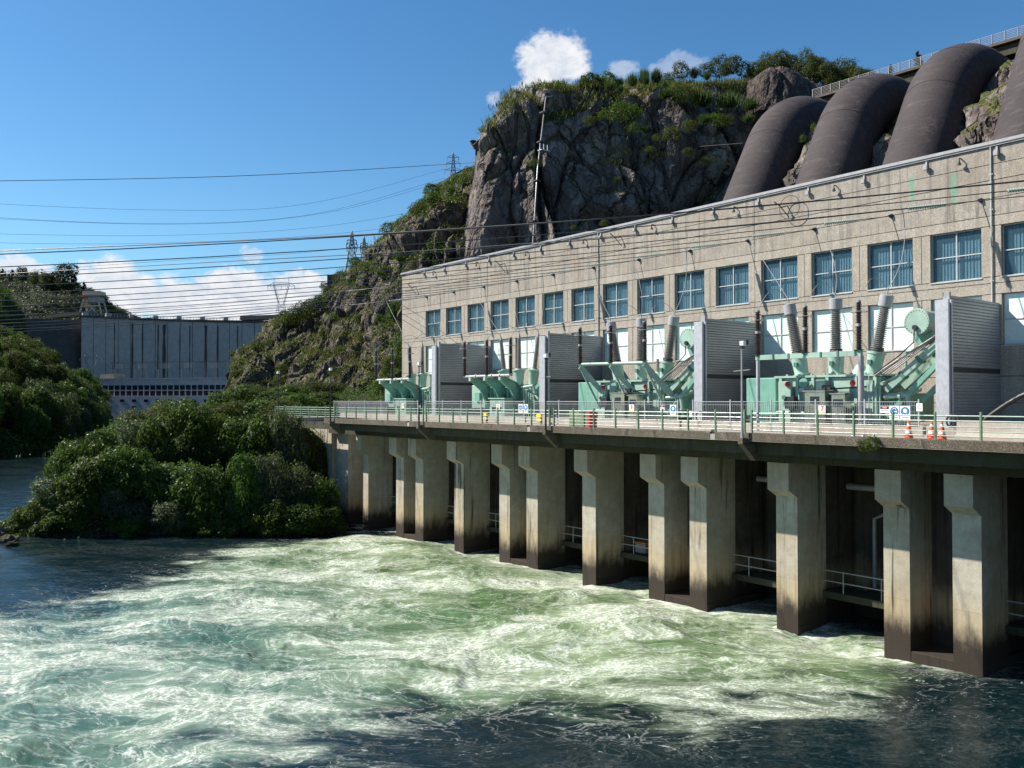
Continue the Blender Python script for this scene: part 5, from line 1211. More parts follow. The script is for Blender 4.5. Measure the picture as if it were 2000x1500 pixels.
# ------------------------------------------------------------------ conductors from the station wall across the river
def cond_point(k, s_):
    y0 = 21.2 + 5.033 * k; return Vector((XF - s_, y0 + .8 * s_, 22.8 - .145 * s_ + .00112 * s_ * s_))
ncond = 0
side_w = ['first', 'second', 'third', 'fourth', 'fifth', 'sixth', 'seventh', 'eighth', 'ninth', 'tenth', 'eleventh', 'twelfth', 'thirteenth', 'fourteenth']
for k in range(-2, 12):
    nm = side_w[k + 2]
    A = cond_point(k, 0)
    S = thing('line_insulator', 'string of pale green glass discs, %s from the right along the station wall' % nm if k > -1 else 'glass disc string beyond the right edge, number %s from the right' % nm, 'insulator', tuple(A), 'glass insulator strings along the station wall')
    m = MB(); m.tube([A, cond_point(k, 1.5)], .022, 5); m.tube_prof(A + Vector((.0, 0, 0)), A + Vector((-.2, 0.1, 0)), [(0, .14), (1, .05)], 8); m.build('link_rod', M['darkmetal'], S)
    m = MB(); p, q = cond_point(k, 1.5), cond_point(k, 3.1); off = Vector((0, 0, .09))
    n = 16; prof = [(0, .03)]
    for i in range(n): a = (i + .2) / n; prof += [(a, .03), (a + .1 / n, .115), (a + .35 / n, .10), (a + .5 / n, .035)]
    m.tube_prof(p, q, prof + [(1, .03)], 9); m.build('glass_discs', M['discs'], S, 35)
    pts = [cond_point(k, s_) for s_ in np.concatenate([np.linspace(3.1, 30, 14), np.linspace(34, 125, 20)])]
    m = MB(); m.tube(pts, .026, 5); o = m.build('power_line', M['wire']); tag(o, 'dark conductor over the river, %s from the right of those anchored on the station wall' % nm, 'power line', 'conductors strung over the river from the station wall')
    ncond += 1
    if k >= 0:
        no = 7 + k // 3; j = 2 - k % 3
        tops, ar = tr_tops[no]; top = tops[j]
        q = cond_point(k, 3.3)
        m = MB(); mid = (q + top) / 2 + Vector((-.1, -.9 if j else -.5, -.6)); n = 14; pts = []
        for i in range(n + 1): t = i / n; pts.append(q * (1 - t) ** 2 + mid * 2 * t * (1 - t) + top * t * t)
        m.tube(pts, .022, 5); o = m.build('dropper_wire', M['wirelight']); tag(o, 'thin dropper wire from the overhead line to the %s bushing of transformer %s' % (phase[j], numw[no]), 'wire', 'dropper wires above the transformers')
        m = MB(); m.tube(arc(ar[j], top - Vector((0, 0, .15)), .95, 14), .018, 5); o = m.build('jumper_wire', M['wirelight']); tag(o, 'curved jumper wire arching over the %s phase of transformer %s' % (phase[j], numw[no]), 'wire', 'curved jumper wires on the transformers')
# long lines that pass in front of everything, from towers outside the picture
def sagline(pts_px, r, lab, mat='wire', grp='long lines crossing the whole view'):
    P_ = [at(*p) for p in pts_px]; P_ = smooth_interp(np.array([tuple(p) for p in P_]), 40)
    m = MB(); m.tube([tuple(p) for p in P_], r, 5); o = m.build('power_line', M[mat]); tag(o, lab, 'power line', grp)
sagline([(-200, 498, 60), (500, 469, 56), (900, 446, 52), (1400, 410, 46), (2000, 354, 41), (2300, 322, 38)], .034, 'thickest dark line crossing the whole view just above the roof end')
sagline([(-200, 546, 62), (400, 513, 59), (900, 485, 55), (1400, 444, 48), (2000, 383, 42), (2300, 350, 39)], .026, 'second thick dark line crossing the view below the thickest one')
sagline([(-200, 356, 170), (430, 345, 190), (870, 321, 200), (1450, 280, 150), (1900, 238, 120), (2300, 196, 100)], .07, 'topmost pale line passing in front of the rock bluff')
far_w = [((-200, 388, 300), (300, 410, 330), (600, 398, 360), (870, 330, 420), 'highest'), ((-200, 412, 300), (250, 436, 330), (600, 420, 360), (868, 348, 420), 'second'), ((-200, 418, 300), (330, 438, 330), (640, 415, 360), (872, 352, 420), 'third'),
         ((-200, 452, 300), (300, 460, 330), (650, 440, 360), (930, 388, 420), 'fourth'), ((-200, 470, 300), (250, 476, 330), (640, 458, 360), (940, 420, 420), 'fifth'), ((60, 528, 300), (350, 508, 330), (560, 496, 350), (686, 484, 360), 'lowest')]
for a, b, c, d, nm in far_w:
    sagline([a, b, c, d], .05, nm + ' of the faint lines sagging across the blue sky at the left', 'wire', 'faint far lines across the sky')
for i, py in enumerate((606, 622, 634)):
    sagline([(-200, py + 14, 90), (300, py - 2, 96), (700, py - 40, 100), (1000, py - 85, 100)][:3] + [(790, py - 52, 78)], .02, ['upper', 'middle', 'lower'][i] + ' of three thin lines ending at the corner of the station', 'wire', 'thin lines ending at the station corner')

# ------------------------------------------------------------------ penstocks
def penstock(yc, lab, k):
    R_ = PRAD; pts = []
    x0, z0 = 62.0, 2.0; ang = RAD(60); xb, zb = PX[k], PZ[k]      # bend where the straight part ends
    d = Vector((math.cos(ang), 0, math.sin(ang))); Rb = 9.5
    # straight part goes down from the bend start
    start = Vector((xb, yc, zb)); L = (zb - 5) / math.sin(ang)
    for i in range(26): pts.append(start - d * L * (1 - i / 25))
    cx, cz = start.x + Rb * math.sin(ang), start.z - Rb * math.cos(ang)
    for i in range(1, 17):
        a = ang * (1 - i / 16); pts.append(Vector((cx - Rb * math.sin(a), yc, cz + Rb * math.cos(a))))
    for i in range(1, 7): pts.append(Vector((cx + i * 3.5, yc, cz + Rb - i * .15)))
    T_ = thing('penstock', lab, 'penstock', (pts[0].x, yc, pts[0].z), 'giant penstock pipes curving down the slope')
    m = MB(); m.tube(pts, R_, 40); 
    o = m.build('pipe_barrel', M['penstock'], T_, 60)
    for i in (8, 16, 25, 33, 41):
        dd = (pts[i + 1] - pts[i - 1]).normalized(); m = MB(); m.tube([pts[i] - dd * .10, pts[i] + dd * .10], R_ + .03, 40); m.build('joint_ring', M['penstock'], T_, 60)
    return pts
plabs = ['leftmost giant dark penstock pipe, half hidden by the bluff', 'second giant dark penstock pipe from the left', 'third giant dark penstock pipe from the left, largest in view', 'giant penstock pipe cut by the right edge of the view', 'giant penstock pipe beyond the right edge']
for k in range(5): penstock(PYC[k], plabs[k], k)
# top gallery bridge with railing over the pipes
BR = thing('gallery_bridge', 'concrete gallery with a pale railing running along behind the penstock tops', 'bridge', (116, 50, 54))
def galP(px, py): return at(px, py, {0: 1}.get(0) * 0 + 128 - (px - 1600) * 0.055)
g0, g1 = galP(1600, 196), galP(2200, 22)
m = MB(); m.beam(g0, g1, 3.2, .3); m.build('deck_slab', M['fascia'], BR)
dv = (g1 - g0); n_ = Vector((dv.x, dv.y, 0)).normalized(); sd = Vector((-n_.y, n_.x, 0)); sd = sd if sd.dot(Vector((-1, 0, 0))) > 0 else -sd
m = MB(); m.beam(g0 + sd * .8 + Vector((0, 0, -.9)), g1 + sd * .8 + Vector((0, 0, -.9)), .5, 1.2); m.beam(g0 - sd * .9 + Vector((0, 0, -.9)), g1 - sd * .9 + Vector((0, 0, -.9)), .5, 1.2); m.build('girder', M['soffit'], BR)
for j in range(6):
    m = MB(); o_ = sd * 1.45 + Vector((0, 0, .3 + .2 * j)); m.beam(g0 + o_, g1 + o_, .03, .04 if j < 5 else .06); m.build('rail', M['porc_grey'], BR)
pm = None
for j in range(27):
    p = g0.lerp(g1, j / 26) + sd * 1.5; m = MB(); m.box(p.x - .05, p.x + .05, p.y - .05, p.y + .05, p.z + .2, p.z + 1.35)
    m.build('post', M['porc_grey'], BR)
for q in (.42, .62, .8, .97):
    p = g0.lerp(g1, q); m = MB(); m.box(p.x - .8, p.x + .8, p.y - .5, p.y + .5, p.z - 14, p.z - .3); m.build('column', M['facade_top'], BR)
# pale drain pipe up the bluff with its bracket
p0, p1, p2 = at(1040, 490, 137), at(1050, 330, 141), at(1066, 190, 152)
PIPE = thing('drain_pipe', 'long pale pipe running down the face of the rock bluff', 'pipe', tuple(p0))
m = MB(); m.tube([p0 + (p0 - p1) * .4, p0, p1, p2, at(1079, 188, 156)], .12, 8); m.build('pipe_run', M['porc_grey'], PIPE, 50)
for q in (.2, .45, .7, .9):
    p = p0.lerp(p2, q) + (p1 - p0.lerp(p2, .53)) * .8; m = MB(); m.box(p.x - .45, p.x + .45, p.y - .45, p.y + .45, p.z - .12, p.z + .12); m.build('clamp', M['darkmetal'], PIPE)
p = at(1062, 292, 142); m = MB(); m.box(p.x - .9, p.x + .9, p.y - .5, p.y + .5, p.z - .3, p.z - .15)
for a in (-.8, 0, .8): m.box(p.x + a - .05, p.x + a + .05, p.y - .05, p.y + .05, p.z - .15, p.z + .9)
m.build('service_platform', M['galv'], PIPE)

# ------------------------------------------------------------------ pylons
def pylon(name, lab, base, h, wb, mat, kind='std', rz=0.0, th=.16, grp='lattice pylons'):
    T_ = thing('pylon', lab, 'pylon', tuple(base), grp); B = Vector(base); cr, sr = math.cos(rz), math.sin(rz)
    def L(x, y, z): return Vector((B.x + x * cr - y * sr, B.y + x * sr + y * cr, B.z + z))
    if kind in ('std', 'tall'):
        lv = [0, .18, .34, .48, .60, .70, .79, .87, .94]; wd = [wb * (1 - .86 * (l / .94) ** .8) for l in lv]
        for c in ((-1, -1), (1, -1), (1, 1), (-1, 1)):
            m = MB(); 
            for i in range(len(lv) - 1): m.beam(L(c[0] * wd[i] / 2, c[1] * wd[i] / 2, lv[i] * h), L(c[0] * wd[i + 1] / 2, c[1] * wd[i + 1] / 2, lv[i + 1] * h), th, th)
            m.beam(L(c[0] * wd[-1] / 2, c[1] * wd[-1] / 2, lv[-1] * h), L(0, 0, h), th * .8, th * .8); m.build('leg', mat, T_)
        m = MB(); cs = ((-1, -1), (1, -1), (1, 1), (-1, 1))
        for i in range(len(lv) - 1):
            for j in range(4):
                a, b = cs[j], cs[(j + 1) % 4]
                for (p, q) in ((a, b), (b, a)): m.beam(L(p[0] * wd[i] / 2, p[1] * wd[i] / 2, lv[i] * h), L(q[0] * wd[i + 1] / 2, q[1] * wd[i + 1] / 2, lv[i + 1] * h), th * .6, th * .6)
                m.beam(L(a[0] * wd[i] / 2, a[1] * wd[i] / 2, lv[i] * h), L(b[0] * wd[i] / 2, b[1] * wd[i] / 2, lv[i] * h), th * .6, th * .6)
        m.build('bracing', mat, T_)
        for z, a in ((.62, wb * .75), (.76, wb * .62), (.88, wb * .5)) if kind == 'std' else ((.60, wb * .35), (.68, wb * .4), (.76, wb * .35)):
            m = MB()
            for s_ in (-1, 1):
                m.beam(L(0, -.3, z * h), L(s_ * a, 0, z * h + .2), th * .7, th * .7); m.beam(L(0, .3, z * h), L(s_ * a, 0, z * h + .2), th * .7, th * .7); m.beam(L(0, 0, (z + .07) * h), L(s_ * a, 0, z * h + .2), th * .7, th * .7); m.beam(L(s_ * a, 0, z * h + .2), L(s_ * a, 0, z * h - 1.4), th * .9, th * .9)
            m.build('cross_arm', mat, T_)
    else:   # wide-topped tower on a narrow waist
        w = wb
        m = MB()
        for s_ in (-1, 1):
            for f in (-1, 1):
                m.beam(L(s_ * w * .35, f * w * .3, 0), L(s_ * w * .16, f * w * .12, h * .5), th, th); m.beam(L(s_ * w * .16, f * w * .12, h * .5), L(s_ * w * .45, 0, h * .86), th, th)
            m.beam(L(s_ * w * .16, 0, h * .5), L(s_ * w * .36, 0, h * .86), th * .7, th * .7)
        m.build('leg', mat, T_)
        m = MB(); zs = [0, .12, .24, .36, .5]
        for i in range(4):
            a, b = .35 - .19 * zs[i] / .5, .35 - .19 * zs[i + 1] / .5
            for f in (-1, 1): m.beam(L(-a * w, f * a * w * .8, zs[i] * h), L(b * w, f * b * w * .8, zs[i + 1] * h), th * .6, th * .6); m.beam(L(a * w, f * a * w * .8, zs[i] * h), L(-b * w, f * b * w * .8, zs[i + 1] * h), th * .6, th * .6)
            m.beam(L(-a * w, 0, zs[i] * h), L(a * w, 0, zs[i] * h), th * .6, th * .6)
        for i in range(5):
            z = .5 + i * .072; a = .16 + .29 * (i / 5); m.beam(L(-a * w, 0, z * h), L(-(a - .02) * w, 0, (z + .07) * h), th * .6, th * .6); m.beam(L(a * w, 0, z * h), L((a - .1) * w, 0, (z + .09) * h), th * .6, th * .6); m.beam(L(-a * w, 0, z * h), L(-(a - .1) * w, 0, (z + .09) * h), th * .6, th * .6)
        m.build('bracing', mat, T_)
        m = MB(); m.beam(L(-w * .78, 0, h * .84), L(w * .78, 0, h * .84), th, th); m.beam(L(-w * .78, 0, h * .84), L(-w * .42, 0, h * .91), th, th); m.beam(L(w * .78, 0, h * .84), L(w * .42, 0, h * .91), th, th); m.beam(L(-w * .42, 0, h * .91), L(w * .42, 0, h * .91), th, th)
        for i in range(9): x = -w * .42 + w * .84 * i / 8; m.beam(L(x, 0, h * .91), L(x + w * .05, 0, h * .84), th * .6, th * .6)
        for s_ in (-.42, .42): m.beam(L(s_ * w, 0, h * .84), L(s_ * w, 0, h), th, th)
        for s_ in (-.76, 0, .76): m.beam(L(s_ * w, 0, h * .84), L(s_ * w, 0, h * .76), th, th)
        m.build('cross_arm', mat, T_)
    return T_
pylon('pylon', 'lone lattice pylon on the ridge left of the bluff top', at(885, 392, 360), at(885, 296, 360).z - at(885, 392, 360).z, 4.6, M['lattice'], 'std', RAD(-38), .17)
pylon('pylon', 'taller of two dark pylons close together on the hillside', at(687, 535, 290), at(687, 450, 290).z - at(687, 535, 290).z, 4.4, M['lattice'], 'tall', RAD(-30), .2)
pylon('pylon', 'smaller of two dark pylons close together on the hillside', at(711, 525, 320), at(711, 461, 320).z - at(711, 525, 320).z, 3.6, M['lattice'], 'tall', RAD(-30), .2)
pylon('pylon', 'pale wide-topped pylon against the white cloud above the hillside', at(549, 640, 420), at(549, 543, 420).z - at(549, 640, 420).z, 8.6, M['latticel'], 'wide', RAD(-38), .16)
pylon('pylon', 'pale pylon standing on the roof of the dam power house', at(177, 746, 455), at(177, 692, 455).z - at(177, 746, 455).z, 7.5, M['latticel'], 'wide', RAD(-38), .22)
for px, py, w_, h_, t, lab in ((650, 538, 22, 18, 262, 'dark concrete block on the skyline of the hillside'), (795, 437, 20, 22, 206, 'small dark box on top of the dark crag')):
    a = at(px - w_ / 2, py, t); b = at(px + w_ / 2, py, t); d = (b - a); n_ = Vector((d.y, -d.x, 0)).normalized() * -3; zt = a.z; zb = a.z - h_ * t / 1700 - .5
    m = MB(); vs = [a, b, b + n_, a + n_]; m.add([(v.x, v.y, zb) for v in vs] + [(v.x, v.y, zt) for v in vs], [(0, 1, 2, 3), (4, 5, 6, 7), (0, 1, 5, 4), (1, 2, 6, 5), (2, 3, 7, 6), (3, 0, 4, 7)])
    m.cur = 0; m.beam((a + Vector((0, 0, .1))), (b + Vector((0, 0, .1))), .4, .3)
    o = m.build('concrete_block', M['damdark']); tag(o, lab, 'concrete block')

# ------------------------------------------------------------------ the far dam and its power house
DT = 480
DM = thing('arch_dam', 'tall curved grey concrete dam in shade across the end of the river', 'dam', tuple(at(300, 745, DT)))
def dam_front(s_, z):   # s 0..1 from left to right
    px = 158 + (545 - 158) * s_; t = DT - 4 + 34 * s_ + 9 * (1 - (2 * s_ - 1) ** 2); a = at(px, 700, t); b = at(px, 700, t + 1); f = (b - a); f.z = 0
    top = 61.0; back = (z / top) ** 1.6 * -6.0
    return Vector((a.x, a.y, z)) + f.normalized() * back
zc = at(300, 627, DT + 14).z
nb = 16
for i in range(nb):
    m = MB(); vs = []; n = 4; zz = np.linspace(2, zc, 9); sa, sb = i / nb + .0012, (i + 1) / nb - .0012
    for z in zz:
        for j in range(n + 1): vs.append(dam_front(sa + (sb - sa) * j / n, z))
    fs = [(r * (n + 1) + j, r * (n + 1) + j + 1, (r + 1) * (n + 1) + j + 1, (r + 1) * (n + 1) + j) for r in range(8) for j in range(n)]
    m.add(vs, fs); m.build('dam_block', M['dam'], DM, 60)
m = MB()
for i in range(nb * 2):
    sa, sb = i / nb / 2, (i + 1) / nb / 2; A_, B_ = dam_front(sa, zc), dam_front(sb, zc); up = Vector((0, 0, 1)); f = Vector((FW[0], FW[1], 0))
    vs = [A_ + f * .5, B_ + f * .5]; a0, b0 = dam_front(sa, 2) + f * .5, dam_front(sb, 2) + f * .5
    m.add([a0 + f * 5, b0 + f * 5, B_ + f * 5, A_ + f * 5], [(0, 1, 2, 3)]); m.add([A_ - f * .6, B_ - f * .6, B_ + f * 6, A_ + f * 6, A_ - f * .6 + up * 1.3, B_ - f * .6 + up * 1.3, B_ + f * 6 + up * 1.3, A_ + f * 6 + up * 1.3], [(0, 1, 5, 4), (4, 5, 6, 7), (2, 3, 7, 6), (3, 2, 1, 0)])
m.build('crest_road', M['damdark'], DM)
for i, s_ in enumerate((.17, .26, .31, .39, .42, .50, .55, .63, .69, .79, .92)):
    wdt = (.6, 1.2, .5, .8, 2.2, .5, .6, 1.6, 1.0, .6, .4)[i]; A_ = dam_front(s_, 4); vs = []
    m = MB(); r_ = Vector((RT[0], RT[1], 0)) * wdt / 2; f = Vector((FW[0], FW[1], 0)) * -.35
    zz = np.linspace(4 if wdt > .9 else 30, zc - 2, 8); k0 = 0
    for z in zz: P_ = dam_front(s_, z); q = .4 + .6 * abs(math.sin(z * .7 + i)); vs += [P_ + f - r_ * q, P_ + f + r_ * q]
    m.add(vs, [(2 * j, 2 * j + 1, 2 * j + 3, 2 * j + 2) for j in range(7)]); m.build('seepage_joint', M['damdark'], DM)
for i in range(9):
    s_ = .02 + i * .118; A_ = dam_front(s_, zc + 1.3); m = MB(); m.box(A_.x - 1.4, A_.x + 1.4, A_.y - 1, A_.y + 1.5, zc + 1.2, zc + (3.0 if i else 2.4)); m.build('crest_hut', M['dam'], DM)
m = MB()
for i in range(60):
    A_, B_ = dam_front(i / 60, zc + 2.6), dam_front((i + 1) / 60, zc + 2.6); m.beam(A_, B_, .12, .14); m.beam(A_, A_ - Vector((0, 0, 1.3)), .14, .14)
m.build('crest_rail', M['latticel'], DM)
# left abutment wall, turned from the sun, its shade also put into a dark colour
m = MB(); a, b = at(165, 700, 480), at(52, 690, 452); zt = zc - .5
for (p, q, z1, z2, o) in ((a, b, zt, zt - 2, 0),):
    m.add([(p.x, p.y, 2), (q.x, q.y, 22), (q.x, q.y, z2), (p.x, p.y, z1), (p.x + 8, p.y + 8, 2), (q.x + 8, q.y + 8, 2), (q.x + 8, q.y + 8, z2), (p.x + 8, p.y + 8, z1)], [(0, 1, 2, 3), (3, 2, 6, 7), (4, 5, 6, 7), (0, 3, 7, 4)])
m.build('left_abutment', M['damdark'], DM)
m = MB(); a, b = at(166, 613, 490), at(270, 622, 490); m.beam(a, b, 7, .9 * 2.2); m.build('crest_walkway', M['damdark'], DM)
m = MB(); m.beam(at(100, 619, 500), a, 7, 1.6); m.build('crest_walkway', M['damdark'], DM)
m = MB(); m.beam(at(475, 622, 478), at(560, 619, 470), 6, 2.2); m.build('crest_walkway', M['damdark'], DM)
# spillway-side lower wall under the far left
PH = thing('dam_power_house', 'long far power house with two rows of dark windows at the foot of the dam', 'power house', tuple(at(320, 800, 440)))
pt = 440; A_ = at(118, 745, pt + 8); Bq = at(520, 745, pt - 22); dirp = (Bq - A_); dirp.z = 0; Lp = dirp.length; dirp.normalize(); nrm = Vector((dirp.y, -dirp.x, 0)); nrm = nrm if nrm.dot(Vector((-FW[0], -FW[1], 0))) > 0 else -nrm
zr = at(320, 741, pt - 6).z
def phbox(s0, s1, z0, z1, d0, d1, name, mat, root=PH):
    m = MB(); P0 = Vector((A_.x, A_.y, 0)); vs = []
    for z in (z0, z1):
        for (s_, d) in ((s0, d0), (s1, d0), (s1, d1), (s0, d1)): v = P0 + dirp * s_ + nrm * d; vs.append((v.x, v.y, z))
    m.add(vs, [(3, 2, 1, 0), (4, 5, 6, 7), (0, 1, 5, 4), (1, 2, 6, 5), (2, 3, 7, 6), (3, 0, 4, 7)]); return m.build(name, mat, root)
def spx(px):   # distance along the facade for a photo column
    lo, hi = 0.0, Lp * 1.2
    for _ in range(40):
        md = (lo + hi) / 2; v = Vector((A_.x, A_.y, 0)) + dirp * md; q = proj((v.x, v.y, 10))[0]
        if q < px: lo = md
        else: hi = md
    return lo
zrow = lambda py: at(320, py, pt - 6).z
phbox(0, Lp, -2, zr, -22, 0, 'main_block', M['dam']); phbox(-.3, Lp, zr, zr + .7, -22, .5, 'roof_edge', M['latticel'])
phbox(spx(182), Lp, -2, zrow(774), 0.01, 3.0, 'lower_block', M['dam'])
phbox(0, spx(158), -2, zr + 1.2, .02, 1.2, 'end_bay', M['dam'])
wm = None
for r, (pa, pb) in enumerate(((753, 761), (764, 772.5))):
    for i in range(23):
        s0 = spx(201 + i * 11.6); s1 = spx(201 + i * 11.6 + 8.6); z0, z1 = zrow(pb), zrow(pa)
        f = phbox(s0 - .12, s1 + .12, z0 - .12, z1 + .12, .02, .10, 'window', M['darkmetal'])
        m = MB(); P0 = Vector((A_.x, A_.y, 0)); smid = (s0 + s1) / 2; zm_ = (z0 + z1) / 2
        for (sa, sb) in ((s0, smid - .1), (smid + .1, s1)):
            for (za, zb_) in ((z0, zm_ - .1), (zm_ + .1, z1)):
                vs = [P0 + dirp * sa + nrm * .14, P0 + dirp * sb + nrm * .14]; m.add([(vs[0].x, vs[0].y, za), (vs[1].x, vs[1].y, za), (vs[1].x, vs[1].y, zb_), (vs[0].x, vs[0].y, zb_)], [(0, 1, 2, 3)])
        sub(m, 'pane', M['darkglass'], f, PH)
for i in range(12):
    px = 219 + i * 23.3; phbox(spx(px), spx(px + 8), zrow(785), zrow(780), 3.01, 3.1, 'window', M['darkglass'])
    if i % 2 == 0 or i > 6: phbox(spx(px), spx(px + 8), zrow(798), zrow(793), 3.01, 3.1, 'window', M['darkglass'])
phbox(spx(181), spx(196), -1, zrow(778), 3.02, 3.3, 'recess_shade_slab', M['damdark'])  # dark slab on the wall face, coloured as the shade inside a recess
for px, w_ in ((131, 12), (198, 28)): phbox(spx(px - w_ / 2), spx(px + w_ / 2), zr + .7, zr + (3.2 if w_ > 20 else 2.4), -12, -4, 'roof_hut', M['facade_top'])
# switchgear on the roof: gantry beams, posts and strings
SG = thing('roof_switchyard', 'row of thin gantries and insulators on the far power house roof', 'switchyard', tuple(at(320, 741, pt)))
def rp(px, z, d=-8): v = Vector((A_.x, A_.y, 0)) + dirp * spx(px) + nrm * d; return Vector((v.x, v.y, z))
z1_, z2_ = zrow(705), zrow(718)
m = MB(); m.beam(rp(195, z1_), rp(452, z1_), .16, .16); m.beam(rp(195, z1_ - .9), rp(452, z1_ - .9), .1, .1); m.beam(rp(195, z2_), rp(452, z2_), .1, .1)
for i in range(90): a = 195 + i * 2.85; m.beam(rp(a, z1_), rp(a + 1.4, z1_ - .9), .1, .1)
m.build('gantry_beam', M['lattice'], SG)
for i in range(12):
    px = 197 + i * 23; m = MB(); m.beam(rp(px, zr), rp(px, z1_), .16, .16); m.beam(rp(px + 3, zr), rp(px, z1_), .1, .1); m.build('post', M['lattice'], SG)
for i in range(6):
    for j in range(8):
        px = 203 + i * 46 + j * 2.6; m = MB(); m.beam(rp(px, z2_ + 2.6), rp(px + rng.uniform(-1, 1), z2_ - .2), .14, .14); m.build('insulator', M['latticel'], SG)
# gantry crane on the left of the dam crest
CT = 488; base = at(178, 613, CT); CRN = thing('gantry_crane', 'rust stained gantry crane standing on the left end of the dam crest', 'crane', tuple(base))
def cb(px0, px1, py0, py1, d0, d1, name, mat, root=CRN):
    a, b = at(px0, py1, CT), at(px1, py1, CT); z0, z1 = a.z, at(px0, py0, CT).z; f = Vector((FW[0], FW[1], 0)); m = MB(); vs = []
    for z in (z0, z1):
        for p, d in ((a, d0), (b, d0), (b, d1), (a, d1)): v = p + f * d; vs.append((v.x, v.y, z))
    m.add(vs, [(3, 2, 1, 0), (4, 5, 6, 7), (0, 1, 5, 4), (1, 2, 6, 5), (2, 3, 7, 6), (3, 0, 4, 7)]); return m.build(name, mat, root)
cb(161, 194, 568, 578, 0, 8, 'machine_house', M['rustwhite']); cb(170, 193, 578.3, 590, 1, 7, 'winch_box', M['dam']); cb(161, 170, 577.7, 600, 1.5, 3, 'ladder_tower', M['rustorange']); cb(156, 200, 576.5, 578, -1, 9, 'platform', M['rustorange'])
for a, b, dd in (((163, 585), (155, 612), 0), ((170, 585), (168, 612), 0), ((192, 588), (198, 612), 0), ((163, 585), (155, 612), 7), ((192, 588), (198, 612), 7)):
    f = Vector((FW[0], FW[1], 0)) * dd; m = MB(); m.beam(at(*a, CT) + f, at(*b, CT) + f, .7, .7); m.build('leg', M['rustwhite'], CRN)
for a, b in (((169, 612), (186, 596)), ((190, 612), (172, 596)), ((168, 597), (194, 597)), ((160, 598), (169, 598))):
    m = MB(); m.beam(at(*a, CT), at(*b, CT), .5, .5); m.build('brace', M['rustwhite'], CRN)
# ------------------------------------------------------------------ plants
nr = np.random.RandomState(11)
def leaf_quads(C_, N_, L, W, rs, fold=0.0):
    """rhombic leaves at centres C_ facing N_"""
    n = len(C_); r = rs.normal(size=(n, 3)); T = np.cross(N_, r); T /= np.linalg.norm(T, axis=1)[:, None] + 1e-9
    B = np.cross(N_, T); l = L * rs.uniform(.6, 1.3, (n, 1)); w = W * rs.uniform(.6, 1.3, (n, 1))
    V = np.stack([C_ - T * l / 2, C_ - B * w / 2, C_ + T * l / 2, C_ + B * w / 2], 1)
    return V.reshape(-1, 3), np.arange(4 * n).reshape(n, 4)
def unit(rs, n): v = rs.normal(size=(n, 3)); return v / np.linalg.norm(v, axis=1)[:, None]
def crown(name, mat, seed, R_=1.0, H=1.3, nl=16, n=4500, L=.09, W=.045, low=0.06, lobe=.42, rough=.12, up=.35):
    """foliage of unit size: radius about 1, height about H, made of leafy lobes with gaps"""
    rs = np.random.RandomState(seed); cs = []; rr = []
    for i in range(nl):
        a = 2 * math.pi * (i / nl + rs.uniform(-.05, .05)) * 2.4; q = rs.uniform(.25, .72); z = low + .2 + (H - low - .45) * rs.rand() ** .8
        k = math.sqrt(max(.15, 1 - ((z - H * .45) / (H * .62)) ** 2)); cs.append((R_ * q * k * math.cos(a), R_ * q * k * math.sin(a), z)); rr.append(lobe * rs.uniform(.6, 1.15) * R_)
    cs.append((0, 0, H - .45 * R_)); rr.append(.45 * R_); cs.append((0, 0, H * .45)); rr.append(.6 * R_)
    cs = np.array(cs); rr = np.array(rr); P_ = []; N_ = []
    pr = rr ** 2; idx = rs.choice(len(cs), n * 2, p=pr / pr.sum()); d = unit(rs, n * 2)
    rad = rr[idx] * (1 - rs.rand(n * 2) ** 2.0 * .35 + rough * rs.normal(size=n * 2) * .6)
    rad *= 1 + .42 * pnoise(d * 2.1 + cs[idx] * 3) + .2 * pnoise(d * 5 + cs[idx] * 7)
    p = cs[idx] + d * rad[:, None] * [1, 1, .85]
    inside = np.zeros(len(p), bool)
    for c, r in zip(cs, rr): inside |= (np.linalg.norm((p - c) / [1, 1, .85], axis=1) < r * .72)
    ok = (~inside) & (p[:, 2] > low * .5); p, d = p[ok][:n], d[ok][:n]
    nn = d * .7 + unit(rs, len(p)) * .75 + np.array([0, 0, up]); nn /= np.linalg.norm(nn, axis=1)[:, None]
    V, Q = leaf_quads(p, nn, L, W, rs)
    me = bpy.data.meshes.new(name); quads_mesh(me, V, Q, False); setmat(me, mat); return me, cs, rr
def trunk(name, cs, rr, seed, r=.05):
    rs = random.Random(seed); m = MB(); order = sorted(range(len(cs)), key=lambda i: -rr[i])[:7]
    m.tube([(0, 0, -.1), (.02, .01, .18), (-.01, .02, .42), (.02, 0, .62)], [r * 1.3, r, r * .8, r * .5], 7)
    for i in order:
        c = cs[i]; z0 = rs.uniform(.12, .5); m.tube([(0, 0, z0), (c[0] * .5, c[1] * .5, z0 + (c[2] - z0) * .6), (c[0] * .95, c[1] * .95, c[2])], [r * .6, r * .4, r * .15], 5)
    return m.mesh(name, M['bark'])
PROTO = {}
def proto(key, mat, n_var, **kw):
    PROTO[key] = []
    for i in range(n_var):
        me, cs, rr = crown('crown_foliage', mat, 100 * len(PROTO) + i * 7 + 3, **kw); PROTO[key].append((me, trunk('trunk_and_limbs', cs, rr, i), kw.get('H', 1.3)))
proto('broad', M['leaf'], 3, n=9500, L=.085, W=.05, nl=30, lobe=.27, rough=.2)
proto('bright', M['leaf_bright'], 2, n=9500, L=.08, W=.045, nl=30, lobe=.26, rough=.22)
proto('grey', M['leaf_grey'], 2, n=7500, L=.085, W=.035, nl=26, lobe=.27, rough=.25)
proto('olive', M['leaf_olive'], 3, n=13000, L=.07, W=.034, nl=26, lobe=.31, rough=.25, H=1.5)
proto('shrub', M['leaf_bright'], 2, n=1800, L=.15, W=.07, nl=12, lobe=.42, H=1.1)
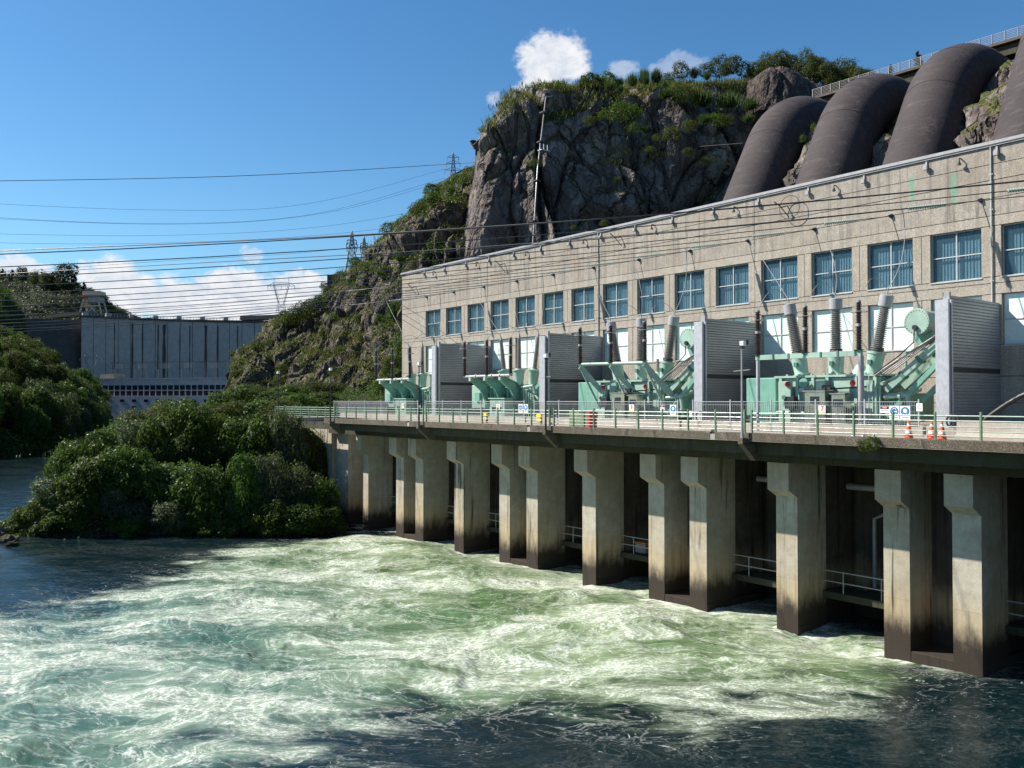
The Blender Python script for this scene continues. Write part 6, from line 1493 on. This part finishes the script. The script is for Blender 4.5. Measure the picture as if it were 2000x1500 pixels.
proto('shrubo', M['leaf_olive'], 2, n=1800, L=.13, W=.06, nl=12, lobe=.40, H=1.1)
proto('shrubd', M['leaf'], 2, n=1800, L=.15, W=.08, nl=12, lobe=.42, H=1.1)
proto('pineround', M['leaf_dark'], 2, n=3200, L=.16, W=.05, nl=14, lobe=.34, H=1.6, rough=.3)
proto('scrag', M['leaf_olive'], 3, n=1100, L=.16, W=.05, nl=8, lobe=.30, H=1.0, rough=.55)
proto('scragg', M['leaf_bright'], 2, n=1000, L=.15, W=.05, nl=7, lobe=.28, H=1.0, rough=.55)
def pine_proto(seed, n=2600, H=2.6):
    rs = np.random.RandomState(seed); P_ = []; N_ = []
    for k in range(26):
        z = H * (.22 + .76 * k / 26); r = .8 * (1 - (k / 26) ** 1.5) * rs.uniform(.55, 1.1) + .1; a = rs.uniform(0, 6.28); c = np.array([math.cos(a) * r * .55, math.sin(a) * r * .55, z])
        d = unit(rs, n // 26) * rs.uniform(.3, 1, (n // 26, 1)) * [r * .6, r * .6, .14]; P_.append(c + d); N_.append(unit(rs, n // 26) * .6 + [0, 0, .6])
    V, Q = leaf_quads(np.concatenate(P_), np.concatenate(N_), .2, .07, rs); me = bpy.data.meshes.new('pine_foliage'); quads_mesh(me, V, Q); setmat(me, M['leaf_dark'])
    m = MB(); m.tube([(0, 0, -.1), (0, 0, H * .95)], [.06, .015], 6)
    for k in range(8): a = k * 2.4; m.tube([(0, 0, H * (.2 + .08 * k)), (math.cos(a) * .5, math.sin(a) * .5, H * (.24 + .08 * k))], [.025, .008], 4)
    return me, m.mesh('pine_trunk', M['bark']), H
PROTO['pine'] = [pine_proto(5), pine_proto(9)]
def fern_proto(seed):
    rs = np.random.RandomState(seed); V = []; Q = []
    for k in range(18):
        a = k * 2 * math.pi / 18 + rs.uniform(-.1, .1); ln = rs.uniform(.85, 1.1); pts = [np.array([math.cos(a) * ln * s_, math.sin(a) * ln * s_, 1.0 + .42 * s_ - .62 * s_ * s_]) for s_ in np.linspace(0.05, 1, 9)]
        side = np.array([-math.sin(a), math.cos(a), 0])
        for i in range(8):
            w = .16 * math.sin(math.pi * (i + 1) / 9.5)
            for sgn in (-1, 1):
                b = len(V); p, q = pts[i], pts[i + 1]; V += [p, p + (q - p) * .55, p + (q - p) * .9 + side * sgn * w + [0, 0, -.03], p + (q - p) * .35 + side * sgn * w + [0, 0, -.03]]; Q.append((b, b + 1, b + 2, b + 3))
    me = bpy.data.meshes.new('fern_fronds'); quads_mesh(me, np.array(V), np.array(Q)); setmat(me, M['leaf_grey']); m = MB(); m.tube([(0, 0, -.2), (0, 0, 1.02)], [.06, .045], 7); return me, m.mesh('fern_stem', M['bark']), 1.1
PROTO['fern'] = [fern_proto(1)]
def broom_proto(seed):
    rs = np.random.RandomState(seed); n = 420; a = rs.uniform(0, 6.28, n); lean = rs.uniform(0, .75, n) ** 1.0; base = np.stack([rs.normal(size=n) * .22, rs.normal(size=n) * .22, np.zeros(n)], 1)
    tip = base + np.stack([np.cos(a) * lean * .8, np.sin(a) * lean * .8, rs.uniform(.6, 1.15, n)], 1); side = np.stack([-np.sin(a), np.cos(a), np.zeros(n)], 1) * .022
    mid = (base + tip) / 2 + np.stack([np.cos(a), np.sin(a), np.zeros(n)], 1) * .05
    V = np.stack([base, mid - side, tip, mid + side], 1).reshape(-1, 3); me = bpy.data.meshes.new('broom_stems'); quads_mesh(me, V, np.arange(4 * n).reshape(n, 4)); setmat(me, M['leaf_broom']); return me, None, 1.1
PROTO['broom'] = [broom_proto(2), broom_proto(4)]

PLANTS = []     # gathered first, labelled in order across the picture afterwards
def plant(key, base, height, radius, group, desc, where, name='tree'):
    v = nr.randint(len(PROTO[key])); me, tm, H = PROTO[key][v]
    PLANTS.append((key, v, Vector(base), height / H, radius, nr.uniform(0, 6.28), group, desc, where, name))
def ground(G, x, y):
    g = G.reshape(-1, 3); i = np.argmin((g[:, 0] - x) ** 2 + (g[:, 1] - y) ** 2); return g[i, 2]
def put(key, px, py, t, wpx, G, group, desc, where, name='tree', zmin=None, tf=None):
    top = at(px, py, t); z = ground(G, top.x, top.y) if G is not None else zmin
    z = max(z, 0.0 if zmin is None else zmin); z = min(z, top.z - .4 * wpx / 1700 * t)
    plant(key, (top.x, top.y, z - .1), top.z - z, wpx / 1700 * t / 2, group, desc, where, name)
D = {'broad': 'glossy broad-leaved tree', 'bright': 'fresh green leafy tree', 'grey': 'grey-green leafy tree', 'olive': 'olive-brown fine-leaved tree', 'fern': 'pale tree fern'}
def row(t, tt, pts, keys, where, grp, wpx, jit=6):
    for px, py in pts:
        k = keys[nr.randint(len(keys))]; put(k, px + nr.uniform(-jit, jit), py + nr.uniform(-jit, jit), t + nr.uniform(-tt, tt), wpx * nr.uniform(.85, 1.25), PR, grp, D[k], where)
G1 = 'bushes and trees on the promontory'
row(79, 1.2, [(-40, 1022), (12, 1004), (48, 990), (84, 965), (64, 1010), (104, 1000), (140, 990)], ['bright', 'broad'], 'at the left tip of the promontory', G1, 100)
row(80, 1.5, [(130, 925), (180, 885), (235, 872), (300, 895), (360, 900), (420, 905), (480, 880), (530, 880), (580, 905), (615, 925)], ['broad', 'broad', 'grey'], 'in the row at the water edge', G1, 122)
row(79, 1.0, [(90, 1010), (130, 1000), (170, 1005), (210, 1000), (250, 1005), (310, 1005), (370, 1010), (430, 1005), (110, 975), (165, 960), (225, 955), (285, 965), (345, 970), (405, 975), (465, 970), (525, 968), (585, 975), (625, 985)], ['broad', 'grey', 'broad'], 'hanging low over the water', G1, 105)
row(88, 3, [(165, 850), (215, 838), (268, 815), (322, 800), (372, 790), (430, 805), (490, 808), (545, 812), (590, 830)], ['broad', 'bright', 'broad', 'grey'], 'in the middle row of the promontory', G1, 128)
row(102, 4, [(240, 812), (300, 790), (350, 778), (405, 785), (455, 782), (505, 780), (550, 778), (590, 790)], ['broad', 'olive', 'grey', 'bright'], 'in the back row of the promontory', G1, 118)
row(88, 2, [(540, 800), (575, 800), (600, 830), (620, 860)], ['olive', 'grey'], 'beside the abutment', G1, 95)
row(128, 6, [(330, 785), (385, 795), (440, 765), (490, 758), (540, 758), (585, 762), (630, 768), (672, 775)], ['olive', 'bright', 'broad'], 'behind the promontory top', G1, 105)
row(165, 10, [(400, 800), (440, 775), (480, 752), (520, 748), (560, 752), (600, 745), (640, 748), (680, 752), (715, 765), (750, 775)], ['olive', 'bright', 'olive', 'broad'], 'at the foot of the rocky hillside', G1, 92)
for px, py, t, w_ in ((700, 790, 112, 90), (735, 778, 116, 90), (770, 770, 120, 90), (745, 735, 135, 70), (775, 715, 140, 70), (780, 660, 150, 70), (772, 690, 146, 60), (790, 640, 152, 60), (785, 745, 130, 80), (775, 585, 176, 60), (790, 560, 184, 50)):
    k = ['olive', 'bright', 'broad'][nr.randint(3)]; put(k, px, py, t, w_, CR, 'bushes beyond the end of the station', D[k], 'beyond the end of the station', zmin=6)
# the two bushes in the shade between the pier and the wing wall
# left bank
def scatter(G, N_, n, cond, seed, span=None):
    rs = np.random.RandomState(seed); g = G.reshape(-1, 3); nn = N_.reshape(-1, 3); px, py, dep = proj(g); ok = cond(g, nn, px, py); ids = np.nonzero(ok)[0]
    if len(ids) == 0: return np.zeros((0, 3)), np.zeros((0, 3))
    # weight by the ground area so that the cover is even
    A = np.linalg.norm(np.cross(np.gradient(G, axis=0), np.gradient(G, axis=1)), axis=-1).reshape(-1)[ids]
    ids = rs.choice(ids, min(n, len(ids)), replace=False, p=A / A.sum()); return g[ids], nn[ids]
def pick_apart(P_, dmin):
    keep = []
    for p in P_:
        if all((p[0] - q[0]) ** 2 + (p[1] - q[1]) ** 2 + (p[2] - q[2]) ** 2 > dmin ** 2 for q in keep): keep.append(p)
    return keep
pts, _ = scatter(LB, LBn, 1500, lambda g, n, px, py: (px > -170) & (px < 205) & (g[:, 2] > .2), 3)
for p in pick_apart(pts, 6.2):
    k = ['olive', 'broad', 'olive', 'bright', 'grey'][nr.randint(5)]; up_ = p[2] > 9
    plant(k, p - [0, 0, .5], nr.uniform(7.5, 11.5), nr.uniform(4.2, 6.2), 'trees on the left bank', D[k], 'on the upper left bank' if up_ else 'low on the left bank')
for px, py, t, w_ in ((72, 762, 218, 44), (96, 758, 226, 48), (88, 800, 212, 38), (84, 822, 205, 34)):
    put('fern', px, py, t, w_, LB, 'pale tree ferns on the left bank', D['fern'], 'among the left bank trees', 'tree_fern')
# skyline pines and trees on the far hill
for px, py, t, h, key in ((128, 514, 640, 17, 'pineround'), (146, 536, 640, 14, 'pine'), (110, 530, 650, 14, 'pineround'), (98, 536, 645, 11, 'pineround'), (44, 522, 640, 9, 'pineround'), (24, 526, 640, 9, 'pine'), (68, 532, 650, 8, 'olive'), (5, 524, 640, 8, 'pine'), (90, 532, 640, 10, 'olive'), (164, 550, 640, 9, 'pine'), (176, 560, 640, 8, 'olive'), (200, 575, 640, 10, 'olive'), (212, 590, 640, 8, 'broad'), (228, 600, 640, 8, 'olive'), (240, 606, 640, 6, 'broad')):
    top = at(px, py, t); plant(key, (top.x, top.y, top.z - h * (1.25)), h * 1.25, h * (.42 if key == 'pine' else .55), 'skyline trees on the far hill', 'dark pine' if 'pine' in key else 'dark round-headed tree', 'on the far hill skyline', 'pine_tree' if 'pine' in key else 'tree')
# hillside and bluff shrubs one can tell apart
pts, _ = scatter(HS, HSn, 900, lambda g, n, px, py: (px > 455) & (px < 800) & (py < 770) & (n[:, 2] > .42), 5)
for p in pick_apart(pts, 4.4)[:130]:
    k = ['scragg', 'scrag', 'shrubo', 'shrubd'][nr.randint(4)]; s_ = nr.uniform(1.3, 2.7); plant(k, p - [0, 0, .2], s_ * 1.1, s_, 'shrubs on the rocky hillside', {'scragg': 'bright green shrub', 'scrag': 'ragged olive shrub', 'shrubo': 'olive green shrub', 'shrubd': 'dark green shrub'}[k], 'on the rocky hillside', 'shrub')
for px, py, t, w_ in ((595, 588, 250, 36), (612, 582, 252, 34), (580, 600, 252, 34), (565, 610, 254, 30), (628, 575, 250, 30), (545, 622, 256, 24), (735, 512, 232, 30), (720, 516, 236, 24)):
    top = at(px, py, t); h = w_ / 1700 * t * .9; plant('shrubd' if px > 600 else 'shrubo', (top.x, top.y, top.z - h), h, w_ / 1700 * t * .6, 'skyline shrubs of the rocky hillside', 'dark skyline shrub', 'along the hillside crest', 'shrub')
pts, _ = scatter(CR, CRn, 900, lambda g, n, px, py: (px > 740) & (px < 945) & (py < 640) & (n[:, 2] > .35), 6)
for p in pick_apart(pts, 3.6)[:95]:
    k = ['shrubo', 'shrub', 'shrubd'][nr.randint(3)]; s_ = nr.uniform(1.4, 2.9); plant(k, p - [0, 0, .2], s_ * 1.25, s_, 'bushes hanging on the dark crag', {'shrub': 'bright green bush', 'shrubo': 'olive green bush', 'shrubd': 'dark green bush'}[k], 'on the dark crag', 'shrub')
# bluff top
skyl = [(945, 250, 'broom', 22), (962, 240, 'broom', 24), (985, 222, 'broom', 26), (1010, 205, 'shrub', 26), (1028, 195, 'broom', 26), (1050, 185, 'broom', 30), (1068, 165, 'shrub', 44), (1090, 158, 'shrub', 40), (1104, 170, 'broom', 30),
        (1140, 150, 'broom', 46), (1152, 145, 'shrubd', 48), (1168, 150, 'shrubo', 30), (1192, 142, 'shrub', 44), (1210, 150, 'broom', 30), (1235, 142, 'broom', 34), (1258, 132, 'broom', 40), (1282, 132, 'broom', 38), (1304, 142, 'shrubo', 34),
        (1330, 120, 'shrubo', 44), (1356, 130, 'broom', 30), (1378, 124, 'shrubo', 38), (1402, 112, 'shrubo', 48), (1430, 108, 'shrubo', 46), (1455, 122, 'shrubo', 40), (1475, 120, 'shrubo', 40)]
for px, py, k, w_ in skyl:
    t = 162 + (px > 1300) * 5; top = at(px, py, t); h = max(2.0, w_ / 1700 * t * .8); plant(k, (top.x, top.y, top.z - h), h, w_ / 1700 * t * .46, 'shrubs along the bluff top', {'shrub': 'bright green bush', 'shrubo': 'olive bush', 'shrubd': 'dark green bush', 'broom': 'upright broom bush'}[k], 'along the bluff top', 'shrub')
    if nr.rand() < .4:
        top = at(px + nr.uniform(-14, 14), py + 14, t - 3); plant('shrubo' if nr.rand() < .5 else 'broom', (top.x, top.y, top.z - h * .6), h * .6, w_ / 1700 * t * .3, 'small shrubs on the bluff brow', 'small shrub', 'on the bluff brow', 'shrub')
for px, py, w_, t in ((1515, 102, 62, 176), (1545, 108, 50, 180), (1575, 104, 60, 178), (1592, 112, 40, 172), (1498, 112, 40, 180), (1640, 112, 74, 176), (1625, 122, 50, 170), (1670, 128, 60, 172), (1694, 134, 40, 174), (1740, 126, 16, 190), (1792, 100, 26, 190), (1480, 128, 44, 176)):
    top = at(px, py, t); k = 'pine' if px > 1730 else 'olive'; h = w_ / 1700 * t * (1.35 if px > 1730 else 1.2); plant(k, (top.x, top.y, top.z - h - .5), h + .5, w_ / 1700 * t * .62, 'trees behind the bluff and penstocks', 'small dark conifer' if k == 'pine' else 'spreading olive tree', 'behind the bluff and penstocks', 'tree')
for px, py, w_, t in ((1210, 200, 60, 157), (1235, 205, 44, 156), (1180, 215, 30, 156), (1150, 228, 30, 156), (1240, 240, 34, 154), (1262, 245, 26, 154), (1375, 222, 34, 152), (1400, 222, 40, 152), (1420, 226, 32, 152), (1345, 235, 34, 152), (1310, 250, 40, 151), (1282, 262, 20, 150), (1270, 286, 18, 149), (1345, 290, 26, 149), (1382, 305, 30, 149), (1045, 310, 26, 145), (1205, 345, 18, 146), (1180, 430, 20, 144), (1120, 440, 14, 142), (1460, 222, 30, 150), (1330, 165, 60, 160), (1370, 175, 60, 159), (1420, 178, 60, 159), (1300, 170, 40, 160), (1465, 190, 46, 156)):
    top = at(px, py, t - 2.5); k = ['scragg', 'scrag', 'scrag', 'broom'][nr.randint(4)]; h = w_ / 1700 * t * .55; plant(k, (top.x, top.y, top.z - h), h, w_ / 1700 * t * .6, 'shrubs growing on ledges of the bluff', {'scragg': 'bright ragged tuft', 'scrag': 'olive ragged shrub', 'broom': 'upright broom tuft'}[k], 'on a ledge of the bluff face', 'shrub')
for px, py, w_, t in ((1590, 240, 18, 112), (1568, 262, 16, 108), (1752, 300, 14, 100), (1735, 240, 14, 104), (1760, 190, 18, 108), (1935, 180, 20, 100), (1925, 215, 18, 98), (1908, 290, 14, 92), (1948, 130, 22, 106)):
    top = at(px, py, t); h = w_ / 1700 * t; plant('broom' if px % 2 else 'scragg', (top.x, top.y, top.z - h), h, w_ / 1700 * t * .55, 'tufts growing between the penstocks', 'small green tuft', 'in the rocks between the penstocks', 'shrub')
p = at(1711, 872, 37.3); 
plant('shrub', (XD - .12, on_x(1708, 880, XD).y, ZD - .48), .62, .42, None, 'little leafy weed', 'growing out of the mossy deck edge near the right', 'weed')
plant('shrubo', (XD - .10, on_x(1688, 880, XD).y, ZD - .55), .5, .26, None, 'straggly grey weed', 'hanging from the mossy deck edge beside a leafy one', 'weed')

from collections import defaultdict
buckets = defaultdict(list)
for P_ in PLANTS: buckets[(P_[7], P_[8])].append(P_)
for (desc, where), lst in buckets.items():
    lst.sort(key=lambda P_: proj(tuple(P_[2]))[0])
    for i, (key, v, base, sz, rad, rot, group, _, _, name) in enumerate(lst):
        me, tm, H = PROTO[key][v]
        lab = '%s %s' % (desc, where) if len(lst) == 1 else '%s %s, %s from the left' % (desc, where, ordw(i))
        cat = 'tree' if 'tree' in name else ('plant' if name == 'weed' else 'bush')
        T_ = thing(name, lab, cat, base, group, rot); T_.scale = (rad, rad, sz)
        if name == 'shrub' or name == 'weed' or tm is None: 
            pass
        else: link('trunk', tm, T_)
        link('crown' if tm else 'stems', me, T_)

# ------------------------------------------------------------------ ground cover that nobody could count
def tufts(name, pts, nrm, h, w, mat, label, per=7, seed=1, spread=.5):
    rs = np.random.RandomState(seed); n = len(pts) * per; b = np.repeat(pts, per, 0) + rs.normal(size=(n, 3)) * [spread, spread, spread * .25]
    a = rs.uniform(0, 6.28, n); ln = rs.uniform(.1, .7, n); hh = h * rs.uniform(.5, 1.3, n)
    tip = b + np.stack([np.cos(a) * ln * hh, np.sin(a) * ln * hh, hh], 1); sd_ = np.stack([-np.sin(a), np.cos(a), np.zeros(n)], 1) * (w * rs.uniform(.5, 1.3, n))[:, None]; mid = (b + tip) / 2
    V = np.stack([b, mid - sd_, tip, mid + sd_], 1).reshape(-1, 3); me = bpy.data.meshes.new(name); quads_mesh(me, V, np.arange(4 * n).reshape(n, 4)); setmat(me, mat); o = link(name, me); tag(o, label, 'ground cover', None, 'stuff')
def leafcover(name, pts, h, mat, label, per=22, L=.5, seed=1, spread=.8, flat=.6):
    rs = np.random.RandomState(seed); n = len(pts) * per; sc = np.repeat(rs.uniform(.5, 1.4, len(pts)), per)[:, None]; d = unit(rs, n); c = np.repeat(pts, per, 0) + d * sc * [spread, spread, spread * flat] + [0, 0, .25 * h]
    nn = d * .8 + unit(rs, n) * .7 + [0, 0, .4]; nn /= np.linalg.norm(nn, axis=1)[:, None]; V, Q = leaf_quads(c, nn, L, L * .5, rs)
    me = bpy.data.meshes.new(name); quads_mesh(me, V, Q); setmat(me, mat); o = link(name, me); tag(o, label, 'ground cover', None, 'stuff')
def sel(G, N_, n, cond, seed): return scatter(G, N_, n, cond, seed)[0]
hn = lambda g, s_=.12, o=0: fbm(g * s_ + o, 2)
P1 = sel(HS, HSn, 5200, lambda g, n, px, py: (px > 450) & (px < 810) & (n[:, 2] > .25) & (hn(g) > -.12), 21)
leafcover('hillside_scrub', P1[:1350], 1, M['leaf_olive'], 'olive scrub covering the ledges of the rocky hillside', 20, .55, 2, 1.1)
leafcover('hillside_bracken', P1[3600:4400], 1, M['leaf_bright'], 'bright green bracken patches on the rocky hillside', 20, .5, 3, 1.1)
tufts('hillside_grass', np.concatenate([P1[4400:], P1[1900:3600]]), None, 1.1, .08, M['leaf_dry'], 'dry golden grass tufts on the rocky hillside', 12, 4, .9)
P2 = sel(CR, CRn, 4200, lambda g, n, px, py: (px > 690) & (px < 950) & (n[:, 2] > .18) & (hn(g, .1, 7) > -.2), 22)
leafcover('crag_scrub', P2[:2600], 1, M['leaf_olive'], 'olive scrub hanging on the dark crag', 20, .45, 5, 1.0)
leafcover('crag_bush_cover', P2[2600:], 1, M['leaf_bright'], 'green growth in the gullies of the dark crag', 20, .42, 6, 1.0)
P3 = sel(BL, BLn, 9000, lambda g, n, px, py: (px > 925) & (px < 1520) & (py < 262 - (px - 930) * .14) & (n[:, 2] > .45), 23)
tufts('bluff_grass', P3[:5200], None, 1.0, .06, M['leaf_dry'], 'dry golden grass on the bluff brow', 8, 7, .7)
tufts('bluff_green_grass', P3[5200:7600], None, 1.2, .06, M['leaf_broom'], 'green grass and rushes on the bluff brow', 9, 8, .7)
leafcover('bluff_scrub', P3[7600:], 1, M['leaf_olive'], 'low olive scrub along the bluff brow', 20, .32, 9, .8)
P4 = sel(BL, BLn, 2600, lambda g, n, px, py: (px > 1120) & (px < 1520) & (py > 190) & (py < 330) & (n[:, 2] > .35) & (hn(g, .1, 3) > .05), 24)
tufts('ledge_grass', P4, None, .9, .06, M['leaf_dry'], 'dry grass on the ledges of the bluff face', 6, 10, .6)
P5 = sel(LV, LVn, 2600, lambda g, n, px, py: (px > -200) & (px < 200), 25)
leafcover('valley_side_wood', P5, 1, M['leaf'], 'dark wood covering the shaded valley side beside the dam', 26, 1.3, 11, 3.2, .9)
P6 = sel(FH, FHn, 3000, lambda g, n, px, py: (px > -250) & (px < 260), 26)
leafcover('far_wood', P6, 1, M['leaf_dark'], 'far pine wood covering the hill behind the dam', 26, 1.8, 12, 4.2, 1.1)
P7 = sel(SL, SLn, 900, lambda g, n, px, py: (px > 1400) & (px < 2100) & (n[:, 2] > .6) & (hn(g, .3) > .1), 27)
tufts('slope_moss', P7, None, .4, .04, M['leaf_bright'], 'moss and small weeds on the rocks between the penstocks', 8, 13, .4)
g_ = PR.reshape(-1, 3); P8 = sel(PR, PRn, 2600, lambda g, n, px, py: (px > -60) & (px < 780) & (g[:, 2] > .1), 28)
leafcover('undergrowth', P8, 1, M['leaf'], 'dark undergrowth below the trees of the promontory', 34, .26, 14, 1.0, 1.1)
P9 = sel(LB, LBn, 1200, lambda g, n, px, py: (px > -200) & (px < 205) & (g[:, 2] > .0) & (g[:, 2] < 5), 29)
leafcover('bank_undergrowth', P9, 1, M['leaf'], 'dark undergrowth at the foot of the left bank', 24, .7, 15, 1.8, .8)
# pale boulders at the waterline on the left tip
for i, (px, py, s_) in enumerate(((4, 1040, 1.0), (14, 1058, .8), (-14, 1050, 1.2), (24, 1066, .45))):
    a = at_water(px, py); rs = np.random.RandomState(i); u = np.linspace(0, 2 * math.pi, 17)[:-1]; v = np.linspace(-math.pi / 2, math.pi / 2, 9); m = MB(); vs = []
    for b in v:
        for c in u:
            d = np.array([math.cos(b) * math.cos(c), math.cos(b) * math.sin(c), math.sin(b)]); r = s_ * (1 + .35 * float(pnoise(d * 1.4 + i * 5))) * .8; vs.append((a[0] + d[0] * r * 1.4, a[1] + d[1] * r, .15 + d[2] * r * .7))
    n = 16; m.add(vs, [(j * n + k, j * n + (k + 1) % n, (j + 1) * n + (k + 1) % n, (j + 1) * n + k) for j in range(8) for k in range(n)])
    o = m.build('boulder', M['soil'] if i == 3 else M['rock']); tag(o, ['grey boulder at the left tip of the promontory, largest in view', 'wet boulder half under water below the largest one', 'boulder cut by the left edge of the view', 'smallest wet stone at the waterline on the left'][i], 'boulder', 'boulders at the waterline')
